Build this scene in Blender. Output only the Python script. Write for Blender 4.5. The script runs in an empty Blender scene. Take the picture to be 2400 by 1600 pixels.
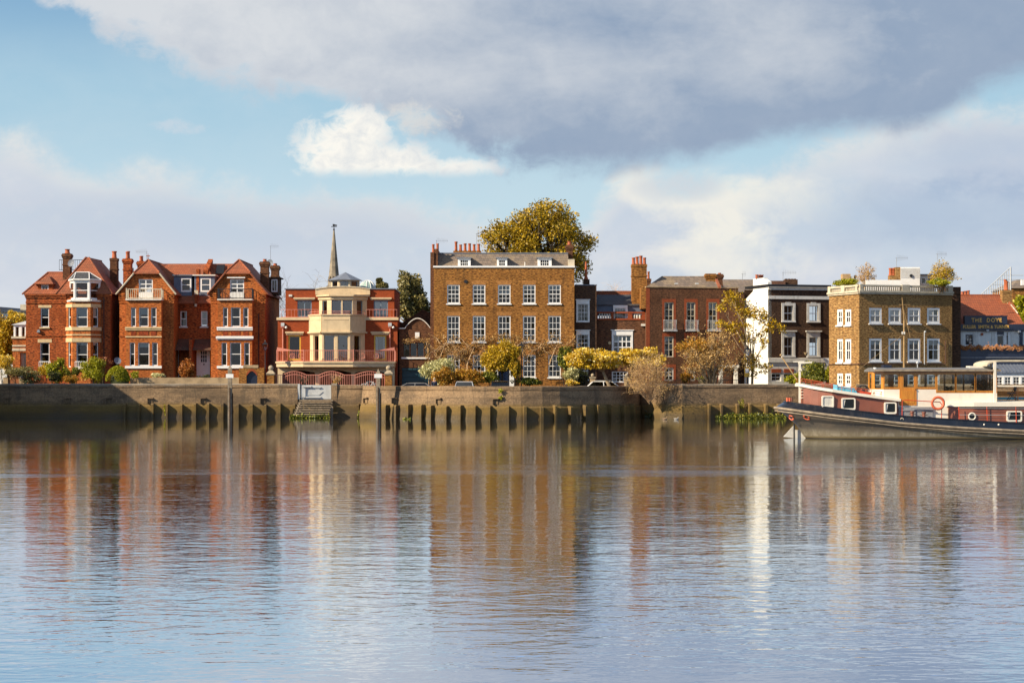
import bpy, math, random
import numpy as np
from mathutils import Vector, Matrix
R = math.radians
rng = random.Random(7)
sc = bpy.context.scene
COL = sc.collection

# ---------------------------------------------------------------- camera
FPX, CAMY, EYE, HORIZON = 4655.0, -165.0, 3.5, 885.0      # focal length (photo pixels), camera place, eye height, horizon row
cd = bpy.data.cameras.new('camera'); cam = bpy.data.objects.new('camera', cd); COL.objects.link(cam)
cam.location = (0, CAMY, EYE); cam.rotation_euler = (R(90), 0, 0)
cd.sensor_width = 36.0; cd.lens = 36.0 * FPX / 2400.0
cd.shift_y = (HORIZON - 800.0) / 2400.0
cd.clip_start = 0.5; cd.clip_end = 9000
sc.camera = cam
sc.view_settings.view_transform = 'Standard'; sc.view_settings.look = 'None'
sc.view_settings.gamma = 1.0; sc.view_settings.use_curve_mapping = False
sc.view_settings.exposure = 0.68
sc.cycles.use_denoising = True
try: sc.cycles.denoiser = 'OPENIMAGEDENOISE'
except Exception: pass
sc.cycles.max_bounces = 8; sc.cycles.transparent_max_bounces = 16
sc.cycles.caustics_reflective = False; sc.cycles.caustics_refractive = False
sc.cycles.sample_clamp_indirect = 6.0

# ---------------------------------------------------------------- node helper: sockets with arithmetic
class S:
    def __init__(s, nt, k): s.nt, s.k = nt, k
    def _m(s, op, *a, clamp=False):
        n = s.nt.nodes.new('ShaderNodeMath'); n.operation = op; n.use_clamp = clamp
        for i, v in enumerate((s,) + a):
            if isinstance(v, S): s.nt.links.new(v.k, n.inputs[i])
            else: n.inputs[i].default_value = v
        return S(s.nt, n.outputs[0])
    def __add__(s, o): return s._m('ADD', o)
    __radd__ = __add__
    def __mul__(s, o): return s._m('MULTIPLY', o)
    __rmul__ = __mul__
    def __sub__(s, o): return s._m('SUBTRACT', o)
    def __rsub__(s, o): return (s * -1.0) + o
    def __truediv__(s, o): return s._m('DIVIDE', o)
    def mx(s, o): return s._m('MAXIMUM', o)
    def mn(s, o): return s._m('MINIMUM', o)
    def abs(s): return s._m('ABSOLUTE')
    def pw(s, o): return s._m('POWER', o)
    def sat(s): return s._m('ADD', 0.0, clamp=True)
    def ss(s, a, b):
        n = s.nt.nodes.new('ShaderNodeMapRange'); n.interpolation_type = 'SMOOTHSTEP'
        n.inputs['From Min'].default_value = min(a, b); n.inputs['From Max'].default_value = max(a, b)
        n.inputs['To Min'].default_value = 0.0 if a < b else 1.0
        n.inputs['To Max'].default_value = 1.0 if a < b else 0.0
        s.nt.links.new(s.k, n.inputs['Value']); return S(s.nt, n.outputs[0])
    def curve(s, x0, x1, pts):                     # piecewise curve through (x, y) points, y within 0..100
        t = (s - x0) / (x1 - x0)
        n = s.nt.nodes.new('ShaderNodeFloatCurve'); c = n.mapping.curves[0]
        pp = [((x - x0) / (x1 - x0), y / 100.0) for x, y in pts]
        c.points[0].location = pp[0]; c.points[1].location = pp[-1]
        for p in pp[1:-1]: c.points.new(*p)
        n.mapping.update()
        s.nt.links.new(t.sat().k, n.inputs['Value']); return S(s.nt, n.outputs[0]) * 100.0
def lin(c):                                        # sRGB 0-255 -> linear
    return tuple(((v / 255.0) / 12.92 if v / 255.0 < 0.04045 else ((v / 255.0 + 0.055) / 1.055) ** 2.4) for v in c)
def vec(nt, x, y, z):
    n = nt.nodes.new('ShaderNodeCombineXYZ')
    for i, v in enumerate((x, y, z)):
        if isinstance(v, S): nt.links.new(v.k, n.inputs[i])
        else: n.inputs[i].default_value = v
    return n.outputs[0]
def noise(nt, v, scale, detail=4, rough=0.55, dist=0.0):
    n = nt.nodes.new('ShaderNodeTexNoise'); n.inputs['Scale'].default_value = scale
    n.inputs['Detail'].default_value = detail; n.inputs['Roughness'].default_value = rough
    n.inputs['Distortion'].default_value = dist
    if v is not None: nt.links.new(v, n.inputs['Vector'])
    return S(nt, n.outputs[0])
def mixc(nt, f, a, b, mode='MIX'):
    n = nt.nodes.new('ShaderNodeMix'); n.data_type = 'RGBA'; n.blend_type = mode; n.clamp_factor = True
    for i, v in ((0, f), (6, a), (7, b)):
        if isinstance(v, S): nt.links.new(v.k, n.inputs[i])
        elif isinstance(v, bpy.types.NodeSocket): nt.links.new(v, n.inputs[i])
        elif isinstance(v, (int, float)): n.inputs[i].default_value = v
        else: n.inputs[i].default_value = (v[0], v[1], v[2], 1)
    return n.outputs[2]

# ---------------------------------------------------------------- sun and sky
SUN = Vector((2.0, 1.0, -1.38)).normalized()       # direction in which the light travels
sd = bpy.data.lights.new('sun', 'SUN'); sd.energy = 5.0; sd.angle = R(0.55); sd.color = (1.0, 0.85, 0.63)
so = bpy.data.objects.new('sun', sd); COL.objects.link(so)
so.rotation_euler = SUN.to_track_quat('-Z', 'Y').to_euler(); so.location = (-60, -60, 60)
SUN_EL = math.asin(-SUN.z); SUN_AZ = math.atan2(-SUN.x, -SUN.y)   # azimuth from +Y towards +X

W = bpy.data.worlds.new('World'); sc.world = W; W.use_nodes = True
W.cycles.sampling_method = 'MANUAL'; W.cycles.sample_map_resolution = 512
def build_world():
    nt = W.node_tree; nt.nodes.clear()
    out = nt.nodes.new('ShaderNodeOutputWorld'); bg = nt.nodes.new('ShaderNodeBackground')
    nt.links.new(bg.outputs[0], out.inputs[0]); bg.inputs[1].default_value = 0.0715
    sky = nt.nodes.new('ShaderNodeTexSky'); sky.sky_type = 'NISHITA'; sky.sun_disc = False
    sky.sun_elevation = SUN_EL; sky.sun_rotation = SUN_AZ
    sky.air_density = 1.0; sky.dust_density = 1.0; sky.ozone_density = 1.6
    tc = nt.nodes.new('ShaderNodeTexCoord'); sep = nt.nodes.new('ShaderNodeSeparateXYZ')
    nt.links.new(tc.outputs['Generated'], sep.inputs[0])
    x, y, z = (S(nt, sep.outputs[i]) for i in range(3))
    K = 46.55                                       # one unit = about 1.23 degrees
    a = x._m('ARCTAN2', y) * K
    e = z._m('ARCSINE') * K
    wisp = noise(nt, vec(nt, a * 0.16, e * 0.34, 0.0), 1.0, 6, 0.60, 0.4) - 0.5
    fine = noise(nt, vec(nt, a * 0.75, e * 0.95, 3.0), 1.0, 5, 0.60, 0.3) - 0.5
    puff = noise(nt, vec(nt, a * 2.2, e * 2.6, 6.0), 1.0, 5, 0.62, 0.5) - 0.5
    broad = noise(nt, vec(nt, a * 0.10, e * 0.22, 9.0), 1.0, 3, 0.55, 0.5) - 0.5
    # the large cloud deck: everything above its lower edge
    g = a.curve(-40, 40, [(-40, 16), (-20, 13), (-12.5, 9.8), (-11, 8.75), (-8.7, 7.65), (-6, 6.7), (-3.6, 6.2), (-1.8, 5.85),
                          (-0.9, 5.35), (1, 4.95), (3, 4.85), (5, 5.2), (8, 5.70), (9.6, 5.80), (10.4, 6.30), (12.5, 7.0), (20, 8.0), (40, 12)])
    calm_edge = 1.0 - a.ss(-1.0, 3.0) * 0.55
    hgt = e - g + (fine * 1.9 + puff * 0.5) * calm_edge + wisp * 0.8
    deck = hgt.ss(-0.30, 0.45) * (1.0 - e.ss(8.6, 11.0) * (wisp * 4.0 + broad * 3.0 + 0.78).sat())
    def blob(ca, ce, ra, re):
        p = (a - ca) / ra; q = (e - ce) / re
        return 1.0 - (p * p + q * q)
    sof = lambda b, n=1.0: (b + fine * n + wisp * n).ss(-0.6, 1.0)
    low = (e - g).ss(2.6, -0.1) * a.ss(-2.5, 2.0)
    far_r = sof(blob(11.5, 8.2, 3.2, 1.6))
    dark = (a.ss(-9.0, 1.0) * 0.50 + low * 0.40 + far_r * 0.26 - e.ss(6.2, 8.2) * a.ss(4.0, -1.0) * 0.16 - sof(blob(6.3, 7.0, 1.8, 0.9)) * 0.22 - sof(blob(0.8, 7.3, 2.0, 0.6)) * 0.15
            + wisp * 1.0 + broad * 0.9 + fine * 0.45 + puff * 0.12 + 0.08).sat().mn(0.84) + (wisp * 0.55 + fine * 0.40 + puff * 0.22) * 0.45
    # pale bank along the horizon: everything below its upper edge
    h = a.curve(-40, 40, [(-40, 6.5), (-12.5, 5.6), (-11, 5.35), (-10, 4.9), (-7.5, 4.85), (-6, 4.4), (-3, 4.3), (-1.2, 3.9), (0.6, 3.2), (1.6, 3.6),
                          (2.4, 4.6), (2.8, 5.0), (4.2, 4.7), (5.3, 4.85), (7, 5.45), (10, 6.0), (12.5, 6.2), (40, 6.5)])
    bh = h - e + fine * 1.5 + wisp * 1.3 + puff * 0.45
    bank = bh.ss(-0.35, 0.55) * (0.93 + wisp * 0.8).sat()
    top = bh.ss(1.1, 0.1)
    warm = (sof(blob(5.6, 4.0, 2.6, 0.8), 2.6) * 0.8 + sof(blob(5.0, 3.0, 1.6, 0.8), 2.6) * 0.75 + sof(blob(3.4, 4.5, 1.4, 0.6), 2.4) * 0.6 + top * 0.45 + fine * 0.8 + puff * 0.4).sat()
    greyb = (sof(blob(9.8, 3.7, 3.6, 0.9), 2.4) * 0.85 + sof(blob(11.3, 5.0, 2.6, 0.9), 2.2) * 0.55 + sof(blob(3.9, 4.45, 1.1, 0.4), 1.8) * 0.5 + sof(blob(-7, 3.6, 6, 0.8), 2.4) * 0.3).sat()
    # small bright cumulus with a flat base
    cu = blob(-3.95, 5.15, 1.1, 0.95).mx(blob(-2.8, 4.95, 1.2, 0.50)).mx(blob(-3.6, 5.75, 0.75, 0.55)).mx(blob(-1.3, 4.9, 1.1, 0.30) - 0.35)
    cu = (cu + 0.22 + fine * 1.9 + puff * 2.6).ss(-0.3, 0.85) * (e + puff * 0.25 + fine * 0.12).ss(4.60, 4.92)
    cu2 = (blob(-7.7, 5.78, 0.9, 0.2) + fine * 2.6 + puff * 3.0).ss(0.2, 1.4) * 0.4
    rim = (blob(-2.3, 6.05, 1.1, 0.45) + fine * 2.6 + puff * 2.6).ss(0.15, 1.2) * 0.6
    k = 10.0
    C = lambda c, m=0.92: tuple(v * k * m for v in lin(c))
    blue = mixc(nt, e.ss(3.8, 6.6), C((190, 216, 229)), C((164, 200, 220)))
    blue = mixc(nt, e.ss(6.2, 9.2), blue, C((128, 170, 204)))
    blue = mixc(nt, (wisp * 2.0 + fine + 0.35).sat() * 0.45 * e.ss(8.5, 6.5), blue, C((198, 216, 226)))
    base = mixc(nt, 0.92, sky.outputs[0], blue)
    base = mixc(nt, e.ss(8.5, 11.5), base, C((150, 190, 240), 1.25)); base = mixc(nt, e.ss(16, 36), base, mixc(nt, .6, sky.outputs[0], C((70, 105, 165), .6)))
    bankc = mixc(nt, (wisp * 2.0 + fine * 1.2 + 0.5).sat(), C((193, 203, 217)), C((211, 215, 223)))
    bankc = mixc(nt, warm, bankc, C((238, 234, 224)))
    bankc = mixc(nt, greyb, bankc, C((170, 186, 208)))
    bankc = mixc(nt, e.ss(2.4, 0.6) * 0.5, bankc, C((212, 220, 228)))
    col = mixc(nt, bank, base, bankc)
    deckc = mixc(nt, dark, C((210, 214, 219)), C((134, 155, 182)))
    col = mixc(nt, deck, col, deckc)
    col = mixc(nt, rim, col, C((226, 223, 217)))
    col = mixc(nt, cu2, col, C((215, 216, 222)))
    cuc = mixc(nt, (fine * 2.2 + puff * 2.6 + broad + 0.25).sat() * 0.8, C((244, 241, 233), .94), C((202, 210, 218)))
    col = mixc(nt, cu, col, cuc)
    nt.links.new(col, bg.inputs[0])
build_world()

# ---------------------------------------------------------------- measuring: photo pixel at depth Y -> metres
def X(px, Y): return (px - 1200.0) * (Y - CAMY) / FPX
def Z(py, Y): return EYE - (py - HORIZON) * (Y - CAMY) / FPX
class Pl:
    """An upright plane through plan points p0 -> p1; s runs along it, out is the outward normal."""
    def __init__(s, p0, p1):
        s.p0 = Vector(p0); s.p1 = Vector(p1); d = s.p1 - s.p0; s.L = d.length
        s.u = d / s.L; s.n = Vector((s.u.y, -s.u.x))
    def s(s_, px):
        k = (px - 1200.0) / FPX
        return (k * (s_.p0.y - CAMY) - s_.p0.x) / (s_.u.x - k * s_.u.y)
    def z(s_, px, py):
        q = s_.p0 + s_.u * s_.s(px); return Z(py, q.y)
    def pt(s_, s, z, o=0.0):
        q = s_.p0 + s_.u * s + s_.n * o; return (q.x, q.y, z)
    def rect(s_, px0, px1, py0, py1):
        c = (px0 + px1) / 2
        a, b = s_.s(px0), s_.s(px1); t, w = s_.z(c, py0), s_.z(c, py1)
        return (min(a, b), max(a, b), min(t, w), max(t, w))
def rfront(Y, pa, pb, deg):
    """front turned by deg towards the right, seen between photo columns pa and pb"""
    p0 = Vector((X(pa, Y), Y)); u = Vector((math.cos(R(deg)), math.sin(R(deg)))); q = Pl(p0, p0 + u); return Pl(p0, p0 + u * q.s(pb))
def front(Y, pa, pb): return Pl((X(pa, Y), Y), (X(pb, Y), Y))

# ---------------------------------------------------------------- mesh building
ORG = {}
class MB:
    def __init__(s): s.v, s.f = [], []
    def add(s, vs, fs):
        o = len(s.v); s.v += [tuple(p) for p in vs]; s.f += [tuple(i + o for i in f) for f in fs]; return s
    def hexa(s, p):
        return s.add(p, [(0, 3, 2, 1), (4, 5, 6, 7), (0, 1, 5, 4), (1, 2, 6, 5), (2, 3, 7, 6), (3, 0, 4, 7)])
    def box(s, x0, x1, y0, y1, z0, z1):
        return s.hexa([(x0, y0, z0), (x1, y0, z0), (x1, y1, z0), (x0, y1, z0), (x0, y0, z1), (x1, y0, z1), (x1, y1, z1), (x0, y1, z1)])
    def pbox(s, pl, s0, s1, z0, z1, o0, o1):        # box on a plane, from outward offset o0 (behind) to o1 (in front)
        return s.hexa([pl.pt(s0, z0, o1), pl.pt(s1, z0, o1), pl.pt(s1, z0, o0), pl.pt(s0, z0, o0),
                       pl.pt(s0, z1, o1), pl.pt(s1, z1, o1), pl.pt(s1, z1, o0), pl.pt(s0, z1, o0)])
    def poly(s, pts): return s.add(pts, [tuple(range(len(pts)))])
    def prism(s, pl, pts, o0, o1):                   # polygon (s, z), counter-clockwise from outside, extruded from o0 to o1
        n = len(pts); a = [pl.pt(p, z, o1) for p, z in pts]; b = [pl.pt(p, z, o0) for p, z in pts]
        return s.add(a + b, [tuple(range(n)), tuple(range(2 * n - 1, n - 1, -1))] +
                     [(i, i + n, (i + 1) % n + n, (i + 1) % n) for i in range(n)])
    def slab(s, pts, t):                             # sloping polygon thickened downwards by t
        n = len(pts); b = [(p[0], p[1], p[2] - t) for p in pts]
        return s.add(list(pts) + b, [tuple(range(n)), tuple(range(2 * n - 1, n - 1, -1))] +
                     [(i, i + n, (i + 1) % n + n, (i + 1) % n) for i in range(n)])
    def cyl(s, p, q, r0, r1=None, n=8, caps=True):
        r1 = r0 if r1 is None else r1
        p, q = Vector(p), Vector(q); d = (q - p)
        if d.length < 1e-6: return s
        d.normalize(); u = d.orthogonal().normalized(); w = d.cross(u)
        ring = lambda c, r: [tuple(c + (u * math.cos(2 * math.pi * i / n) + w * math.sin(2 * math.pi * i / n)) * r) for i in range(n)]
        fs = [(i, (i + 1) % n, (i + 1) % n + n, i + n) for i in range(n)]
        if caps: fs += [tuple(range(n - 1, -1, -1)), tuple(range(n, 2 * n))]
        return s.add(ring(p, r0) + ring(q, r1), fs)
    def tube(s, pts, r, n=6):
        rr = r if isinstance(r, (list, tuple)) else [r] * len(pts)
        for i in range(len(pts) - 1): s.cyl(pts[i], pts[i + 1], rr[i], rr[i + 1], n)
        return s
    def lathe(s, c, prof, n=16):                     # profile (r, z) about a vertical axis at c
        o = len(s.v)
        for r, z in prof:
            for i in range(n):
                t = 2 * math.pi * i / n; s.v.append((c[0] + r * math.cos(t), c[1] + r * math.sin(t), c[2] + z))
        for k in range(len(prof) - 1):
            for i in range(n):
                j = (i + 1) % n; s.f.append((o + k * n + i, o + k * n + j, o + (k + 1) * n + j, o + (k + 1) * n + i))
        s.f.append(tuple(o + i for i in range(n - 1, -1, -1))); s.f.append(tuple(o + (len(prof) - 1) * n + i for i in range(n)))
        return s
    def ball(s, c, r, n=12, m=8, sq=(1, 1, 1)):
        prof = [(max(1e-4, math.sin(math.pi * k / m)) * r, -math.cos(math.pi * k / m) * r) for k in range(m + 1)]
        o = len(s.v); s.lathe((0, 0, 0), prof, n)
        for i in range(o, len(s.v)):
            p = s.v[i]; s.v[i] = (c[0] + p[0] * sq[0], c[1] + p[1] * sq[1], c[2] + p[2] * sq[2])
        return s
    def ring(s, c, r, t, axis='y', n=24, m=8, arc=(0, 1)):
        o = len(s.v); full = arc == (0, 1); nn = n if full else n + 1
        for i in range(nn):
            th = 2 * math.pi * (arc[0] + (arc[1] - arc[0]) * i / n)
            for j in range(m):
                ph = 2 * math.pi * j / m; rr = r + t * math.cos(ph); h = t * math.sin(ph)
                a, b = rr * math.cos(th), rr * math.sin(th)
                d = {'y': (a, h, b), 'z': (a, b, h), 'x': (h, a, b)}[axis]
                s.v.append((c[0] + d[0], c[1] + d[1], c[2] + d[2]))
        for i in range(n):
            for j in range(m):
                i2 = (i + 1) % nn; s.f.append((o + i * m + j, o + i2 * m + j, o + i2 * m + (j + 1) % m, o + i * m + (j + 1) % m))
        return s
    def build(s, name, mat, parent=None, smooth=False, label=None):
        me = bpy.data.meshes.new(name)
        if parent is not None: org = ORG[parent.name]
        else:
            A = np.array(s.v); org = Vector(((A[:, 0].min() + A[:, 0].max()) / 2, (A[:, 1].min() + A[:, 1].max()) / 2, A[:, 2].min()))
        me.from_pydata([(p[0] - org[0], p[1] - org[1], p[2] - org[2]) for p in s.v], [], s.f)
        me.materials.append(M[mat] if isinstance(mat, str) else mat)
        if smooth:
            me.polygons.foreach_set('use_smooth', [True] * len(me.polygons))
            try: me.set_sharp_from_angle(angle=R(40))
            except Exception: pass
        o = bpy.data.objects.new(name, me); COL.objects.link(o)
        if parent is not None: o.parent = parent
        else: o.location = org
        ORG[o.name] = org
        if label: o['label'] = label
        return o
def build_each(mb, name, m, parent):
    """every loose piece of the mesh becomes an object of its own"""
    par = list(range(len(mb.v)))
    def find(i):
        while par[i] != i: par[i] = par[par[i]]; i = par[i]
        return i
    for f in mb.f:
        for i in f[1:]: par[find(i)] = find(f[0])
    grp = {}
    for f in mb.f: grp.setdefault(find(f[0]), []).append(f)
    for fs in grp.values():
        ids = sorted({i for f in fs for i in f}); ix = {i: k for k, i in enumerate(ids)}; q = MB(); q.add([mb.v[i] for i in ids], [tuple(ix[i] for i in f) for f in fs]); q.build(name, m, parent)
def thing(name, label, cat, loc, group=None):
    o = bpy.data.objects.new(name, None); COL.objects.link(o); o.location = loc
    o['label'] = label; o['category'] = cat
    if group: o['group'] = group
    ORG[o.name] = Vector(loc); return o
def tag(o, label, cat, group=None, kind=None):
    if label: o['label'] = label
    if cat: o['category'] = cat
    if group: o['group'] = group
    if kind: o['kind'] = kind
    return o

# ---------------------------------------------------------------- materials
M = {}
def mat(name):
    m = bpy.data.materials.new(name); m.use_nodes = True; nt = m.node_tree
    b = nt.nodes['Principled BSDF']; M[name] = m; return m, nt, b
def setc(nt, b, key, v):
    if isinstance(v, S): nt.links.new(v.k, b.inputs[key])
    elif isinstance(v, bpy.types.NodeSocket): nt.links.new(v, b.inputs[key])
    elif isinstance(v, (int, float)): b.inputs[key].default_value = v
    else: b.inputs[key].default_value = (v[0], v[1], v[2], 1)
def pos(nt):
    g = nt.nodes.new('ShaderNodeNewGeometry'); sp = nt.nodes.new('ShaderNodeSeparateXYZ')
    nt.links.new(g.outputs['Position'], sp.inputs[0])
    return g.outputs['Position'], S(nt, sp.outputs[0]), S(nt, sp.outputs[1]), S(nt, sp.outputs[2]), g
def bump(nt, b, h, strength=0.5, dist=0.02):
    n = nt.nodes.new('ShaderNodeBump'); n.inputs['Strength'].default_value = strength; n.inputs['Distance'].default_value = dist
    nt.links.new(h.k, n.inputs['Height']); nt.links.new(n.outputs[0], b.inputs['Normal'])
def m_paint(name, c, rough=0.55, var=0.12, scale=3.0, metal=0.0, dirt=0.0):
    m, nt, b = mat(name); P, x, y, z, g = pos(nt)
    n = noise(nt, P, scale, 5); d = tuple(v * (1 - var * 1.6) for v in c)
    col = mixc(nt, n.ss(0.35, 0.7), c, d)
    if dirt:
        s = noise(nt, vec(nt, x * 3.0, y * 3.0, z * 0.5), 1.0, 6, 0.65)
        col = mixc(nt, s.ss(0.5, 0.75) * dirt, col, (0.10, 0.085, 0.065))
    setc(nt, b, 'Base Color', col); b.inputs['Roughness'].default_value = rough; b.inputs['Metallic'].default_value = metal
    return m
def m_brick(name, c1, c2, mortar, pale=None, soot=0.35, palef=0.0, bw=0.225, bh=0.075, sootc=(0.035, 0.022, 0.016)):
    m, nt, b = mat(name); P, x, y, z, g = pos(nt)
    br = nt.nodes.new('ShaderNodeTexBrick'); nt.links.new(vec(nt, x + y, z, 0.0), br.inputs['Vector'])
    br.inputs['Color1'].default_value = (*c1, 1); br.inputs['Color2'].default_value = (*c2, 1); br.inputs['Mortar'].default_value = (*mortar, 1)
    br.inputs['Scale'].default_value = 1.0; br.inputs['Mortar Size'].default_value = 0.006; br.inputs['Mortar Smooth'].default_value = 0.3
    br.inputs['Bias'].default_value = -0.1; br.inputs['Brick Width'].default_value = bw; br.inputs['Row Height'].default_value = bh
    q = vec(nt, (x + y) * 3.0, z * 9.5, 1.0)
    n1 = noise(nt, q, 1.0, 3, 0.7)                     # groups of two or three bricks darker or paler
    n2 = noise(nt, P, 0.55, 5, 0.6); n3 = noise(nt, vec(nt, (x + y) * 4.4, z * 13.0, 5.0), 1.0, 1, 0.5)
    col = br.outputs['Color']
    col = mixc(nt, (n1.ss(0.47, 0.60) * soot * 1.4).sat(), col, sootc)
    col = mixc(nt, (n3.ss(0.54, 0.64) * soot * 1.2).sat(), col, tuple(v * 0.5 for v in sootc))
    if pale: col = mixc(nt, (n3.ss(0.47, 0.36) * palef).sat(), col, pale)
    col = mixc(nt, n2.ss(0.44, 0.66) * soot, col, tuple(v * 0.38 for v in c1))
    st = noise(nt, vec(nt, x * 2.5, y * 2.5, z * 0.25), 1.0, 5, 0.6)
    col = mixc(nt, st.ss(0.53, 0.72) * soot * 1.0, col, sootc)
    setc(nt, b, 'Base Color', col); b.inputs['Roughness'].default_value = 0.9; b.inputs['Specular IOR Level'].default_value = 0.12
    bump(nt, b, S(nt, br.outputs['Fac']) * -1.0 + n3 * 0.8, 0.6, 0.012); return m
def m_tile(name, c1, c2, row=0.16, wid=0.22, moss=0.25, mossc=(0.06, 0.05, 0.03)):
    m, nt, b = mat(name); P, x, y, z, g = pos(nt)
    br = nt.nodes.new('ShaderNodeTexBrick'); nt.links.new(vec(nt, x + y * 0.35, z, 0.0), br.inputs['Vector'])
    br.inputs['Color1'].default_value = (*c1, 1); br.inputs['Color2'].default_value = (*c2, 1); br.inputs['Mortar'].default_value = (*[v * .35 for v in c1], 1)
    br.inputs['Scale'].default_value = 1.0; br.inputs['Mortar Size'].default_value = 0.012; br.inputs['Bias'].default_value = 0.0
    br.inputs['Brick Width'].default_value = wid; br.inputs['Row Height'].default_value = row
    n2 = noise(nt, P, 0.9, 6, 0.65); n3 = noise(nt, P, 5.0, 2)
    col = mixc(nt, n2.ss(0.45, 0.72) * moss * 2.0, br.outputs['Color'], mossc)
    col = mixc(nt, n3.ss(0.55, 0.7) * 0.45, col, tuple(v * 0.45 for v in c1))
    setc(nt, b, 'Base Color', col); b.inputs['Roughness'].default_value = 0.85
    saw = (z / row)._m('FRACT'); bump(nt, b, saw * -1.0 + S(nt, br.outputs['Fac']) * -0.5 + n3 * 0.4, 0.7, 0.03); return m
def m_leaf(name, c1, c2, c3=None, trans=0.45):
    m, nt, b = mat(name); P, x, y, z, g = pos(nt)
    r = S(nt, g.outputs['Random Per Island'])
    col = mixc(nt, r.ss(0.15, 0.85), c1, c2)
    if c3: col = mixc(nt, r.ss(0.80, 0.86), col, c3)
    nn = noise(nt, P, 0.9, 3); col = mixc(nt, nn.ss(0.45, 0.75) * 0.5, col, tuple(v * 0.6 for v in c1))
    d = nt.nodes.new('ShaderNodeBsdfDiffuse'); t = nt.nodes.new('ShaderNodeBsdfTranslucent')
    gl = nt.nodes.new('ShaderNodeBsdfGlossy'); gl.inputs['Roughness'].default_value = 0.5; gl.inputs[0].default_value = (.5, .5, .45, 1)
    for q in (d, t): nt.links.new(col, q.inputs[0])
    mx = nt.nodes.new('ShaderNodeMixShader'); mx.inputs[0].default_value = trans * 0.5
    nt.links.new(d.outputs[0], mx.inputs[1]); nt.links.new(t.outputs[0], mx.inputs[2])
    m2 = nt.nodes.new('ShaderNodeMixShader'); m2.inputs[0].default_value = 0.06
    nt.links.new(mx.outputs[0], m2.inputs[1]); nt.links.new(gl.outputs[0], m2.inputs[2])
    nt.links.new(m2.outputs[0], nt.nodes['Material Output'].inputs[0]); nt.nodes.remove(b); return m
def m_glass(name, tint=(0.8, 0.85, 0.86), refl=0.10, wav=0.003):
    m, nt, b = mat(name); P, x, y, z, g = pos(nt)
    tr = nt.nodes.new('ShaderNodeBsdfTransparent'); tr.inputs[0].default_value = (*tint, 1)
    gl = nt.nodes.new('ShaderNodeBsdfGlossy'); gl.inputs['Roughness'].default_value = 0.02; gl.inputs[0].default_value = (1, 1, 1, 1)
    fr = nt.nodes.new('ShaderNodeFresnel'); fr.inputs[0].default_value = 1.5
    bm = nt.nodes.new('ShaderNodeBump'); bm.inputs['Strength'].default_value = 0.5; bm.inputs['Distance'].default_value = wav
    nt.links.new(noise(nt, P, 2.5, 2).k, bm.inputs['Height']); nt.links.new(bm.outputs[0], gl.inputs['Normal'])
    mx = nt.nodes.new('ShaderNodeMixShader'); nt.links.new((S(nt, fr.outputs[0]) + refl * 0.35).sat().k, mx.inputs[0])
    nt.links.new(tr.outputs[0], mx.inputs[1]); nt.links.new(gl.outputs[0], mx.inputs[2])
    nt.links.new(mx.outputs[0], nt.nodes['Material Output'].inputs[0]); nt.nodes.remove(b); return m

m_brick('red_brick', (0.46, 0.100, 0.026), (0.33, 0.064, 0.020), (0.36, 0.13, 0.05), (0.58, 0.18, 0.05), 0.52, 0.5)
m_brick('orange_brick', (0.56, 0.152, 0.034), (0.44, 0.104, 0.026), (0.48, 0.20, 0.07), (0.68, 0.24, 0.065), 0.42, 0.5)
m_brick('maroon_brick', (0.36, 0.075, 0.024), (0.29, 0.056, 0.020), (0.31, 0.075, 0.03), None, 0.12)
m_brick('stock_brick', (0.37, 0.158, 0.038), (0.27, 0.104, 0.028), (0.34, 0.17, 0.05), (0.56, 0.28, 0.07), 0.42, 0.55)
m_brick('dark_brick', (0.120, 0.064, 0.038), (0.085, 0.046, 0.030), (0.09, 0.06, 0.045), (0.15, 0.08, 0.04), 0.5, 0.4)
m_brick('brown_brick', (0.17, 0.072, 0.036), (0.12, 0.050, 0.028), (0.16, 0.095, 0.06), (0.26, 0.12, 0.055), 0.4, 0.5)
m_brick('yellow_brick', (0.40, 0.225, 0.080), (0.29, 0.140, 0.050), (0.38, 0.24, 0.10), (0.56, 0.36, 0.14), 0.40, 0.55)
m_brick('gauged_brick', (0.46, 0.20, 0.055), (0.36, 0.15, 0.04), (0.40, 0.22, 0.09), (0.55, 0.28, 0.09), 0.2, 0.5, bw=0.07, bh=0.25)
m_brick('rubbed_red', (0.36, 0.080, 0.030), (0.28, 0.060, 0.024), (0.30, 0.10, 0.05), None, 0.15)
m_brick('terracotta', (0.40, 0.075, 0.025), (0.26, 0.045, 0.018), (0.30, 0.07, 0.03), None, 0.4, 0, 0.13, 0.13)
m_tile('clay_tile', (0.38, 0.110, 0.042), (0.29, 0.078, 0.032), moss=0.22)
m_tile('dark_tile', (0.16, 0.070, 0.040), (0.11, 0.050, 0.032), moss=0.3)
m_tile('slate', (0.22, 0.165, 0.125), (0.14, 0.11, 0.09), 0.24, 0.40, 0.3, (0.27, 0.20, 0.11))
m_tile('grey_slate', (0.070, 0.070, 0.075), (0.050, 0.050, 0.055), 0.20, 0.3, 0.12)
m_tile('pub_tile', (0.34, 0.090, 0.032), (0.26, 0.065, 0.026), 0.16, 0.2, 0.1)
m_paint('white', (0.80, 0.79, 0.76), 0.45, 0.05)
m_paint('dirty_white', (0.72, 0.69, 0.62), 0.6, 0.10, dirt=0.45)
m_paint('stucco', (0.82, 0.80, 0.74), 0.8, 0.06, 1.2, dirt=0.15)
m_paint('cream_stone', (0.62, 0.46, 0.25), 0.8, 0.12, 2.0, dirt=0.30)
m_paint('pale_stone', (0.60, 0.52, 0.38), 0.85, 0.15, 2.5, dirt=0.45)
m_paint('house_c_stone', (0.66, 0.50, 0.30), 0.8, 0.10, 1.4, dirt=0.22)
m_paint('lead', (0.16, 0.18, 0.22), 0.55, 0.15, 2.0)
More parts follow.
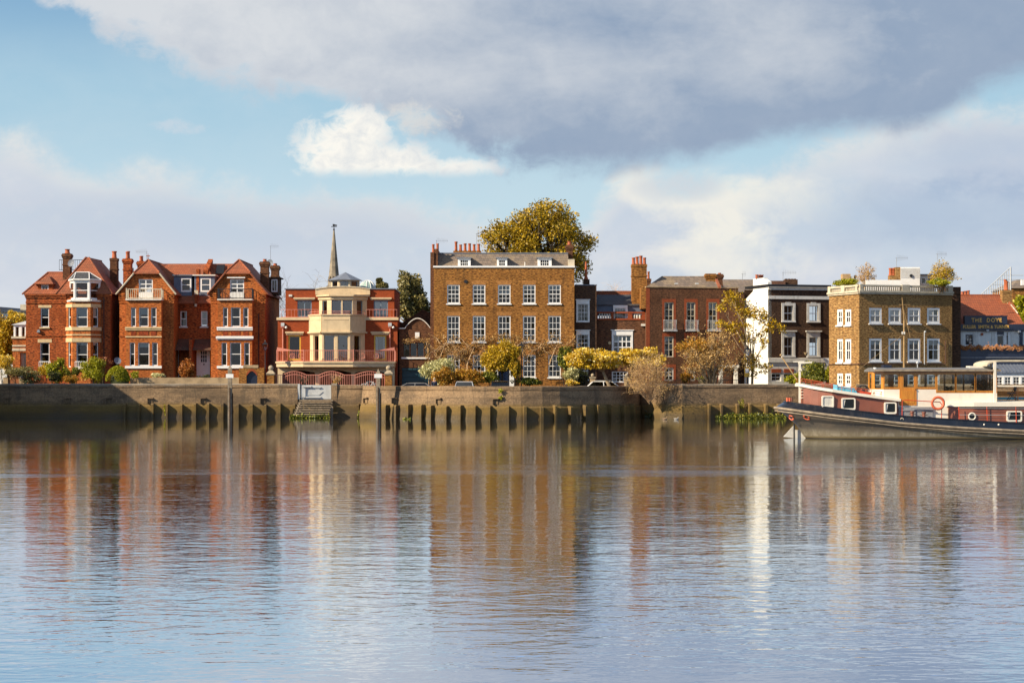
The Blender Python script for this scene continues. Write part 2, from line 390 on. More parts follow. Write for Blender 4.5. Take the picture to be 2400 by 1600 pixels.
m_paint('lead_blue', (0.12, 0.145, 0.20), 0.6, 0.15, 2.0)
m_paint('black_iron', (0.012, 0.012, 0.014), 0.45, 0.1)
m_paint('navy', (0.012, 0.018, 0.040), 0.4, 0.1)
m_paint('door_blue', (0.012, 0.030, 0.085), 0.4, 0.1)
m_paint('teal', (0.012, 0.055, 0.075), 0.45, 0.12)
m_paint('pink_iron', (0.62, 0.23, 0.16), 0.5, 0.12)
m_paint('yellow_paint', (0.62, 0.36, 0.03), 0.5, 0.08)
m_paint('blue_frame', (0.16, 0.20, 0.25), 0.5, 0.08)
m_paint('terracotta_pot', (0.42, 0.105, 0.035), 0.75, 0.2, 6.0, dirt=0.25)
m_paint('buff_pot', (0.50, 0.33, 0.16), 0.8, 0.2, 6.0, dirt=0.3)
m_paint('blind', (0.62, 0.60, 0.54), 0.9, 0.05)
m_paint('curtain', (0.42, 0.39, 0.33), 0.9, 0.2, 9.0)
m_paint('room', (0.05, 0.042, 0.034), 0.95, 0.2)
m_paint('pale_grey', (0.50, 0.52, 0.53), 0.5, 0.1)
m_paint('aerial', (0.35, 0.35, 0.35), 0.4, 0.05, metal=0.6)
m_paint('gold', (0.80, 0.46, 0.10), 0.35, 0.05)
m_paint('green_glass_dome', (0.34, 0.46, 0.42), 0.12, 0.08)
m_paint('asphalt', (0.055, 0.053, 0.05), 0.9, 0.2)
m_paint('bark', (0.11, 0.075, 0.045), 0.9, 0.3, 8.0)
m_paint('pale_bark', (0.34, 0.25, 0.15), 0.9, 0.25, 8.0)
m_paint('dark_bark', (0.05, 0.035, 0.022), 0.9, 0.3, 8.0)
m_paint('twig', (0.60, 0.40, 0.22), 0.9, 0.3, 4.0)
m_paint('sandstone', (0.42, 0.30, 0.17), 0.9, 0.25, 1.5, dirt=0.3)
m_paint('spire_stone', (0.30, 0.25, 0.18), 0.9, 0.35, 0.9, dirt=0.5)
m_paint('galvanised', (0.52, 0.53, 0.52), 0.45, 0.12, 2.0, dirt=0.15)
m_paint('timber_grey', (0.30, 0.24, 0.17), 0.85, 0.3, 5.0, dirt=0.35)
m_paint('brown_door', (0.30, 0.10, 0.03), 0.6, 0.2)
m_paint('stone_ball', (0.42, 0.34, 0.23), 0.9, 0.25, 5.0, dirt=0.4)
for nm, c in (('car_silver', (0.42, 0.42, 0.42)), ('car_black', (0.02, 0.02, 0.024)), ('car_white', (0.78, 0.78, 0.77)), ('car_grey', (0.22, 0.21, 0.20))):
    m_paint(nm, c, 0.25, 0.03)
    M[nm].node_tree.nodes['Principled BSDF'].inputs['Coat Weight'].default_value = 0.5
m_paint('rubber', (0.02, 0.02, 0.02), 0.8, 0.1)
m_glass('glass', (.8, .85, .86), .06); m_glass('pale_glass', (0.85, 0.9, 0.9), 0.30, 0.004); m_glass('barge_glass', (0.86, 0.88, 0.84), 0.04, 0.0); m_glass('car_glass', (0.12, 0.14, 0.15), 0.1, 0.0)
m_leaf('leaf_gold', (0.44, 0.27, 0.010), (0.70, 0.47, 0.02), (0.28, 0.22, 0.02))
m_leaf('leaf_tree', (0.35, 0.225, 0.008), (0.60, 0.40, 0.018), (0.17, 0.14, 0.012))
m_leaf('leaf_yellow', (0.66, 0.42, 0.015), (0.8, 0.58, 0.06), (0.85, 0.74, 0.36))
m_leaf('leaf_green', (0.075, 0.105, 0.014), (0.24, 0.24, 0.022), (0.42, 0.37, 0.05))
m_leaf('leaf_lime', (0.32, 0.32, 0.008), (0.50, 0.45, 0.015), (0.17, 0.19, 0.012))
m_leaf('leaf_olive', (0.13, 0.12, 0.035), (0.28, 0.235, 0.07), (0.45, 0.36, 0.13))
m_leaf('leaf_orange', (0.42, 0.185, 0.02), (0.6, 0.33, 0.03), (0.24, 0.19, 0.02))
m_leaf('leaf_copper', (0.36, 0.105, 0.018), (0.54, 0.21, 0.03), (0.18, 0.07, 0.02))
m_leaf('leaf_purple', (0.17, 0.035, 0.018), (0.33, 0.09, 0.03), (0.45, 0.18, 0.05))
m_leaf('leaf_silver', (0.56, 0.54, 0.24), (0.78, 0.72, 0.4), (0.34, 0.33, 0.1))
m_leaf('leaf_dry', (0.50, 0.30, 0.095), (0.68, 0.45, 0.17), (0.28, 0.16, 0.05))
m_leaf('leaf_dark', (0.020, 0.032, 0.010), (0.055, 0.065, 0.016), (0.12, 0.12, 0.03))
def m_wall():
    m, nt, b = mat('embankment'); P, x, y, z, g = pos(nt)
    n1 = noise(nt, vec(nt, x * 0.35, y * 0.35, z * 1.3), 1.0, 8, 0.65); n2 = noise(nt, P, 7.0, 5, 0.65); n3 = noise(nt, vec(nt, x * 1.2, y * 1.2, z * 0.18), 1.0, 6, 0.65)
    col = mixc(nt, n1.ss(0.38, 0.68), (0.275, 0.182, 0.102), (0.145, 0.100, 0.062))
    col = mixc(nt, n2.ss(0.50, 0.70) * 0.55, col, (0.40, 0.28, 0.165))
    col = mixc(nt, n2.ss(0.48, 0.33) * 0.6, col, (0.085, 0.065, 0.045))
    col = mixc(nt, n3.ss(0.52, 0.72) * 0.6, col, (0.075, 0.060, 0.045))
    top = (z + n1 * 0.5).ss(3.02, 3.15); col = mixc(nt, top * 0.55, col, (0.36, 0.33, 0.28))
    alg = (z + n1 * 0.7 - 0.35).ss(1.50, 0.98); col = mixc(nt, alg * 0.75, col, (0.155, 0.100, 0.022))
    wet = (z + n1 * 0.5 - 0.25).ss(0.75, 0.2); col = mixc(nt, wet * 0.7, col, (0.060, 0.042, 0.020))
    sp = nt.nodes.new('ShaderNodeTexVoronoi'); nt.links.new(P, sp.inputs['Vector']); sp.inputs['Scale'].default_value = 2.6
    col = mixc(nt, S(nt, sp.outputs['Distance']).ss(0.075, 0.03) * z.ss(1.2, 1.8) * n3.ss(0.35, 0.6), col, (0.62, 0.58, 0.5))
    jt = (((x + y * 0.4) / 3.1)._m('FRACT') - 0.5).abs().ss(0.4935, 0.4985) * z.ss(1.1, 1.3)
    hz = (((z + n1 * 0.12) / 0.62)._m('FRACT') - 0.5).abs().ss(0.46, 0.495) * z.ss(1.1, 1.3)
    col = mixc(nt, (jt * 0.7 + hz * 0.35).sat(), col, (0.06, 0.045, 0.032))
    pt = noise(nt, vec(nt, x * 0.18, y * 0.18, z * 0.5), 1.0, 6, 0.6); col = mixc(nt, pt.ss(0.48, 0.64) * 0.62, col, (0.085, 0.062, 0.042))
    rs = noise(nt, vec(nt, x * 4.0, y * 4.0, z * 0.35), 1.0, 4, 0.6); col = mixc(nt, rs.ss(0.60, 0.75) * 0.6, col, (0.07, 0.055, 0.04))
    setc(nt, b, 'Base Color', col); setc(nt, b, 'Roughness', 0.92 - wet * 0.45); b.inputs['Specular IOR Level'].default_value = 0.2
    bump(nt, b, n2 + n1 * 1.5, 0.6, 0.05)
m_wall()
def m_water():
    m, nt, b = mat('river'); P, x, y, z, g = pos(nt)
    wind = noise(nt, vec(nt, x * 0.010, y * 0.05, 0.0), 1.0, 4, 0.55)
    bn = noise(nt, vec(nt, x * 0.035, y * 0.16, 2.0), 1.0, 4, 0.6)
    band = ((y + 88.0 - x * 0.12 + (bn - 0.5) * 34.0) / 7.0); band = (1.0 - (band * band)).ss(0.0, 1.0) * bn.ss(0.36, 0.62)
    calm = y.ss(-10, -85)                                       # sheltered water under the far wall is smoother
    w1 = noise(nt, vec(nt, x * 0.55 + y * 0.12, y * 0.95, 0.0), 1.0, 2, 0.5, 1.0)
    w2 = noise(nt, vec(nt, x * 1.7 - y * 0.5, y * 2.7, 4.0), 1.0, 2, 0.5, 0.8)
    w3 = noise(nt, vec(nt, x * 5.0, y * 8.5, 7.0), 1.0, 2, 0.5)
    swell = noise(nt, vec(nt, x * 0.05, y * 0.22, 1.0), 1.0, 2, 0.5)
    amp = wind.ss(0.34, 0.66) * 0.8 + 0.45
    hgt = swell * 0.010 + (w1 * 0.0125 + w2 * 0.0075) * amp * (calm * 0.82 + 0.18) + w3 * 0.0030 * (band * 2.6 + amp * 0.8) * (calm * 0.7 + 0.3)
    bm = nt.nodes.new('ShaderNodeBump'); bm.inputs['Strength'].default_value = 1.0; bm.inputs['Distance'].default_value = 1.0
    nt.links.new(hgt.k, bm.inputs['Height'])
    n = noise(nt, vec(nt, x * 0.03, y * 0.08, 5.0), 1.0, 4)
    gl = nt.nodes.new('ShaderNodeBsdfGlossy'); gl.inputs[0].default_value = (0.87, 0.925, 1.0, 1); df = nt.nodes.new('ShaderNodeBsdfDiffuse')
    nt.links.new(mixc(nt, n.ss(0.35, 0.65), (0.120, 0.072, 0.030), (0.095, 0.062, 0.030)), df.inputs[0])
    nt.links.new((band * 0.07 + 0.03).k, gl.inputs['Roughness'])
    fr = nt.nodes.new('ShaderNodeFresnel'); fr.inputs[0].default_value = 1.34
    for q in (gl, fr): nt.links.new(bm.outputs[0], q.inputs['Normal'])
    mx = nt.nodes.new('ShaderNodeMixShader'); nt.links.new((S(nt, fr.outputs[0]) * 0.25 + 0.75).sat().k, mx.inputs[0])
    nt.links.new(df.outputs[0], mx.inputs[1]); nt.links.new(gl.outputs[0], mx.inputs[2])
    nt.links.new(mx.outputs[0], nt.nodes['Material Output'].inputs[0]); nt.nodes.remove(b)
m_water()
# ---------------------------------------------------------------- setting
GZ = 1.75
def sheet(name, pts, z, m, kind='structure', sub=None):
    o = MB().poly([(x, y, z) for x, y in pts]).build(name, m); o['kind'] = kind; return o
g = MB()
prof = [(-4000, 1.8), (-162.5, 1.8), (-161.5, -3), (10.6, -3), (10.7, GZ), (4500, GZ)]
for (a, za), (b_, zb) in zip(prof[:-1], prof[1:]):
    g.add([(-4500, a, za), (4500, a, za), (4500, b_, zb), (-4500, b_, zb)], [(0, 1, 2, 3)])
gm, gnt, gb = mat('ground_earth'); P_, x_, y_, z_, g_ = pos(gnt)
setc(gnt, gb, 'Base Color', mixc(gnt, noise(gnt, P_, 0.7, 6).ss(0.4, 0.65), (0.10, 0.085, 0.055), (0.055, 0.06, 0.025))); gb.inputs['Roughness'].default_value = 0.95
g.build('ground', 'ground_earth')['kind'] = 'structure'
sheet('water', [(-1500, -162.2), (1500, -162.2), (1500, 10.55), (-1500, 10.55)], 0.0, 'river')
sheet('road', [(-70, 12), (20, 12), (20, 17.5), (-70, 17.5)], GZ + 0.02, 'asphalt')

# ---------------------------------------------------------------- generic building pieces
def wallface(mb, pl, z0, z1, holes=(), s0=0.0, s1=None, depth=0.16):
    s1 = pl.L if s1 is None else s1
    hs = [(max(h[0], s0), min(h[1], s1), max(h[2], z0), min(h[3], z1), h[4] if len(h) > 4 else depth) for h in holes]
    hs = [h for h in hs if h[1] - h[0] > 0.02 and h[3] - h[2] > 0.02]
    ss = sorted({s0, s1, *[h[0] for h in hs], *[h[1] for h in hs]}); zs = sorted({z0, z1, *[h[2] for h in hs], *[h[3] for h in hs]})
    for a, b in zip(ss[:-1], ss[1:]):
        for c, d in zip(zs[:-1], zs[1:]):
            m_, n_ = (a + b) / 2, (c + d) / 2
            if any(h[0] < m_ < h[1] and h[2] < n_ < h[3] for h in hs): continue
            mb.poly([pl.pt(a, c), pl.pt(b, c), pl.pt(b, d), pl.pt(a, d)])
    for a, b, c, d, dp in hs:
        if dp <= 0: continue
        for (p, q) in (((a, c), (b, c)), ((b, c), (b, d)), ((b, d), (a, d)), ((a, d), (a, c))):
            mb.poly([pl.pt(*p, 0), pl.pt(*q, 0), pl.pt(*q, -dp), pl.pt(*p, -dp)])
def shell(mb, plan, z0, z1, holes={}, cap=True, depth=0.16, skip=()):
    """Walls on a counter-clockwise plan; holes: edge index -> list of (s0, s1, z0, z1)."""
    n = len(plan)
    for i in range(n):
        if i in skip: continue
        wallface(mb, Pl(plan[i], plan[(i + 1) % n]), z0, z1, holes.get(i, ()), depth=depth)
    if cap: mb.poly([(p[0], p[1], z1) for p in plan])
def window(root, pl, r, nx=1, ny=2, frame='white', fw=0.075, bar=0.028, rec=0.12, sill=None, lintel=None, blind=0.0, curtain=0.0,
           meet=True, name='window', sillh=0.13, silld=0.12, sillx=0.10, lh=0.22, lx=0.12, surround=None, glass='glass', metres=False, flush=False):
    s0, s1, z0, z1 = r if metres else pl.rect(*r)
    if not metres and blind == 0 and curtain == 0 and rng.random() < .45:
        if rng.random() < .5: curtain = rng.uniform(.10, .24)
        else: blind = rng.uniform(.12, .42)
    elif blind > 0 and blind < .9: blind *= rng.uniform(.7, 1.3)
    o1 = -rec + 0.03; o0 = -rec - 0.05
    m = MB()
    m.pbox(pl, s0, s0 + fw, z0, z1, o0, o1); m.pbox(pl, s1 - fw, s1, z0, z1, o0, o1)
    m.pbox(pl, s0 + fw, s1 - fw, z0, z0 + fw * 1.2, o0, o1); m.pbox(pl, s0 + fw, s1 - fw, z1 - fw, z1, o0, o1)
    a, b, c, d = s0 + fw, s1 - fw, z0 + fw * 1.2, z1 - fw
    mid = (c + d) / 2
    if meet: m.pbox(pl, a, b, mid - 0.035, mid + 0.035, o0, o1 - 0.012)
    for i in range(1, nx):
        x = a + (b - a) * i / nx; m.pbox(pl, x - bar / 2, x + bar / 2, c, d, o0 + 0.012, o1 - 0.02)
    for j in range(1, ny):
        if meet and j * 2 == ny: continue
        z = c + (d - c) * j / ny; m.pbox(pl, a, b, z - bar / 2, z + bar / 2, o0 + 0.014, o1 - 0.022)
    w = m.build(name, frame, root)
    for i in range(nx):
        for j in range(ny):
            p, q = a + (b - a) * i / nx, a + (b - a) * (i + 1) / nx; t, v = c + (d - c) * j / ny, c + (d - c) * (j + 1) / ny
            j1, j2 = rng.uniform(-.006, .006), rng.uniform(-.006, .006); MB().poly([pl.pt(p, t, -rec - 0.02 - j1 - j2), pl.pt(q, t, -rec - 0.02 + j1 - j2), pl.pt(q, v, -rec - 0.02 + j1 + j2), pl.pt(p, v, -rec - 0.02 - j1 + j2)]).build('pane', glass, w)
    if blind > 0: MB().pbox(pl, a, b, d - (d - c) * blind, d, -rec - 0.14, -rec - 0.12).build('blind', 'blind', w)
    if curtain > 0:
        k = MB()
        for p, q in ((a, a + (b - a) * curtain), (b - (b - a) * curtain, b)):
            n = 6
            for i in range(n):
                u0, u1 = p + (q - p) * i / n, p + (q - p) * (i + 1) / n; e0, e1 = (0.03 * (i % 2), 0.03 * ((i + 1) % 2))
                k.poly([pl.pt(u0, c, -rec - .16 - e0), pl.pt(u1, c, -rec - .16 - e1), pl.pt(u1, d, -rec - .16 - e1), pl.pt(u0, d, -rec - .16 - e0)])
        k.build('curtain', 'curtain', w)
    if sill: MB().pbox(pl, s0 - sillx, s1 + sillx, z0 - sillh, z0, -rec, silld).build('sill', sill, w)
    if lintel: MB().pbox(pl, s0 - lx, s1 + lx, z1, z1 + lh, -0.05, 0.03).build('lintel', lintel, w)
    if surround:
        k = MB(); t = 0.16
        k.pbox(pl, s0 - t, s0, z0, z1, -rec, 0.05); k.pbox(pl, s1, s1 + t, z0, z1, -rec, 0.05); k.pbox(pl, s0 - t, s1 + t, z1, z1 + t * 1.2, -rec, 0.055)
        k.build('surround', surround, w)
    return (s0, s1, z0, z1)
def chimney(root, x0, x1, y0, y1, z0, z1, m, pots=2, pot='terracotta_pot', poth=0.7, corbel=True, potr=0.15, band=True, parent_name='chimney', hs=None):
    b = MB().box(x0, x1, y0, y1, z0, z1 - 0.25)
    if corbel:
        b.box(x0 - .06, x1 + .06, y0 - .06, y1 + .06, z1 - 0.45, z1 - 0.3)
        b.box(x0 - .11, x1 + .11, y0 - .11, y1 + .11, z1 - 0.30, z1 - 0.1); b.box(x0 - .05, x1 + .05, y0 - .05, y1 + .05, z1 - 0.1, z1)
    else: b.box(x0 - .04, x1 + .04, y0 - .04, y1 + .04, z1 - 0.25, z1)
    if band: b.box(x0 - .05, x1 + .05, y0 - .05, y1 + .05, z1 - 1.15, z1 - 1.02)
    c = b.build(parent_name, m, root)
    long_x = (x1 - x0) >= (y1 - y0)
    for i in range(pots):
        t = (i + 0.5) / pots
        px, py = (x0 + (x1 - x0) * t, (y0 + y1) / 2) if long_x else ((x0 + x1) / 2, y0 + (y1 - y0) * t)
        h = poth * (hs[i] if hs else 1 + 0.12 * ((i * 7) % 3 - 1)); r = potr
        MB().lathe((px, py, z1), [(r * .95, 0), (r * 1.08, .04), (r * .9, .1), (r * .78, h * .8), (r * .95, h * .84), (r * 1.0, h), (r * .7, h), (r * .65, h - .1)], 12).build('chimney_pot', pot, c, True)
    return c
def railing(mb, pts, z0, z1, step=0.12, r=0.012, rail=0.025, post=None):
    for (a, b) in zip(pts[:-1], pts[1:]):
        a, b = Vector(a), Vector(b); L = (b - a).length; n = max(1, int(L / step)); u = (b - a) / L
        for z in (z1, z0 + 0.08):
            w = Vector((u.y, -u.x)) * rail / 2; q = [a - w, b - w, b + w, a + w]
            mb.hexa([(p.x, p.y, z - rail) for p in q] + [(p.x, p.y, z + rail) for p in q])
        for i in range(n + 1):
            p = a + u * (L * i / n); mb.box(p.x - r, p.x + r, p.y - r, p.y + r, z0, z1)
def aerial(root_pos, h, n=8, length=1.4, label=None, ang=0.3, part=None):
    m = MB(); x, y, z = root_pos
    m.cyl((x, y, z), (x, y, z + h), 0.02, n=5); c, s_ = math.cos(ang), math.sin(ang)
    m.cyl((x - .1 * c, y - .1 * s_, z + h - .05), (x + length * c, y + length * s_, z + h - .05), 0.013, n=4)
    for i in range(n):
        t = (i + .5) / n * length; w = 0.28 - 0.015 * i
        m.cyl((x + t * c, y + t * s_, z + h - .05 - w), (x + t * c, y + t * s_, z + h - .05 + w), 0.009, n=4)
    o = m.build('television_aerial', 'aerial', part)
    if part is None: tag(o, label, 'aerial')
    return o
def dish(c, r, d, label):
    m = MB(); d = Vector(d).normalized(); c = Vector(c); u = d.orthogonal().normalized(); w = d.cross(u); n, k = 16, 4; vs = []; fs = []
    for j in range(k + 1):
        rr = r * j / k; dep = (rr / r) ** 2 * r * 0.3
        for i in range(n): t = 2 * math.pi * i / n; vs.append(tuple(c + u * rr * math.cos(t) + w * rr * math.sin(t) + d * dep))
    for j in range(k):
        for i in range(n): fs.append((j * n + i, j * n + (i + 1) % n, (j + 1) * n + (i + 1) % n, (j + 1) * n + i))
    m.add(vs, fs); m.cyl(tuple(c - d * .02), tuple(c - d * .25 - Vector((0, 0, .3))), .02, n=5); m.cyl(tuple(c), tuple(c + d * r * .9), .012, n=4)
    return tag(m.build('satellite_dish', 'lead', None, True), label, 'satellite dish')
def hip_roof(mb, x0, x1, y0, y1, z0, z1, rx0, rx1, ry0, ry1):
    """Roof faces from an eaves rectangle to a ridge line/rectangle."""
    A = [(x0, y0, z0), (x1, y0, z0), (x1, y1, z0), (x0, y1, z0)]; B = [(rx0, ry0, z1), (rx1, ry0, z1), (rx1, ry1, z1), (rx0, ry1, z1)]
    mb.add(A + B, [(0, 1, 5, 4), (1, 2, 6, 5), (2, 3, 7, 6), (3, 0, 4, 7), (4, 5, 6, 7), (3, 2, 1, 0)])

# ================================================================ house A: red brick villa at the left end
YA = 25.0
def house_a():
    pl = front(YA, 61, 259); x0, x1 = pl.p0.x, pl.p1.x; zt = Z(689, YA); zb = GZ; yb = YA + 11
    t = thing('brick_house', 'red brick villa with white glazed attic bay and tiled hip roof, first from the left', 'house', ((x0 + x1) / 2, YA, GZ))
    fr = [(152.5, 241, 709, 893)]
    h = []
    h.append(window(t, pl, (95.3, 114.8, 721, 766.5), 1, 2, sill='cream_stone', lintel='cream_stone', blind=.45, lh=.25, lx=.22))
    h.append(window(t, pl, (94, 116, 802.5, 857), 1, 2, lintel='cream_stone', lh=.33, lx=.22))
    bx0, bx1 = X(155.5, YA), X(236, YA); h.append((bx0 - x0, bx1 - x0, zb, Z(707, YA), 0.0))
    w = MB(); shell(w, [(x0, YA), (x1, YA), (x1, yb), (x0, yb)], zb, zt, {0: h}, depth=.2)
    wall = w.build('wall', 'red_brick', t)
    b = MB()
    for py, d, hh in ((711, .07, .12), (788, .06, .10), (707.5, .05, .06), (876, .06, .1)): b.pbox(pl, -.03, bx0 - x0, Z(py, YA), Z(py, YA) + hh, 0, d); b.pbox(pl, bx1 - x0, pl.L + .03, Z(py, YA), Z(py, YA) + hh, 0, d)
    for i in range(3): b.pbox(pl, -.05 - .05 * i, bx0 - x0 - .02, zt - .42 + .14 * i, zt - .28 + .14 * i, 0, .06 + .06 * i); b.pbox(pl, bx1 - x0 + .02, pl.L + .05 + .05 * i, zt - .42 + .14 * i, zt - .28 + .14 * i, 0, .06 + .06 * i)
    build_each(b, 'string_course', 'red_brick', t)
    # canted bay
    Yb = YA - 1.15; zbt = Z(708, YA); c0, c1 = X(170, Yb), X(212, Yb)
    plan = [(bx0, YA), (c0, Yb), (c1, Yb), (bx1, YA)]; hb = {}
    pls = [Pl(plan[i], plan[i + 1]) for i in range(3)]
    for k, p in enumerate(pls):
        hb[k] = []
        for (pa, pc, fl) in ((720.5, 766, 0), (802, 860, 1)):
            if k == 1: r = (179, 205.5, pa, pc)
            elif k == 0: r = None
            else: r = (218.5, 231, pa, pc)
            if r: hb[k].append(window(t, p, r, 1, 2, blind=.45 if fl == 0 else .12, curtain=.15))
            else:
                z0, z1 = Z(pc, YA - .6), Z(pa, YA - .6); hb[k].append(window(t, p, (p.L * .28, p.L * .72, z0, z1), 1, 2, metres=True))
    bw = MB()
    for k, p in enumerate(pls): wallface(bw, p, zb, zbt, hb[k], depth=.16)
    bw.poly([(p[0], p[1], zbt) for p in plan]); bw.build('bay_wall', 'orange_brick', t)
    st = MB()
    for p in pls:
        for (pa, pc, d) in ((712.5, 720.3, .05), (766.3, 774.5, .09), (792, 801.5, .05), (783, 786, .05)): st.pbox(p, -.04, p.L + .04, Z(pc, YA - .6), Z(pa, YA - .6), -.02, d)
    build_each(st, 'bay_stone_band', 'cream_stone', t)
    # glazed attic bay, white
    q0, q1, Yc = X(161, YA), X(233, YA), Yb + .12; e0, e1 = X(173, Yc), X(210, Yc)
    plan2 = [(q0, YA + .4), (e0, Yc), (e1, Yc), (q1, YA + .4)]; za, zc = Z(703, YA - .6), Z(657, YA - .6)
    aw = MB(); hh = {}
    for k in range(3):
        p = Pl(plan2[k], plan2[k + 1]); L = p.L
        hh[k] = [window(t, p, (.14, L - .14, za + .12, zc - .18), 1, 2, rec=.06, metres=True, glass='glass', curtain=.1)]
        wallface(aw, p, za, zc, hh[k], depth=.08)
    aw.poly([(q0, YA + .4, za), (q0, YA + 2.2, za), (q0, YA + 2.2, zc), (q0, YA + .4, zc)]); aw.poly([(q1, YA + .4, za), (q1, YA + 2.4, za), (q1, YA + 2.4, zc), (q1, YA + .4, zc)])
    aw.build('attic_bay', 'white', t)
    co = MB()
    for k in range(3):
        p = Pl(plan2[k], plan2[k + 1]); co.pbox(p, -.12, p.L + .12, za - .16, za, -.3, .34); co.pbox(p, -.06, p.L + .06, zc - .02, zc + .08, -.3, .12)
    co.build('attic_cornice', 'dirty_white', t)
    zr = Z(638, YA + 1); tp = [(X(178, YA + 1), YA + 1.0), (X(209, YA + 1), YA + 1.0)]
    ro = MB(); ed = [(q0 - .1, YA + .45), (e0, Yc - .1), (e1, Yc - .1), (q1 + .1, YA + .45)]
    T0, T1 = (tp[0][0], tp[0][1], zr), (tp[1][0], tp[1][1], zr)
    E = [(p[0], p[1], zc + .09) for p in ed]
    ro.poly([E[0], E[1], T0]); ro.poly([E[1], E[2], T1, T0]); ro.poly([E[2], E[3], T1])
    ro.poly([E[0], T0, (T0[0], YA + 2.5, zr), (E[0][0], YA + 2.5, zc + .09)]); ro.poly([T1, E[3], (E[3][0], YA + 2.5, zc + .09), (T1[0], YA + 2.5, zr)]); ro.poly([T0, T1, (T1[0], YA + 2.5, zr), (T0[0], YA + 2.5, zr)])
    r_ = ro.build('attic_bay_roof', 'grey_slate', t)
    rb = MB(); rb.tube([E[0], E[1], E[2], E[3]], .05, 5)
    for p, q in ((E[0], T0), (E[1], T0), (E[2], T1), (E[3], T1), (T0, T1)): rb.cyl(p, q, .05, n=5)
    rb.build('roof_rib', 'white', r_)
    # roofs
    ax, az = X(201, YA + 2.6), Z(603.5, YA + 2.6); xl = X(131, YA)
    rf = MB(); ov = .18
    hip_roof(rf, xl, x1 + ov, YA - ov, yb + ov, zt, az, ax, ax + .3, YA + 2.6, yb - 2.5)
    rf.build('roof', 'clay_tile', t)
    r2 = MB(); zl = Z(638.5, YA + 3.5); hip_roof(r2, x0 - .3, X(160, YA), YA - ov, yb - 1, zt + .003, zl, X(113, YA + 3.5), X(165, YA + 3.5), YA + 3.4, YA + 5); rf2 = r2.build('roof', 'clay_tile', t)
    hp = MB()
    for p, q in (((xl, YA - ov, zt), (ax, YA + 2.6, az)), ((x1 + ov, YA - ov, zt), (ax + .3, YA + 2.6, az)), ((ax, YA + 2.6, az), (ax + .3, yb - 2.5, az)), ((x0 - .3, YA - ov, zt), (X(113, YA + 3.5), YA + 3.4, zl)), ((X(113, YA + 3.5), YA + 3.4, zl), (X(160, YA + 3.5), YA + 3.4, zl))): hp.cyl(p, q, .09, n=6)
    hp.build('ridge_tile', 'clay_tile', t)
    # small dormer on the wing
    Yd = YA + .55; pd = front(Yd, 88.5, 124); zd0, zd1 = Z(686, Yd), Z(664, Yd)
    hw = window(t, pd, (97, 113.5, 667, 684), 2, 1, meet=False, rec=.05, sill='dirty_white', sillx=.25)
    dm = MB(); wallface(dm, pd, zd0, zd1, [hw], depth=.1); dm.poly([(pd.p1.x, Yd, zd0), (pd.p1.x, Yd + 2.5, zd0), (pd.p1.x, Yd + 2.5, zd1), (pd.p1.x, Yd, zd1)]); dm.poly([(pd.p0.x, Yd + 2.5, zd0), (pd.p0.x, Yd, zd0), (pd.p0.x, Yd, zd1), (pd.p0.x, Yd + 2.5, zd1)])
    dm.build('dormer', 'red_brick', t)
    dr = MB(); xa_ = X(110, Yd); za_ = Z(648, Yd + 1); k0, k1 = X(79, Yd), X(126, Yd)
    dr.slab([(k0, Yd - .25, zd1 - .03), (k1, Yd - .25, zd1 - .03), (xa_, Yd + 1.0, za_)], .07); dr.slab([(k1, Yd - .25, zd1 - .03), (k1, Yd + 3, zd1 - .03), (xa_, Yd + 3, za_), (xa_, Yd + 1, za_)], .07); dr.slab([(k0, Yd + 3, zd1 - .03), (k0, Yd - .25, zd1 - .03), (xa_, Yd + 1, za_), (xa_, Yd + 3, za_)], .07)
    dr.build('dormer_roof', 'clay_tile', t)
    # chimneys
    y = YA + 2.2; chimney(t, X(147, y), X(164, y), y, y + .9, zt - .2, Z(594, y), 'brown_brick', 1, poth=.5, potr=.26)
    y = YA + 5.2; chimney(t, X(257.5, y), X(274, y), y, y + .9, Z(700, y), Z(605, y), 'brown_brick', 1, poth=.8, potr=.26, corbel=False)
    rl = MB(); y = YA + 4.6; railing(rl, [(X(139, y), y), (X(192, y), y), (X(192, y), y + 3)], Z(634, y), Z(609, y), .22, .014); rl.build('roof_railing', 'black_iron', t)
    # white balconettes
    bl = MB()
    for pa, pb, Y in ((91.5, 118, YA - .3), (176, 206, Yb - .3)):
        railing(bl, [(X(pa, Y), Y), (X(pb, Y), Y)], Z(861, Y), Z(847, Y), .16, .02, .035); bl.box(X(pa, Y), X(pb, Y), Y, Y + .3, Z(864, Y), Z(861, Y))
    build_each(bl, 'balcony_bar', 'white', t) if False else bl.build('balcony', 'white', t)
    dn = MB(); xd = X(244, YA) ; dn.cyl((xd, YA - .08, zb), (xd, YA - .08, zt - .3), .05, n=6); dn.build('downpipe', 'black_iron', t)
    fl = MB(); fx, fz = X(90.5, YA), Z(776, YA); fl.hexa([(fx - .12, YA - .3, fz - .12), (fx + .2, YA - .3, fz - .12), (fx + .2, YA, fz - .12), (fx - .12, YA, fz - .12), (fx - .05, YA - .2, fz + .15), (fx + .12, YA - .2, fz + .15), (fx + .12, YA, fz + .15), (fx - .05, YA, fz + .15)]); fl.build('alarm_box', 'lead', t)
    dish((X(168, YA + 2), YA + 2, Z(617, YA + 2)), .38, (-.4, -1, .3), 'dark satellite dish beside the corbelled chimney on the leftmost villa')
house_a()
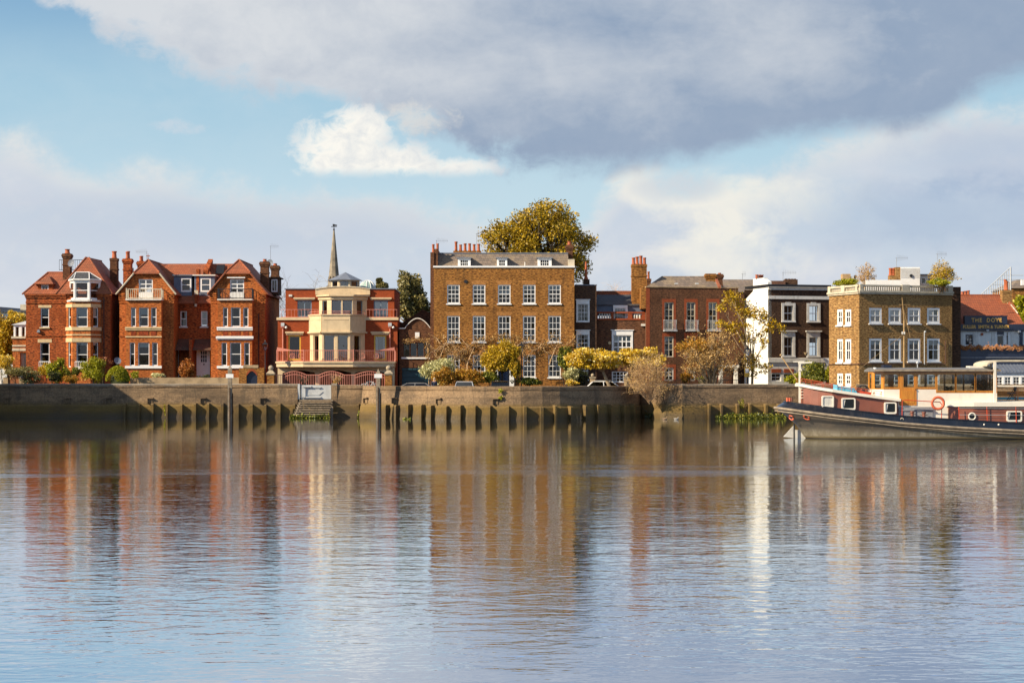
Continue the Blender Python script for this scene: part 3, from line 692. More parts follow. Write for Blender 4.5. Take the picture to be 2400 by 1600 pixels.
# conservatory porch beside house A
def porch_a():
    Y = YA + 1.5; pl = front(Y, 29.5, 62); x0, x1 = pl.p0.x, pl.p1.x
    t = thing('garden_porch', 'small brick porch with white arched windows and pale glass roof at the far left', 'porch', ((x0 + x1) / 2, Y, GZ))
    za, zb_, zc = Z(793, Y), Z(761, Y), Z(750, Y + 1)
    w = MB(); shell(w, [(x0, Y), (x1 - .05, Y), (x1 - .05, Y + 4), (x0, Y + 4)], GZ, za, {0: [(pl.s(47), pl.L - .05, GZ, Z(826, Y), .3)]}); w.build('wall', 'orange_brick', t)
    d = MB(); d.pbox(pl, pl.s(47), pl.L - .06, GZ, Z(826, Y), -.34, -.3); d.build('panel', 'pale_stone', t)
    s = MB(); s.pbox(pl, -.1, pl.L - .06, za, za + .2, -.3, .12); s.pbox(pl, -.03, pl.L - .06, Z(822, Y), Z(816, Y), 0, .07); s.pbox(pl, -.03, pl.L - .06, Z(812, Y), Z(808, Y), 0, .07); s.build('stone_band', 'pale_stone', t)
    h = [window(t, pl, (36, 45, 765, 790), 1, 1, meet=False, rec=.05, fw=.05), window(t, pl, (50.5, 59, 765, 790), 1, 1, meet=False, rec=.05, fw=.05)]
    g = MB(); shell(g, [(x0 + .1, Y), (x1 - .06, Y), (x1 - .06, Y + 3.8), (x0 + .1, Y + 3.8)], za + .2, zb_, {0: [(a - .1, b - .1, c, dd) for a, b, c, dd in h]}); g.build('glazed_storey', 'white', t)
    r = MB(); hip_roof(r, x0 - .12, x1 - .06, Y - .15, Y + 4, zb_, zc, x0 + 1.2, x1 - .3, Y + 1.5, Y + 2.5); r.build('roof', 'pale_grey', t)
porch_a()

# ================================================================ houses B: the gabled pair
YB = 25.0
def house_b():
    yb = YB + 11.5; zt = Z(686, YB); zb = GZ
    xs = X(450.5, YB)
    group = 'gabled pair of red brick houses'
    for k, (pa, pb, peak, bay0, bay1, door, ballab, w1, w2) in enumerate((
        (280, 407, 347, 295, 378, (325, 358), 'pale_stone', ((307, 318.4), (325.6, 348), (354, 366.5)), ((304, 316), (323.5, 350), (356.5, 369.5))),
        (494, 621.6, 560, 510, 591, (539, 572), 'black_iron', ((522.5, 534), (541, 563.5), (570, 582)), ((519, 532), (539, 565), (572, 585))))):
        t = thing('gabled_house', ('red brick gabled house with a pale balcony rail, left half of the pair' if k == 0 else 'red brick gabled house with black balcony rail, right half of the pair'), 'house', (X((pa + pb) / 2, YB), YB, GZ), group)
        pl = front(YB, pa, pb); x0, x1 = pl.p0.x, pl.p1.x; h = []
        xb0, xb1 = X(bay0, YB - 1.0), X(bay1, YB - 1.0); zbt = Z(703, YB - 1)
        # recess wall between the gables (each house owns its half)
        Yr = YB + 2.6
        h.append((xb0 - x0, xb1 - x0, zb, zbt, 0.0))
        w = MB(); plan = [(x0, YB), (x1, YB), (x1, yb), (x0, yb)]
        shell(w, plan, zb, zt, {0: h}, cap=False)
        # gable wall with french window
        zg = Z(700.5, YB); dh = pl.rect(door[0], door[1], 654, 700.5)
        zh = Z(640, YB); gl, gr = X(peak - 29, YB) - x0, X(peak + 25, YB) - x0
        def gs(z, side):  # gable edge position at height z
            f = (z - zt) / (zh - zt); return gl * f if side == 0 else pl.L + (gr - pl.L) * f
        zd = dh[3]
        w.poly([pl.pt(0, zt), pl.pt(dh[0], zt), pl.pt(dh[0], zd), pl.pt(gs(zd, 0), zd)]); w.poly([pl.pt(dh[1], zt), pl.pt(pl.L, zt), pl.pt(gs(zd, 1), zd), pl.pt(dh[1], zd)])
        w.poly([pl.pt(gs(zd, 0), zd), pl.pt(gs(zd, 1), zd), pl.pt(gs(zh, 1), zh), pl.pt(gs(zh, 0), zh)])
        for z0_, z1_, sx in ((dh[2], zd, dh[0]), (dh[2], zd, dh[1])): w.poly([pl.pt(sx, z0_, 0), pl.pt(sx, z1_, 0), pl.pt(sx, z1_, -.2), pl.pt(sx, z0_, -.2)])
        # the hole below zt for the french window was cut from the gable only; cut the shell above the bay too
        w.build('wall', 'orange_brick' if k == 0 else 'orange_brick', t)
        # french window as glazed door leaves
        fd = window(t, pl, (door[0], door[1], 654, 687), 2, 3, meet=False, rec=.1, name='balcony_door', fw=.1, bar=.09, glass='pale_glass', curtain=.12)
        fr = MB(); fr.pbox(pl, dh[0] + .0, dh[1], Z(700, YB), zt + .002, .0, .05); fr.build('door_panel', 'white', t)
        # square bay
        pb_ = Pl((xb0, YB - 1.0), (xb1, YB - 1.0)); hb = []
        for i, (a, b) in enumerate(w1): hb.append(window(t, pb_, (a, b, 720.5, 765.5), 1, 2, blind=(.5 if k == 0 and i < 2 else 0), curtain=.18))
        for i, (a, b) in enumerate(w2): hb.append(window(t, pb_, (a, b, 802.5, 857), 1, 2, blind=(.2 if k == 0 and i == 1 else 0), curtain=.1 if k else 0))
        bw = MB(); wallface(bw, pb_, zb, zbt, hb); R_ = Pl((xb1, YB - 1.0), (xb1, YB)); L_ = Pl((xb0, YB), (xb0, YB - 1.0)); wallface(bw, R_, zb, zbt); wallface(bw, L_, zb, zbt)
        bw.poly([(xb0, YB - 1, zbt), (xb1, YB - 1, zbt), (xb1, YB + .1, zbt), (xb0, YB + .1, zbt)]); bw.build('bay_wall', 'orange_brick', t)
        sm = 'cream_stone' if k == 0 else 'white'
        for py0, py1, d in ((766, 770, .16), (770, 774, .10), (857, 863, .14)):
            s = MB(); s.pbox(pb_, -.06, pb_.L + .06, Z(py1, YB - 1), Z(py0, YB - 1), -.05, d); s.build('bay_sill', sm if py0 < 800 else 'white', t)
        s = MB(); s.pbox(pb_, -.05, pb_.L + .05, Z(790.5, YB - 1), Z(787.5, YB - 1), -.02, .07)
        if k == 1: s.pbox(pb_, -.14, pb_.L + .14, Z(793, YB - 1), Z(788, YB - 1) + .003, -.02, .2); s.pbox(pb_, -.08, pb_.L + .08, Z(796, YB - 1), Z(793, YB - 1), -.02, .1)
        s.build('bay_cornice', 'white' if k else 'cream_stone', t)
        for (a, b) in w1:
            p = MB(); aa, bb = pb_.s(a), pb_.s(b); p.pbox(pb_, aa, bb, Z(786, YB - 1), Z(776, YB - 1), -.02, .03); p.build('terracotta_panel', 'terracotta', t)
        for py in (709, 788):
            s = MB(); s.pbox(pl, -.03, xb0 - x0, Z(py, YB) - .05, Z(py, YB) + .06, 0, .06); s.pbox(pl, xb1 - x0, pl.L + .03, Z(py, YB) - .05, Z(py, YB) + .06, 0, .06); s.build('string_course', 'orange_brick', t)
        # corbelled shoulders below the gable
        for sx in (-.06, pl.L - .55):
            c = MB()
            for i in range(4): c.pbox(pl, sx, sx + .62, zt - .75 + .18 * i, zt - .57 + .18 * i, 0, .05 + .06 * i)
            c.build('kneeler', 'orange_brick', t)
        # balcony
        Y = YB - 1.05; bb = MB(); bb.box(X(bay0 - .5, Y), X(bay1 + 1, Y), Y - .15, YB, Z(703.5, Y), Z(700.5, Y)); bal = bb.build('balcony', 'dirty_white', t)
        rl = MB(); xa_, xc_ = X(bay0 + 1.5, Y), X(bay1, Y); railing(rl, [(xa_, YB), (xa_, Y), (xc_, Y), (xc_, YB)], Z(700, Y), Z(677.5, Y), .19 if k == 0 else .13, .02 if k == 0 else .014, .035)
        for px in (xa_, xc_): rl.box(px - .05, px + .05, Y - .05, Y + .05, Z(701, Y), Z(675, Y))
        rl.build('railing', ballab, bal)
        # roof of the gable: two slopes running back, half hip at the front
        zp = Z(609, YB + 1.5); xp = X(peak, YB + 1.5); ov = .28
        r = MB()
        xl, xr = x0 - ov, x1 + ov; ze = zt - .1
        Lh, Rh = x0 + gl - .12, x0 + gr + .12
        r.slab([(xl, YB - ov, ze), (Lh, YB - ov, zh + .02), (Lh, YB - ov, zh + .021), (xp, YB + 1.5, zp), (xp, yb, zp), (xl, yb, ze)][0:2] + [(xp, YB + 1.5, zp), (xp, yb, zp), (xl, yb, ze)], .12)
        r.slab([(Rh, YB - ov, zh + .02), (xr, YB - ov, ze), (xr, yb, ze), (xp, yb, zp), (xp, YB + 1.5, zp)], .12)
        r.slab([(Lh, YB - ov, zh + .021), (Rh, YB - ov, zh + .021), (xp, YB + 1.5, zp + .001)], .12)
        rf = r.build('roof', 'clay_tile', t)
        hpt = MB(); hpt.cyl((Lh, YB - ov, zh + .05), (xp, YB + 1.5, zp + .03), .08, n=6); hpt.cyl((Rh, YB - ov, zh + .05), (xp, YB + 1.5, zp + .03), .08, n=6); hpt.cyl((xp, YB + 1.5, zp + .03), (xp, yb, zp + .03), .08, n=6); hpt.build('ridge_tile', 'clay_tile', rf)
        bg = MB()   # barge boards
        for (p, q) in (((xl, YB - ov - .02, ze - .06), (Lh, YB - ov - .02, zh - .03)), ((xr, YB - ov - .02, ze - .06), (Rh, YB - ov - .02, zh - .03))): bg.cyl(p, q, .08, n=5)
        bg.build('verge', 'pale_stone' if k == 0 else 'clay_tile', rf)
        if k == 0:
            f = MB(); f.cyl((xp, YB + 1.5, zp), (xp, YB + 1.5, zp + .6), .05, .02, 6); f.box(xp - .18, xp + .18, YB + 1.46, YB + 1.54, zp + .35, zp + .42); f.build('finial', 'clay_tile', rf)
        else:
            f = MB(); yq = YB - .05; f.box(X(533, yq), X(575, yq), yq - .22, yq + .03, Z(652, yq), Z(649.5, yq)); f.build('door_hood', 'white', t)
        # half of the recessed middle
        if k == 0: ra, rb = x1, xs
        else: ra, rb = xs, x0
        pr = Pl((ra, Yr), (rb, Yr)); ez = Z(708, Yr); hr = []
        wx = (423, 438) if k == 0 else (471, 486)
        hr.append(window(t, pr, (wx[0], wx[1], 729, 765), 1, 2, sill='dirty_white', curtain=.2 if k == 0 else 0, blind=.95 if k else 0))
        dx = (404.5, 418.5) if k == 0 else (454, 492)
        dr = pr.rect(dx[0], dx[1], 821, 877); hr.append((dr[0], min(dr[1], pr.L), GZ, dr[3], .25))
        mw = MB(); wallface(mw, pr, zb, ez, hr); mw.build('recess_wall', 'red_brick', t)
        d = MB(); d.pbox(pr, dr[0], min(dr[1], pr.L), GZ, dr[3], -.28, -.04); dd = d.build('front_door', 'white', t)
        if k == 1:
            a0 = pr.s(470); b0 = pr.s(485)
            g = MB()
            for i in range(3):
                for j in range(3):
                    u0 = a0 + (b0 - a0) * i / 3 + .03; u1 = a0 + (b0 - a0) * (i + 1) / 3 - .03; v0 = Z(849, Yr) + (Z(822, Yr) - Z(849, Yr)) * j / 3 + .03
                    g.pbox(pr, u0, u1, v0, v0 + (Z(822, Yr) - Z(849, Yr)) / 3 - .06, -.225, -.03)
            g.build('door_glazing', 'black_iron', dd)
            g = MB(); g.pbox(pr, pr.s(476), pr.s(479.5), Z(855, Yr), Z(852, Yr), -.23, -.02); g.build('letter_plate', 'black_iron', dd)
            g = MB(); g.pbox(pr, pr.s(452), pr.s(470), Z(821, Yr), Z(818, Yr), -.02, .1); g.pbox(pr, pr.s(466), pr.s(468), GZ, Z(821, Yr), -.22, -.01); g.pbox(pr, pr.s(487), pr.s(489), GZ, Z(821, Yr), -.22, -.01); g.build('door_frame', 'white', dd)
        else:
            g = MB()
            g.pbox(pr, pr.s(405), pr.s(408), Z(833, Yr), Z(822, Yr), -.225, -.02); g.ball((X(414.5, Yr), Yr, Z(843, Yr)), .05); g.build('door_furniture', 'black_iron', dd)
        # lean-to porch roof
        pr_ = MB(); Yp = YB + .9; pa_, pc_ = (X(401, Yp), X(445, Yp)) if k == 0 else (X(451, Yp), X(494, Yp)); zlo, zhi = Z(818, Yp), Z(794, Yr)
        pr_.slab([(pa_, Yp, zlo), (pc_, Yp, zlo), (pc_, Yr + .01, zhi), (pa_, Yr + .01, zhi)], .1); pr_.build('porch_roof', 'dark_tile', t)
        # slope above recess, dormer, main ridge
        sl = MB(); y2 = YB + 6; zr = Z(618, y2); Yd = Yr + 1.2
        al_, ar_ = (ra - 2.6, rb) if k == 0 else (ra, rb + 2.2); sl.slab([(max(al_, ra - .8), Yr - .25, ez - .05), (min(ar_, rb + .8), Yr - .25, ez - .05), (ar_, y2, zr), (al_, y2, zr)], .12); sl.slab([(al_, y2, zr), (ar_, y2, zr), (ar_, yb, ez), (al_, yb, ez)], .12)
        rr = sl.build('roof', 'clay_tile', t)
        Yd = Yr + .35; dpx = (424, 448) if k == 0 else (470, 494); dpl = front(Yd, 407.5, 449.5) if k == 0 else front(Yd, 455.5, 503)
        hw = window(t, dpl, (dpx[0], dpx[1], 651.5, 684), 1, 2, rec=.03, fw=.13, blind=0 if k == 0 else .95)
        dm = MB(); z0_, z1_ = Z(693, Yd), Z(646.5, Yd); shell(dm, [(dpl.p0.x, Yd), (dpl.p1.x, Yd), (dpl.p1.x, Yd + 4), (dpl.p0.x, Yd + 4)], z0_, z1_, {0: [hw]}, depth=.06); dm.build('dormer', 'lead_blue', t)
        df = MB(); df.box(dpl.p0.x - .15, dpl.p1.x + .1, Yd - .2, Yd + 4, z1_ + .003, z1_ + .12); df.build('dormer_roof', 'lead' if k == 0 else 'dirty_white', t)
    # shared details: party wall, skylight, chimneys belong to the right house
        if k == 1:
            pw = MB(); Yq = Yr - .3
            pw.box(xs - .12, xs + .16, Yq, Yr + .6, Z(718, Yq), Z(690, Yq)); pw.box(xs - .08, xs + .20, Yr + .31, Yr + 1.2, Z(684, Yq), Z(631, Yq + 1)); pw.slab([(xs + .5, Yr + 1.0, Z(634, Yr + 1) ), (xs + .95, Yr + 1.0, Z(634, Yr + 1)), (xs + 1.05, y2 + .2, Z(607, y2)), (xs + .6, y2 + .2, Z(607, y2))], .5)
            pw.build('party_wall', 'red_brick', t)
            cp = MB(); cp.box(xs - .16, xs + .2, Yq - .06, Yq + .4, Z(690, Yq), Z(680, Yq)); cp.box(xs - .12, xs + .1, Yq - .12, Yq, Z(718, Yq) - .02, Z(712, Yq)); cp.build('coping', 'pale_stone', t)
            pi = MB(); pi.box(X(444, YB + 1), X(451, YB + 1), YB + .7, YB + 2.6, GZ, Z(796, YB + 1)); pi.build('porch_pier', 'red_brick', t)
            sk = MB(); ys = YB + 4.6; f = lambda px, py, yy: (X(px, yy), yy, Z(py, yy) + .08)
            sk.slab([f(505, 641, ys), f(524, 641, ys), f(527.5, 621.5, ys + 1.1), f(509, 621.5, ys + 1.1)], .1); sk.build('skylight', 'black_iron', t)
            y = YB + 3.2; chimney(t, X(610, y), X(629, y), y, y + .8, Z(690, y), Z(613, y), 'brown_brick', 1, poth=.3, potr=.2)
            y = YB + 6.8; chimney(t, X(635, y), X(652.5, y), y, y + .9, Z(690, y), Z(622, y), 'brown_brick', 1, poth=.25, potr=.2)
            sd_ = MB(); ysd = YB + 4.2; sx = x1; pS = Pl((sx, YB), (sx, yb)); sd_.box(sx - .5, sx + .75, ysd, ysd + 2.6, Z(690, ysd), Z(652, ysd)); sd_.box(sx - .6, sx + .95, ysd - .15, ysd + 2.8, Z(652, ysd) + .003, Z(652, ysd) + .12); sd_.build('side_dormer', 'dark_brick', t)
            wq = Pl((sx + .2, ysd), (sx + .7, ysd)); window(t, Pl((sx, ysd - .05), (sx + .75, ysd - .05)), (.1, .68, Z(684, ysd), Z(655, ysd)), 2, 1, meet=False, rec=-.02, metres=True)
            lamp = MB(); lamp.cyl((x1 - .6, YB - .1, Z(735, YB)), (x1 - .6, YB - .1, GZ), .05, n=6); lamp.build('downpipe', 'black_iron', t)
        else:
            y = YB + 3.5; chimney(t, X(288.5, y), X(307, y), y, y + .8, Z(690, y), Z(606, y), 'red_brick', 2, poth=.75, potr=.19)
            y = YB + 6.5; chimney(t, X(322, y), X(337, y), y, y + .8, Z(660, y), Z(612, y), 'red_brick', 2, poth=.55, potr=.17)
            vp = MB(); y = YB + 3; vp.cyl((X(312, y), y, Z(660, y)), (X(312, y), y, Z(628, y)), .06, n=6); vp.build('vent_pipe', 'black_iron', t)
house_b()
dish((X(633, 33), 33, Z(618, 33)), .42, (-.5, -1, .3), 'pale satellite dish between the two dark chimneys right of the gabled pair')
dish((X(275, 24), 24, Z(846, 24)), .35, (.5, -1, .5), 'dark satellite dish low beside the topiary arch')
aerial((X(344, 30), 30, Z(617, 30)), 1.2, 10, 1.1, 'white television aerial behind the finial of the left gable', ang=math.pi)
aerial((X(634, 31), 31, Z(616, 31)), 1.7, 7, .8, 'tall television aerial on the chimney right of the gabled pair', .2)
# ================================================================ house C: modern villa with cream canted bays
YC = 22.0
def zc_(zx): return 630 + zx / 3.7325
def zcy(zy): return 500 + zy / 3.7333
def house_c():
    Y = YC; t = thing('modern_villa', 'red brick villa with cream canted bays, curved parapet and pink railings', 'house', (X(791, Y), Y, GZ))
    zb = GZ; z1 = Z(750, Y); z2 = Z(678, Y + 1.0); z_g = Z(862, Y)
    pl = front(Y, 651, 931.4); x0, x1 = pl.p0.x, pl.p1.x
    pu = front(Y + 1.0, 669, 924); u0, u1 = pu.p0.x, pu.p1.x; Yu = Y + 1.0
    yb = Y + 11
    # lower storey
    h = []
    for a, b in ((170, 280), (920, 1028)): h.append(window(t, pl, (zc_(a), zc_(b), zcy(1066), zcy(1285)), 1, 1, frame='yellow_paint', meet=False, rec=.1, fw=.13, glass='pale_glass' if a > 500 else 'glass'))
    b0, b1 = X(zc_(360), Y), X(zc_(840), Y)
    h.append((b0 - x0, b1 - x0, Z(862, Y), z1, 0.0))
    for a, b in ((120, 405), (445, 720), (755, 1020)): h.append((*pl.rect(zc_(a), zc_(b), zcy(1385), 893)[:2], zb, Z(zcy(1370), Y), 1.2))
    w = MB(); shell(w, [(x0, Y), (x1, Y), (x1, yb), (x0, yb)], zb, z1, {0: h}, cap=True, depth=.18); w.build('lower_wall', 'maroon_brick', t)
    # upper storey
    hu = []
    for a, b in ((250, 375), (918, 1042)): hu.append(window(t, pu, (zc_(a), zc_(b), zcy(763), zcy(908)), 2, 1, frame='blue_frame', meet=False, rec=.1, fw=.1, bar=.1, glass='pale_glass', name='balcony_door', blind=.9 if a > 500 else 0))
    c0, c1 = X(zc_(440), Yu), X(zc_(858), Yu); hu.append((c0 - u0, c1 - u0, z1, z2 - 1.2, 0.0))
    w = MB(); shell(w, [(u0, Yu), (u1, Yu), (u1, yb - .5), (u0, yb - .5)], z1, z2, {0: hu}, depth=.18); w.build('upper_wall', 'maroon_brick', t)
    for p, zz, lst in ((pl, (1062, 1040), ((152, 300), (900, 1048))), (pu, (755, 738), ((225, 398), (893, 1068)))):
        for a, b in lst:
            s = MB(); s.pbox(p, p.s(zc_(a)), p.s(zc_(b)), Z(zcy(zz[0]), Y), Z(zcy(zz[1]), Y), -.02, .10); s.pbox(p, p.s(zc_(a)) - .08, p.s(zc_(b)) + .08, Z(zcy(zz[1]), Y) - .08, Z(zcy(zz[1]), Y) + .06, -.02, .2); s.build('lintel', 'house_c_stone', t)
    s = MB(); s.pbox(pl, -.1, b0 - x0 - .05, z1, Z(743.8, Y), -1.2, .14); s.pbox(pl, b1 - x0 + .05, pl.L + .1, z1, Z(743.8, Y), -1.2, .14); s.build('cornice', 'house_c_stone', t)
    s = MB(); s.box(u0 - .08, u1 + .08, Yu - .1, yb - .4, z2 + .003, z2 + .1); s.build('roof_edge', 'lead', t)
    # canted bays: lower (projects 2.0) and upper (projects 1.3)
    def bay(plan, z0, z1_, wins, name, mm):
        pls = [Pl(plan[i], plan[i + 1]) for i in range(len(plan) - 1)]; hh = {}
        for k, p in enumerate(pls):
            hh[k] = [window(t, p, r, nx, 1, frame='blue_frame' if name == 'upper_bay' else 'house_c_stone', meet=False, rec=.12, fw=.07, bar=.05, glass='pale_glass', metres=True) for (r, nx) in wins(k, p)]
        m = MB()
        for k, p in enumerate(pls): wallface(m, p, z0, z1_, hh[k], depth=.2)
        m.poly([(p[0], p[1], z1_) for p in plan]); m.build(name, mm, t); return pls
    Yl = Y - 2.0; pL = [(b0, Y), (X(zc_(466), Yl), Yl), (X(zc_(711), Yl), Yl), (b1, Y)]
    zl0, zl1 = Z(862, Y), Z(zcy(1045), Yl); zt_ = Z(zcy(892), Yl)
    def wl(k, p):
        a, b = Z(zcy(1296), Yl), Z(zcy(1062), Yl)
        if k == 1: m_ = p.L / 2; return [((.16, m_ - .14, a, b), 1), ((m_ + .14, p.L - .16, a, b), 1)]
        return [((p.L * .28, p.L * .72, a, b), 1)]
    pls = bay(pL, zl0, zl1, wl, 'lower_bay', 'house_c_stone')
    par = MB()
    for p in pls:
        par.pbox(p, -.02, p.L + .02, zl1 + .003, zt_, -.25, .10); par.pbox(p, -.06, p.L + .06, zl1 + .002, zl1 + .14, -.25, .24); par.pbox(p, -.05, p.L + .05, zt_ + .001, zt_ + .1, -.28, .18)
        for i in range(int(p.L / .16)): par.pbox(p, .04 + i * .16, .12 + i * .16, zl1 - .1, zl1 + .001, -.02, .13)
        par.pbox(p, p.L * .06, p.L * .94, zt_ - .42, zt_ - .38, 0, .13)
    par.build('balcony_parapet', 'house_c_stone', t)
    fl = MB(); fl.poly([(q[0], q[1], zl1 + .2) for q in pL]); fl.build('balcony_floor', 'house_c_stone', t)
    Yp = Yu - 1.3; pU = [(c0, Yu), (X(zc_(545), Yp), Yp), (X(zc_(735), Yp), Yp), (c1, Yu)]; zu0, zu1 = zl1 + .25, Z(zcy(752), Yp)
    def wu(k, p):
        a, b = zu0 + .1, Z(zcy(760), Yp)
        if k == 1: m_ = p.L / 2; return [((.06, m_ - .07, a, b), 1), ((m_ + .07, p.L - .06, a, b), 1)]
        return [((p.L * .26, p.L * .66, a, b), 1)] if k == 0 else [((p.L * .28, p.L * .70, a, b), 1)]
    pus = bay(pU, zu0, zu1, wu, 'upper_bay', 'house_c_stone')
    co = MB()
    for p in pus: co.pbox(p, -.05, p.L + .05, zu1 + .003, zu1 + .3, -.3, .1); co.pbox(p, -.1, p.L + .1, zu1 + .301, zu1 + .45, -.5, .3)
    co.build('bay_cornice', 'house_c_stone', t)
    # curved parapet
    cp = MB(); pa = Pl((X(zc_(408), Yu - .2), Yu - .2), (X(zc_(885), Yu - .2), Yu - .2)); n = 20; top = []
    for i in range(n + 1): f = i / n; top.append((pa.L * (1 - f), Z(zcy(668) - 23 / 3.733 * math.sin(math.pi * f) ** .8, Yu)))
    cp.prism(pa, [(0, Z(zcy(712), Yu)), (pa.L, Z(zcy(712), Yu))] + top, -.5, .05); cp.build('curved_parapet', 'house_c_stone', t)
    ce = MB()
    for i in range(n): ce.hexa([pa.pt(top[i][0], top[i][1], .12), pa.pt(top[i + 1][0], top[i + 1][1], .12), pa.pt(top[i + 1][0], top[i + 1][1], -.55), pa.pt(top[i][0], top[i][1], -.55)] + [pa.pt(top[i][0], top[i][1] + .09, .12), pa.pt(top[i + 1][0], top[i + 1][1] + .09, .12), pa.pt(top[i + 1][0], top[i + 1][1] + .09, -.55), pa.pt(top[i][0], top[i][1] + .09, -.55)])
    ce.build('parapet_coping', 'pale_stone', t)
    # first floor balcony slab following the bay, with pink railing
    e = .75; Ys = Yl - .7; sl = [(X(zc_(62), Y - 1), Y), (X(zc_(66), Y - 1.3), Y - 1.3), (X(zc_(300), Ys), Ys), (X(zc_(735), Ys), Ys), (X(zc_(1098), Y - 1.3), Y - 1.3), (X(zc_(1105), Y - 1), Y)]
    zs1, zs0 = Z(zcy(1297), Ys), Z(zcy(1342), Ys); b = MB(); nn = len(sl)
    b.add([(p[0], p[1], zs0) for p in sl] + [(p[0], p[1], zs1) for p in sl], [tuple(range(nn - 1, -1, -1)), tuple(range(nn, 2 * nn))] + [(i, (i + 1) % nn, (i + 1) % nn + nn, i + nn) for i in range(nn)])
    bal = b.build('balcony', 'house_c_stone', t)
    lo = MB()
    for i in range(nn - 1): p = Pl(sl[i], sl[i + 1]); lo.pbox(p, -.03, p.L + .03, zs1 - .12, zs1 + .02, -.2, .1)
    lo.build('balcony_edge', 'house_c_stone', bal)
    rl = MB(); zr = Z(zcy(1198), Ys); ins = [(p[0] * .998, p[1] + .12) for p in sl]; railing(rl, ins, zs1, zr, .19, .013, .024)
    for q in (ins[1], ins[2], ins[3], ins[4]): rl.box(q[0] - .05, q[0] + .05, q[1] - .05, q[1] + .05, zs1, zr + .08)
    for q, sgn in ((ins[1], 1), (ins[4], -1)): rl.hexa([(q[0], q[1] - .03, zr), (q[0] + sgn * 1.4, q[1] - .14, zr), (q[0] + sgn * 1.4, q[1] - .08, zr), (q[0], q[1] + .03, zr), (q[0], q[1] - .03, zr + .32), (q[0] + sgn * 1.4, q[1] - .14, zr + .05), (q[0] + sgn * 1.4, q[1] - .08, zr + .05), (q[0], q[1] + .03, zr + .32)])
    for f_, seg in ((.58, 1), (.90, 1), (.22, 3), (.55, 3)):
        a_, c_ = Vector(ins[seg]), Vector(ins[seg + 1]); q = a_ + (c_ - a_) * f_; rl.ring((q.x, q.y - .03, (zs1 + zr) / 2), .24, .03, 'y', 16, 5); rl.ring((q.x, q.y - .03, (zs1 + zr) / 2), .11, .02, 'y', 12, 5)
    rl.build('railing', 'pink_iron', bal)
    r2 = MB(); q = [(pL[0][0], Y - .1), (pL[1][0], Yl), (pL[2][0], Yl), (pL[3][0], Y - .1)]; railing(r2, q, zt_ + .1, zt_ + .38, 9, .02, .022); r2.build('parapet_rail', 'pink_iron', t)
    r3 = MB(); railing(r3, [(u0 - .3, Y + .1), (c0, Y + .1)], z1 + .2, z1 + 1.0, .3, .012, .02); railing(r3, [(c1, Y + .1), (u1 + .3, Y + .1)], z1 + .2, z1 + 1.0, .3, .012, .02); r3.build('terrace_rail', 'pink_iron', t)
    # arched undercroft: cream piers and arches below the balcony
    ar = MB(); Ya = Y - 1.0; pa2 = front(Ya, zc_(78), zc_(1100)); zt2 = zs0; zo = Z(893, Ya)
    spans = [(120, 405), (445, 720), (755, 1020)]; ed = [78, *[v for s_ in spans for v in s_], 1100]
    for i in range(0, len(ed), 2): ar.pbox(pa2, pa2.s(zc_(ed[i])), pa2.s(zc_(ed[i + 1])), zb, zt2, -.5, 0)
    for a, b in spans:
        sa, sb = pa2.s(zc_(a)), pa2.s(zc_(b)); n = 10; zA, zB = Z(zcy(1395), Ya), Z(zcy(1372), Ya)
        for i in range(n):
            f0, f1 = i / n, (i + 1) / n; g_ = lambda f: zA + (zB - zA) * math.sin(math.pi * f)
            ar.prism(pa2, [(sa + (sb - sa) * f0, g_(f0)), (sa + (sb - sa) * f1, g_(f1)), (sa + (sb - sa) * f1, zt2), (sa + (sb - sa) * f0, zt2)], -.5, 0)
    ar.build('arcade', 'house_c_stone', t)
    # pink gates in the arches
    for i, (a, b) in enumerate(((120, 330), (440, 660), (755, 1010))):
        gt = MB(); Yg = Y - 3.2; xa, xb = X(zc_(a), Yg), X(zc_(b), Yg); zt3 = Z(zcy(1412), Yg); n = 14
        arc = [(xa + (xb - xa) * j / n, Yg, zt3 + .32 * math.sin(math.pi * j / n)) for j in range(n + 1)]
        gt.tube(arc, .035, 5); gt.tube([(p[0], p[1], p[2] - .28) for p in arc], .03, 5)
        for j in range(n * 1 + 1): p = arc[j]; gt.box(p[0] - .02, p[0] + .02, Yg - .02, Yg + .02, zb, p[2])
        gt.box(xa, xb, Yg - .025, Yg + .025, zb + .12, zb + .2); gt.build('gate', 'pink_iron', t)
    fn = MB(); Yg = Y - 3.2
    for a, b in ((50, 118), (332, 438), (662, 752), (1012, 1030)): fn = MB(); railing(fn, [(X(zc_(a), Yg), Yg), (X(zc_(b), Yg), Yg)], zb, Z(zcy(1412), Yg), .15, .018, .028); fn.build('fence_panel', 'pink_iron', t)
    # roof lantern and glass dome
    yl = Y + 4.2; lx0, lx1 = X(zc_(545), yl), X(zc_(795), yl); lcx = (lx0 + lx1) / 2; rl_ = (lx1 - lx0) / 2
    ang = [R(22.5 + 45 * i) for i in range(8)]; oc = [(lcx + rl_ * 1.04 * math.cos(a_), yl + rl_ * 1.04 * math.sin(a_)) for a_ in ang]
    lz0, lz1 = z2, Z(zcy(588), yl); hh = {}; lm = MB()
    order = sorted(range(8), key=lambda i: 0)
    for i in range(8):
        p = Pl(oc[i], oc[(i + 1) % 8]); hh = []
        mid = (Vector(oc[i]) + Vector(oc[(i + 1) % 8])) / 2
        if mid.y < yl + .3: hh = [window(t, p, (.16, p.L - .16, lz1 - .95, lz1 - .1), 3 if abs(p.n.y) > .9 else 1, 1, frame='blue_frame', meet=False, rec=.06, fw=.05, glass='pale_glass', metres=True)]
        wallface(lm, p, lz0, lz1, hh, depth=.1)
    lm.build('roof_lantern', 'house_c_stone', t)
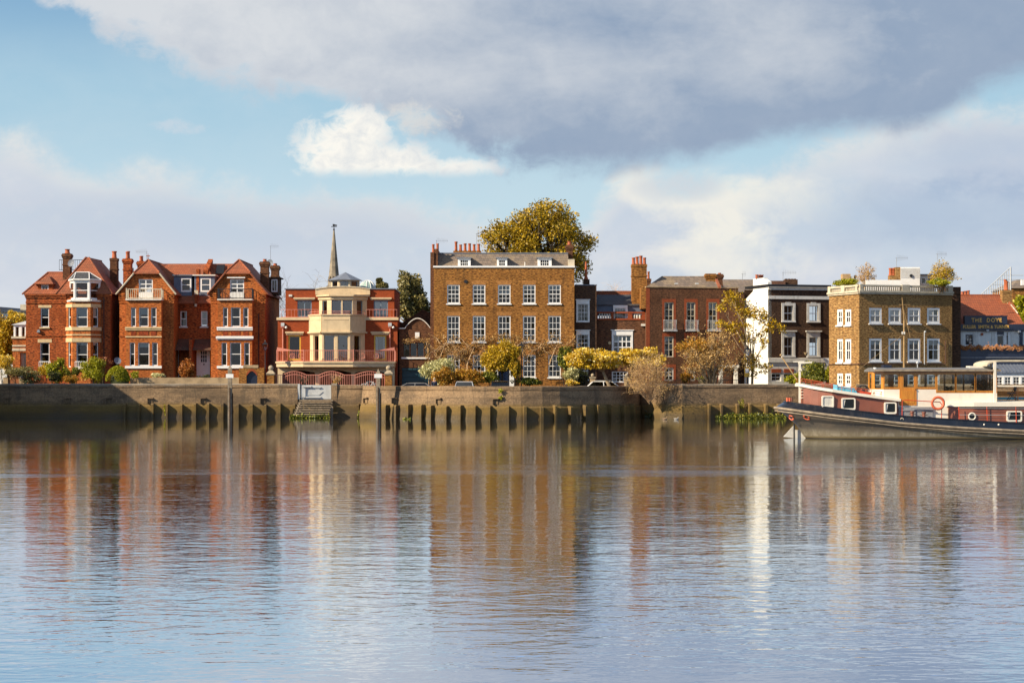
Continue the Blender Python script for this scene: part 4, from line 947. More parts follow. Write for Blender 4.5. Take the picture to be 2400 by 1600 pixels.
    lr = MB(); za = Z(zcy(515), yl); R2 = rl_ * 1.28; o8 = [(lcx + R2 * math.cos(a_), yl + R2 * math.sin(a_), lz1) for a_ in ang]; lr.add(o8 + [(lcx, yl, za)], [(i, (i + 1) % 8, 8) for i in range(8)] + [tuple(range(7, -1, -1))]); lr.build('lantern_roof', 'lead', t)
    yd = Y + 6.5; dcx = X(zc_(862), yd); dr = X(zc_(935), yd) - dcx; zb_ = Z(zcy(668), yd); rad = dr; m = MB(); prof = [(max(.01, rad * math.cos(R(90 * i / 8))), 1.12 * rad * math.sin(R(90 * i / 8))) for i in range(9)]
    dm = MB().lathe((dcx, yd, zb_), prof, 24).build('glass_dome', 'green_glass_dome', t, True)
    rb = MB()
    for k in range(6):
        a_ = math.pi / 6 * k + .5
        for sg in (0, math.pi): rb.tube([(dcx + r * 1.01 * math.cos(a_ + sg), yd + r * 1.01 * math.sin(a_ + sg), zb_ + h_ * 1.005) for r, h_ in prof], .045, 4)
    rb.build('dome_rib', 'white', dm)
    # wall lanterns with downpipes
    for zx in (122, 1060):
        d = MB(); px, pz = X(zc_(zx), Y - .15), Z(zcy(1000), Y); d.cyl((px, Y - .1, zb), (px, Y - .1, pz), .06, n=6); d.box(px - .17, px + .17, Y - .25, Y - .003, pz, pz + .14); d.build('downpipe', 'pink_iron', t)
        d = MB(); d.box(px - .16, px + .16, Y - .3, Y - .003, pz + .14, pz + .46); d.build('wall_lantern', 'pale_grey', t)
        d = MB(); d.ball((px + .32, Y - .2, pz + .02), .12); d.build('globe_lamp', 'white', t, True)
    al = MB(); al.pbox(pu, pu.s(zc_(176)), pu.s(zc_(205)), Z(zcy(728), Yu), Z(zcy(710), Yu), 0, .1); al.build('alarm_box', 'dirty_white', t)
house_c()

# ================================================================ church spire behind house C
def spire():
    Y = 150.0; cx = X(782.7, Y); t = thing('church_spire', 'slender grey stone church spire rising behind the red villa', 'church', (cx, Y, GZ))
    za, zb_, zc = Z(540, Y), Z(671, Y), Z(690, Y); r = X(797, Y) - cx; m = MB()
    oc = lambda rr, z: [(cx + rr * math.cos(R(22.5 + 45 * i)), Y + rr * math.sin(R(22.5 + 45 * i)), z) for i in range(8)]
    n = 8; m.add(oc(r * 1.04, zb_) + oc(.12, za), [(i, (i + 1) % n, (i + 1) % n + n, i + n) for i in range(n)] + [tuple(range(n, 2 * n))])
    m.build('spire', 'spire_stone', t)
    w = MB(); w.box(cx - r * 1.15, cx + r * 1.15, Y - r * 1.15, Y + r * 1.15, GZ, zb_); w.build('tower', 'spire_stone', t)
    for zf in (.12,):
        for k in range(8):
            a = R(45 * k); rr = r * (1 - zf) * .95; q = (cx + rr * math.cos(a), Y + rr * math.sin(a)); z = zb_ + (za - zb_) * zf
            d = MB(); d.hexa([(q[0] - .16, q[1] - .16, z - .35), (q[0] + .16, q[1] - .16, z - .35), (q[0] + .16, q[1] + .16, z - .35), (q[0] - .16, q[1] + .16, z - .35), (q[0] - .04, q[1] - .2, z + .5), (q[0] + .04, q[1] - .2, z + .5), (q[0] + .04, q[1] + .2, z + .5), (q[0] - .04, q[1] + .2, z + .5)]); d.build('lucarne', 'dark_brick', t)
    v = MB(); zt = Z(525, Y); v.cyl((cx, Y, za - .2), (cx, Y, zt), .06, n=6); v.box(cx - .45, cx + .45, Y - .04, Y + .04, za + .55, za + .65); v.ball((cx, Y, za + .15), .16); v.hexa([(cx - .2, Y - .03, zt - .35), (cx + .5, Y - .03, zt - .3), (cx + .5, Y + .03, zt - .3), (cx - .2, Y + .03, zt - .35), (cx - .2, Y - .03, zt), (cx + .5, Y - .03, zt - .15), (cx + .5, Y + .03, zt - .15), (cx - .2, Y + .03, zt)]); v.build('weather_vane', 'black_iron', t)
spire()

# ================================================================ house D: little garage house
def house_d():
    Y = 22.5; pl = front(Y, 935.5, 1015); x0, x1 = pl.p0.x, pl.p1.x; t = thing('garage_house', 'low brown brick garage house with curved pediment and teal doors', 'house', ((x0 + x1) / 2, Y, GZ))
    ze = Z(zcy(1010), Y); h = []
    h.append((*pl.rect(zc_(1165), zc_(1410), zcy(1352), zcy(1500))[:2], GZ, Z(zcy(1350), Y), .2))
    for i in range(4):
        a = 1175 + i * 62; h.append(window(t, pl, (zc_(a), zc_(a + 60), zcy(1130), zcy(1255)), 1, 1, frame='dark_tile', meet=False, rec=.1, fw=.06, curtain=.1))
    w = MB(); shell(w, [(x0, Y), (x1, Y), (x1, Y + 8), (x0, Y + 8)], GZ, ze, {0: h})
    n = 12; sa, sb = pl.s(zc_(1190)), pl.s(zc_(1415)); arc = [(sb + (sa - sb) * i / n, ze + .95 * math.sin(math.pi * i / n) ** .9) for i in range(n + 1)]
    w.prism(pl, [(sa, ze)] + [(sb, ze)] + arc[1:-1], -.3, 0.001); w.build('wall', 'brown_brick', t)
    c = MB(); pts = [(pl.s(zc_(1140)), ze)] + arc[::-1] + [(pl.L + .1, ze)]
    for i in range(len(pts) - 1):
        a, b = pts[i], pts[i + 1]; c.hexa([pl.pt(a[0], a[1], .15), pl.pt(b[0], b[1], .15), pl.pt(b[0], b[1], -.2), pl.pt(a[0], a[1], -.2), pl.pt(a[0], a[1] + .1, .15), pl.pt(b[0], b[1] + .1, .15), pl.pt(b[0], b[1] + .1, -.2), pl.pt(a[0], a[1] + .1, -.2)])
    c.build('cornice', 'dirty_white', t)
    s = MB(); s.pbox(pl, pl.s(zc_(1160)), pl.s(zc_(1425)), Z(zcy(1272), Y), Z(zcy(1258), Y), -.1, .12); s.build('sill', 'white', t)
    hh = h[0]; k = 6
    for i in range(k):
        d = MB(); zz0 = GZ + (hh[3] - GZ) * i / k; d.pbox(pl, hh[0], hh[1], zz0 + .02, GZ + (hh[3] - GZ) * (i + 1) / k - .01, -.26, -.2); d.build('garage_door_panel', 'teal', t)
    d = MB(); d.pbox(pl, hh[0], hh[1], hh[3] - .2, hh[3] - .05, -.1, .05); d.build('door_head', 'teal', t)
    p = MB(); p.pbox(pl, pl.s(zc_(1280)), pl.s(zc_(1318)), Z(zcy(1090), Y), Z(zcy(1040), Y), 0, .06); p.build('plaque', 'white', t)
    p = MB(); p.cyl((X(zc_(1435), Y), Y - .1, GZ), (X(zc_(1435), Y), Y - .1, ze), .05, n=6); p.build('downpipe', 'pale_grey', t)
    p = MB(); p.cyl((X(zc_(1125), Y), Y - .12, GZ), (X(zc_(1125), Y), Y - .12, ze - 1), .07, n=6); p.build('vent_pipe', 'navy', t)
    g = MB(); Yg = Y + 3.5; pg = front(Yg, 930, 1012); zp = Z(725, Yg); g.prism(pg, [(0, GZ), (pg.L, GZ), (pg.L, Z(735, Yg)), (pg.s(991), zp), (0, Z(764, Yg))], -5, 0); g.build('rear_gable', 'dark_brick', t)
house_d()

# ================================================================ house E: the large Georgian house
YE = 19.0
def zd_(zx): return 980 + zx / 3.2659
def zdy(zy): return 440 + zy / 3.2667
def house_e():
    Y = YE; pl = front(Y, 1016.7, 1346); x0, x1 = pl.p0.x, pl.p1.x; yb = Y + 11; zt = Z(627, Y)
    t = thing('georgian_house', 'large brown brick Georgian house, five windows wide with three white dormers', 'house', ((x0 + x1) / 2, Y, GZ))
    h = []; cs = (1062.7, 1122.7, 1181.8, 1240.3, 1299.7)
    for row, (a, b, ny, bl) in enumerate(((667.3, 711.5, 4, (.35, .3, .5, .25, .3)), (740.2, 801.5, 4, (0, 0, 0, 0, 0)), (831.5, 884, 4, (0, 0, 0, 0, 0)))):
        for i, c in enumerate(cs):
            if row == 2 and i == 2: continue
            h.append(window(t, pl, (c - 14.7, c + 14.7, a, b), 3, ny, sill='white', fw=.09, bar=.035, blind=bl[i], rec=.07, sillh=.1, curtain=.12 if (i + row) % 2 else 0))
            s0, s1, z0, z1 = h[-1]; ar = MB(); ar.prism(pl, [(s0 - .02, z1), (s1 + .02, z1), (s1 + .16, z1 + .38), (s0 - .16, z1 + .38)], -.02, .006); ar.build('brick_arch', 'gauged_brick', t)
    dr = pl.rect(1167, 1194.5, 862, 893); h.append((dr[0], dr[1], GZ, Z(855, Y), .3))
    w = MB(); shell(w, [(x0, Y), (x1, Y), (x1, yb), (x0, yb)], GZ, zt, {0: h}, depth=.14); w.build('wall', 'stock_brick', t)
    d = MB(); d.pbox(pl, dr[0], dr[1], GZ, Z(858, Y), -.35, -.28); dd = d.build('front_door', 'door_blue', t)
    for a in (.08, .58):
        for zz in (.3, 1.3): q = MB(); wd = dr[1] - dr[0]; q.pbox(pl, dr[0] + wd * a, dr[0] + wd * (a + .34), GZ + zz, GZ + zz + .8, -.28, -.25); q.build('door_panel', 'door_blue', dd)
    q = MB(); q.pbox(pl, dr[0] - .25, dr[0] + .02, GZ, Z(852, Y), -.1, .25); q.pbox(pl, dr[1] - .02, dr[1] + .4, GZ, Z(852, Y), -.1, .25); q.pbox(pl, dr[0] - .4, dr[1] + .5, Z(852, Y) + .001, Z(845, Y), -.1, .4); q.build('door_surround', 'white', t)
    c = MB(); c.pbox(pl, -.06, pl.L + .06, zt, Z(623, Y), -.6, .1); c.build('coping', 'white', t)
    # party strip at the left
    s = MB(); Ys = Y + .7; s.box(X(1008.5, Ys), x0 - .002, Ys, yb, GZ, Z(591, Ys)); s.box(X(1018, Ys), X(1026, Ys), Ys + .1, yb - 1, zt, Z(583, Ys)); s.build('side_wall', 'brown_brick', t)
    # mansard roof
    zr = Z(594, Y + 2.2); r = MB(); rx0, rx1 = X(1024, Y), X(1333, Y)
    r.hexa([(rx0, Y + .55, zt - .2), (rx1, Y + .55, zt - .2), (rx1, yb - .5, zt - .2), (rx0, yb - .5, zt - .2), (rx0, Y + 2.2, zr), (rx1, Y + 2.2, zr), (rx1, yb - 2.5, zr), (rx0, yb - 2.5, zr)]); r.build('roof', 'slate', t)
    rg = MB(); rg.box(rx0, rx1, Y + 2.1, Y + 2.35, zr - .04, zr + .07); rg.build('ridge', 'lead', t)
    for (a, b) in ((298, 408), (597, 688), (908, 1028)):
        Yd = Y + .62; pd = front(Yd, zd_(a) + 2, zd_(b) - 2); z0, z1 = Z(624.5, Yd), Z(zdy(541), Yd); wd = (zd_(b) - zd_(a)); m_ = (zd_(a) + zd_(b)) / 2
        hw = window(t, pd, (m_ - wd * .30, m_ + wd * .30, zdy(549), 624), 4 if wd > 30 else 3, 2, meet=False, rec=.04, fw=.06, bar=.03, blind=0)
        dm = MB(); shell(dm, [(pd.p0.x, Yd), (pd.p1.x, Yd), (pd.p1.x, Yd + 2), (pd.p0.x, Yd + 2)], z0, z1, {0: [hw]}, depth=.05); dm.build('dormer', 'white', t)
        dd = MB(); dd.box(pd.p0.x - .12, pd.p1.x + .12, Yd - .15, Yd + 2, z1 + .003, z1 + .1); dd.build('dormer_roof', 'lead', t)
    # chimneys
    y = Y + 3.5; chimney(t, X(zd_(272), y), X(zd_(480), y), y, y + .8, zr - .6, Z(zdy(483), y), 'stock_brick', 6, poth=.72, potr=.15, corbel=False, band=False, hs=[1.25, .85, 1, 1, .9, .95])
    y = Y + 2.4; chimney(t, X(zd_(1136), y), X(zd_(1182), y), y, y + .8, zt - .3, Z(zdy(438), y), 'brown_brick', 1, poth=.42, potr=.2)
    y = Y + 1.3
    for zx, zz in ((116, 490), (149, 485)):
        MB().lathe((X(zd_(zx), y), y, Z(zdy(zz), y) - .1), [(.14, 0), (.15, .05), (.12, .1), (.11, .7), (.14, .75), (.13, .8), (.08, .8)], 10).build('chimney_pot', 'terracotta_pot', t, True)
    b = MB(); b.box(X(zd_(1150), Y), x1 + .03, Y + .3, Y + 1.6, zt + .12, Z(zdy(545), Y)); b.build('parapet_block', 'pale_stone', t)
    v = MB(); v.cyl((X(zd_(365), Y), Y - .06, Z(zdy(717), Y)), (X(zd_(365), Y), Y + .02, Z(zdy(717), Y)), .17, n=14); v.build('vent_disc', 'black_iron', t)
    v = MB(); v.cyl((X(zd_(817), Y + .4), Y + .45, zt), (X(zd_(817), Y + .4), Y + .45, Z(zdy(566), Y)), .04, n=6); v.build('vent_pipe', 'dirty_white', t)
    ra = MB(); Yr = Y - .35
    for c in (1240.3, 1299.7): railing(ra, [(X(c - 14, Yr), Yr), (X(c + 14, Yr), Yr)], Z(888, Yr), Z(882, Yr), .12, .012, .02)
    ra.build('window_railing', 'white', t)
house_e()
aerial((X(1023, 22), 22, Z(590, 22)), 1.1, 9, 1.1, 'thin television aerial above the left chimney pots of the Georgian house', .2)
aerial((X(1117, 22), 22, Z(594, 22)), 1.9, 3, .3, 'upright aerial mast beside the row of six chimney pots', .2)

# ================================================================ houses F and G: dark narrow house and low house with balustrade
def ze_(zx): return 1320 + zx / 3.9196
def zey(zy): return 560 + zy / 3.92
def house_f():
    Y = 20.0; pl = front(Y, 1346.6, 1398); x0, x1 = pl.p0.x, pl.p1.x; zt = Z(669, Y)
    t = thing('narrow_house', 'narrow dark brick house with two white framed windows beside the Georgian house', 'house', ((x0 + x1) / 2, Y, GZ)); h = []
    for a, b in ((595, 755), (875, 1035)):
        h.append(window(t, pl, (ze_(132), ze_(230), zey(a), zey(b)), 3, 4, fw=.06, bar=.03, rec=.12, curtain=.2)); s0, s1, z0, z1 = h[-1]
        q = MB(); q.pbox(pl, s0 - .12, s0, z0 - .1, z1 + .35, -.1, .05); q.pbox(pl, s1, s1 + .12, z0 - .1, z1 + .35, -.1, .05); q.pbox(pl, s0, s1, z1, z1 + .35, -.1, .03); q.pbox(pl, s0 - .2, s1 + .2, z1 + .351, z1 + .42, -.1, .1); q.pbox(pl, s0, s1, z0 - .1, z0, -.1, .06)
        n = 12
        for i in range(n): q.pbox(pl, s0 + (s1 - s0) * (i + .1) / n, s0 + (s1 - s0) * (i + .75) / n, z1 - .07, z1 + .001, -.05, .02)
        q.build('window_surround', 'white', t)
    h.append(window(t, pl, (ze_(132), ze_(230), 850, 889), 3, 4, sill='white'))
    w = MB(); shell(w, [(x0, Y), (x1, Y), (x1, Y + 9), (x0, Y + 9)], GZ, zt, {0: h}); w.build('wall', 'dark_brick', t)
    c = MB(); c.pbox(pl, 0.02, pl.L + .05, zt + .002, zt + .1, -.4, .06); c.build('coping', 'lead', t)
    y = Y + 1; c = MB(); c.box(X(ze_(185), y), X(ze_(243), y), y, y + .6, zt - .2, Z(zey(370), y)); cc = c.build('chimney', 'dark_brick', t)
    MB().lathe(((X(ze_(211), y)), y + .3, Z(zey(370), y)), [(.22, 0), (.16, .2), (.12, .3), (.11, 1.2), (.09, 1.4), (.09, 1.65), (.06, 1.65)], 12).build('chimney_pot', 'terracotta_pot', cc, True)
house_f()
def baluster(m, x, y, z0, z1, r=.07):
    H = z1 - z0; m.lathe((x, y, z0), [(r, 0), (r, H * .08), (r * .5, H * .16), (r * 1.05, H * .38), (r * .75, H * .6), (r * .45, H * .78), (r, H * .92), (r, H)], 8)
def house_g():
    Y = 21.0; pl = front(Y, 1394.5, 1514); x0, x1 = pl.p0.x, pl.p1.x; zt = Z(zey(745), Y); zp = Z(zey(668), Y)
    t = thing('balustrade_house', 'low brown brick house with a balustraded parapet and white tripartite window', 'house', ((x0 + x1) / 2, Y, GZ)); h = []
    h.append(window(t, pl, (ze_(460), ze_(626), zey(882), 829), 4, 3, fw=.08, bar=.09, meet=False, rec=.1)); s0, s1, z0, z1 = h[-1]
    q = MB(); q.pbox(pl, s0 - .14, s0, z0 - .1, z1 + .42, -.1, .06); q.pbox(pl, s1, s1 + .14, z0 - .1, z1 + .42, -.1, .06); q.pbox(pl, s0, s1, z1, z1 + .42, -.1, .05); q.pbox(pl, s0 - .25, s1 + .25, z1 + .421, z1 + .5, -.1, .12)
    for i in range(20): q.pbox(pl, s0 + (s1 - s0) * (i + .1) / 20, s0 + (s1 - s0) * (i + .75) / 20, z1 - .06, z1 + .001, -.05, .03)
    q.build('window_surround', 'white', t)
    h.append(window(t, pl, (ze_(447), ze_(595), zey(1215), 896), 4, 3, fw=.1, bar=.06, meet=False, rec=.1))
    w = MB(); shell(w, [(x0, Y), (x1, Y), (x1, Y + 9), (x0, Y + 9)], GZ, zt, {0: h}); w.build('wall', 'brown_brick', t)
    bd = MB(); bd.pbox(pl, 0, pl.L, zt + .003, zt + .16, -.3, .06); bd.pbox(pl, 0, pl.L, zp - .15, zp, -.3, .05)
    for a, b in ((290, 318), (440, 462), (594, 635), (720, 760)): bd.pbox(pl, pl.s(ze_(a)) + .003, pl.s(ze_(b)) - .003, zt + .16, zp - .15, -.3, .03)
    bd.build('parapet', 'rubbed_red', t)
    for lst in ((335, 358, 381, 404, 427), (655, 680, 705)):
        for zx in lst: b = MB(); baluster(b, X(ze_(zx), Y), Y + .12, zt + .16, zp - .15, .1); b.build('baluster', 'dirty_white', t, True)
    Yd = Y + .5; pd = front(Yd, ze_(460), ze_(592)); hw = window(t, pd, (ze_(470), ze_(575), zey(632), zey(752)), 4, 3, meet=False, rec=.05, fw=.06, bar=.03)
    dm = MB(); z1 = Z(zey(608), Yd); shell(dm, [(pd.p0.x, Yd), (pd.p1.x, Yd), (pd.p1.x, Yd + 2), (pd.p0.x, Yd + 2)], zt, z1, {0: [hw]}, depth=.06); dm.build('dormer', 'white', t)
    ld = MB(); ld.box(X(ze_(305), Yd), pd.p0.x - .02, Yd + .3, Yd + 2, zp - .3, Z(zey(602), Yd)); ld.box(pd.p1.x + .02, X(ze_(745), Yd), Yd + .3, Yd + 2, zp - .3, Z(zey(602), Yd)); build_each(ld, 'lead_face', 'lead_blue', t)
    r = MB(); a = Z(zey(602), Yd); b_ = Z(zey(512), Y + 5); r.slab([(X(ze_(300), Yd), Yd + .15, a), (X(ze_(748), Yd), Yd + .15, a), (X(ze_(720), Y + 5), Y + 5, b_), (X(ze_(310), Y + 5), Y + 5, b_)], .1); r.build('roof', 'grey_slate', t)
    r = MB(); yy = Y + 6; r.box(X(ze_(305), yy), X(ze_(640), yy), yy, yy + 3, Z(zey(530), yy), Z(zey(476), yy)); r.build('rear_roof', 'clay_tile', t)
    y = Y + .9; c = chimney(t, X(ze_(632), y), X(ze_(768), y), y, y + 1.3, zt, Z(zey(232), y), 'stock_brick', 4, poth=.75, potr=.17, corbel=False)
    y = Y + 4; c = chimney(t, X(ze_(768), y), X(ze_(806), y), y, y + .8, zt, Z(zey(365), y), 'brown_brick', 1, poth=.8, potr=.12, corbel=False, band=False)
    q = MB(); q.cyl((X(ze_(427), Y), Y - .04, Z(zey(954), Y)), (X(ze_(427), Y), Y + .02, Z(zey(954), Y)), .14, n=16); q.build('plaque', 'cream_stone', t)
    q = MB(); q.box(X(ze_(715), Y), X(ze_(755), Y), Y - .35, Y, Z(zey(800), Y), Z(zey(780), Y)); q.build('wall_lantern', 'dirty_white', t)
house_g()

# ================================================================ house H: brown house with three tall windows
def house_h():
    Y = 19.5; pl = rfront(Y, 1514.5, 1730, 13); x0, x1 = pl.p0.x, pl.p1.x; zt = Z(zey(445), Y); yb = Y + 10
    t = thing('tall_window_house', 'brown brick house with three tall red edged windows and iron balconettes', 'house', ((x0 + x1) / 2, Y, GZ)); h = []
    xs = ((930, 1015), (1133, 1215), (1335, 1415))
    for row, (a, b) in enumerate(((580, 836), (893, 1085), (1180, 1300))):
        for i, (p, q) in enumerate(xs):
            h.append(window(t, pl, (ze_(p), ze_(q), zey(a), zey(b)), 2, 4 if row == 0 else 3, frame='pale_stone' if row < 2 else 'dirty_white', fw=.09, bar=.07, meet=False, rec=.1)); s0, s1, z0, z1 = h[-1]
            k = MB(); k.pbox(pl, s0 - .22, s0, z0, z1 + .3, -.02, .012); k.pbox(pl, s1, s1 + .22, z0, z1 + .3, -.02, .012); k.pbox(pl, s0, s1, z1, z1 + .3, -.02, .012); k.build('red_brick_surround', 'rubbed_red', t)
            if row == 0:
                bl = MB(); sa, sb_ = s0 - .12, s1 + .25; bl.pbox(pl, sa, sb_, z0 - .12, z0 - .02, 0, .4); railing(bl, [pl.pt(sa + .03, 0, 0)[:2], pl.pt(sa + .03, 0, .35)[:2], pl.pt(sb_ - .03, 0, .35)[:2], pl.pt(sb_ - .03, 0, 0)[:2]], z0 - .02, Z(zey(745), Y), .13, .012, .02); bl.build('balcony', 'pale_grey', t)
    h.append((pl.s(ze_(1460)), pl.s(ze_(1565)), GZ, Z(zey(1180), Y), .3)); hd = h[-1]
    w = MB(); shell(w, [tuple(pl.p0), tuple(pl.p1), (x1, yb), (x0, yb)], GZ, zt, {0: h}); w.build('wall', 'brown_brick', t)
    d = MB(); d.pbox(pl, hd[0], hd[1], GZ, hd[3], -.34, -.28); d.build('front_door', 'brown_door', t)
    q = MB(); q.pbox(pl, hd[1], hd[1] + .35, GZ, hd[3], -.1, .2); q.pbox(pl, hd[0] - .35, hd[0], GZ, hd[3], -.1, .2); q.pbox(pl, hd[0] - .45, hd[1] + .45, hd[3] + .001, hd[3] + .25, -.1, .3); q.build('door_surround', 'dirty_white', t)
    q = MB(); q.pbox(pl, 0.001, .35, GZ, zt - .01, -.02, .01); q.build('corner_strip', 'rubbed_red', t)
    q = MB(); q.pbox(pl, -.04, pl.L + .04, zt + .002, Z(zey(435), Y), -.3, .06); q.build('coping', 'sandstone', t)
    q = MB(); Yp = Y + .01; q.prism(front(Y + .03, ze_(716), ze_(760)), [(0, Z(zey(640), Y)), (X(ze_(760), Y) - X(ze_(716), Y), Z(zey(640), Y)), (X(ze_(760), Y) - X(ze_(716), Y), zt), (0, zt)], -8, 0); q.build('side_wing', 'stock_brick', t)
    r = MB(); zr = Z(zey(342), Y + 4); hip_roof(r, x0 + .1, X(ze_(1500), Y), Y + 2.1, yb, Z(zey(432), Y), zr, X(ze_(905), Y + 4), X(ze_(1290), Y + 4), Y + 3.8, Y + 5.5); rf = r.build('roof', 'slate', t)
    for zx in (1040, 1230): q = MB(); yq = Y + 1.3; q.box(X(ze_(zx - 14), yq), X(ze_(zx + 14), yq), yq - .1, yq + .5, Z(zey(415), yq) , Z(zey(404), yq)); q.build('skylight', 'pale_grey', t)
    r = MB(); yq = Y + 14.5; a, b = Z(zey(480), yq), Z(zey(372), yq + 4); r.slab([(X(ze_(1420), yq), yq, a), (X(ze_(1760), yq), yq, a), (X(ze_(1760), yq + 4), yq + 4, b), (X(ze_(1470), yq + 4), yq + 4, b)], .12); r.build('rear_roof', 'slate', t)
    w = MB(); w.box(X(ze_(1440), yq + .1), X(ze_(1755), yq + .1), yq + .1, yq + 4, GZ, a - .05); w.build('rear_wing', 'brown_brick', t)
    y = Y + 3; chimney(t, X(ze_(1312), y), X(ze_(1400), y), y, y + 1, zt, Z(zey(318), y), 'stock_brick', 0)
    chimney(t, X(ze_(1418), y), X(ze_(1466), y), y, y + 1, zt, Z(zey(322), y), 'brown_brick', 1, poth=.15)
    q = MB(); q.slab([(X(ze_(1390), y), y - .8, Z(zey(370), y)), (X(ze_(1410), y), y - .8, Z(zey(370), y)), (X(ze_(1448), Y + .4), Y + .4, Z(zey(432), Y)), (X(ze_(1425), Y + .4), Y + .4, Z(zey(432), Y))], .2); q.build('party_wall', 'clay_tile', t)
house_h()
aerial((X(1740, 28), 28, Z(660, 28)), .8, 3, .35, 'small television aerial above the long slate roof left of the white gable', .1)

# ================================================================ house I: white gable, dark brick front
def zf_(zx): return 1680 + zx / 4.6125
def zfy(zy): return 580 + zy / 4.6118
def house_i():
    Y = 17.0; pl = rfront(Y, 1800, 1946, 16); x0, x1 = pl.p0.x, pl.p1.x; zt = Z(zfy(430), Y); bk = -pl.n * 5.6; c3, c4 = pl.p1 + bk, pl.p0 + bk; yb = c4.y
    t = thing('white_gable_house', 'dark brick terrace house with a tall white rendered side gable', 'house', ((x0 + x1) / 2, Y, GZ)); h = []
    for (a, b), (c, d) in (((725, 822), (628, 792)), ((998, 1092), (630, 795)), ((725, 820), (968, 1170)), ((998, 1090), (970, 1170))):
        hw = window(t, pl, (zf_(a), zf_(b), zfy(c), zfy(d)), 2, 2, fw=.05, bar=.03, rec=.12, sill='white', sillx=.25, blind=.3 if (a == 998 and c == 970) else 0, curtain=.12); h.append(hw); s0, s1, z0, z1 = hw
        q = MB(); q.pbox(pl, s0 - .24, s0, z0, z1 + .24, -.1, .06); q.pbox(pl, s1, s1 + .24, z0, z1 + .24, -.1, .06); q.pbox(pl, s0, s1, z1, z1 + .24, -.1, .055)
        if c > 900: q.pbox(pl, s0 - .24, s1 + .24, z1 + .241, z1 + .5, -.05, .05); q.pbox(pl, s0 - .36, s1 + .36, z1 + .501, z1 + .62, -.05, .2)
        else: q.prism(pl, [(s0 + .15, z1 + .24), (s1 - .15, z1 + .24), (s1 - .2, z1 + .32), (s0 + .2, z1 + .32)], -.02, .06)
        q.build('window_surround', 'dirty_white', t)
    # ground storey rendered white
    hg = [window(t, pl, (zf_(585), zf_(695), zfy(1360), 893), 2, 2, rec=.12), window(t, pl, (zf_(725), zf_(830), zfy(1360), 893), 2, 2, rec=.12)]
    zs = Z(838, Y)
    w = MB(); wallface(w, pl, zs, zt, h); w.build('front_wall', 'dark_brick', t)
    w = MB(); wallface(w, pl, GZ, zs, hg); w.build('ground_wall', 'dirty_white', t); w = MB()
    w.pbox(pl, 0, pl.L, Z(zfy(1240), Y), Z(zfy(1195), Y), 0, .12); w.pbox(pl, 0, pl.L, Z(zfy(555), Y), Z(zfy(520), Y), 0, .08); w.pbox(pl, -.05, pl.L, zt, Z(zfy(425), Y), -.3, .3); w.pbox(pl, -.02, pl.L, zt - .22, zt - .002, 0, .14); build_each(w, 'stucco', 'dirty_white', t)
    for (a, b) in ((590, 695), (725, 830)): q = MB(); q.pbox(pl, pl.s(zf_(a)), pl.s(zf_(b)), Z(zfy(1352), Y), Z(zfy(1310), Y), 0, .05); q.build('red_panel', 'rubbed_red', t)
    f = MB(); f.pbox(pl, -.1, pl.L, Z(zfy(424), Y), Z(zfy(397), Y), -5.2, .2); f.build('roof', 'black_iron', t)
    # white side: outline steps down towards the back
    ps = Pl(tuple(c4), tuple(pl.p0)); zc = Z(zfy(335), Y + 2.5)
    s_ch0, s_ch1 = ps.s(zf_(392)), ps.L - .9
    g = MB(); g.prism(ps, [(0, GZ), (ps.L, GZ), (ps.L, zt + .5), (s_ch1, zt + .8), (s_ch1, zc), (ps.s(zf_(392)), zc), (ps.s(zf_(392)), Z(zfy(480), Y + 5)), (0.01, Z(zfy(575), yb))], -.35, 0.0); g.build('white_gable', 'stucco', t)
    b = MB(); b.poly([(c4.x, c4.y, GZ), (c3.x, c3.y, GZ), (c3.x, c3.y, zt), (c4.x, c4.y, zt)][::-1]); b.build('rear_wall', 'dark_brick', t)
    for i, px in enumerate((432, 462, 490)): yy = Y + 2.5 + .2 * i; MB().lathe((X(zf_(px), yy), yy, zc), [(.14, 0), (.15, .05), (.12, .1), (.12, .28), (.15, .32), (.14, .36), (.1, .36)], 10).build('chimney_pot', 'terracotta_pot', t, True)
    c = MB(); c.box(x0 + .0, X(zf_(530), Y + 2.5), Y + 2.0, Y + 3.4, zt, Z(zfy(335), Y + 2.5)); c.build('chimney', 'dark_brick', t)
    y = Y + 6; c = MB(); c.box(X(zf_(735), y), X(zf_(875), y), y, y + 1, zt, Z(zfy(345), y)); 
    for i in range(4): c.cyl((X(zf_(755 + 32 * i), y), y + .5, Z(zfy(345), y)), (X(zf_(755 + 32 * i), y), y + .5, Z(zfy(335), y)), .13, n=8)
    c.build('chimney', 'dark_brick', t)
    r = MB(); r.box(X(zf_(530), y), X(zf_(735), y), y - .5, y + 3, zt, Z(zfy(362), y)); r.build('rear_roof', 'dark_tile', t)
    s = MB(); s.prism(pl, [(pl.s(zf_(940)), Z(zfy(1130), Y)), (pl.s(zf_(956)), Z(zfy(1160), Y)), (pl.s(zf_(973)), Z(zfy(1130), Y))], 0, .08); s.build('alarm_box', 'cream_stone', t)
house_i()
aerial((X(1835, 24), 24, Z(662, 24)), 1.0, 8, 1.3, 'television aerial above the flat roof right of the white gable', .1)
q = MB(); Yq = 16.6; x0_, x1_ = X(1930, Yq), X(1945, Yq); q.hexa([(x0_, Yq - .02, Z(845, Yq)), (x1_, Yq - .02, Z(845, Yq)), (x1_, Yq + .02, Z(845, Yq)), (x0_, Yq + .02, Z(845, Yq)), (x0_, Yq - .02, Z(838.5, Yq)), (x1_, Yq - .02, Z(838.5, Yq)), (x1_, Yq + .02, Z(838.5, Yq)), (x0_, Yq + .02, Z(838.5, Yq))])
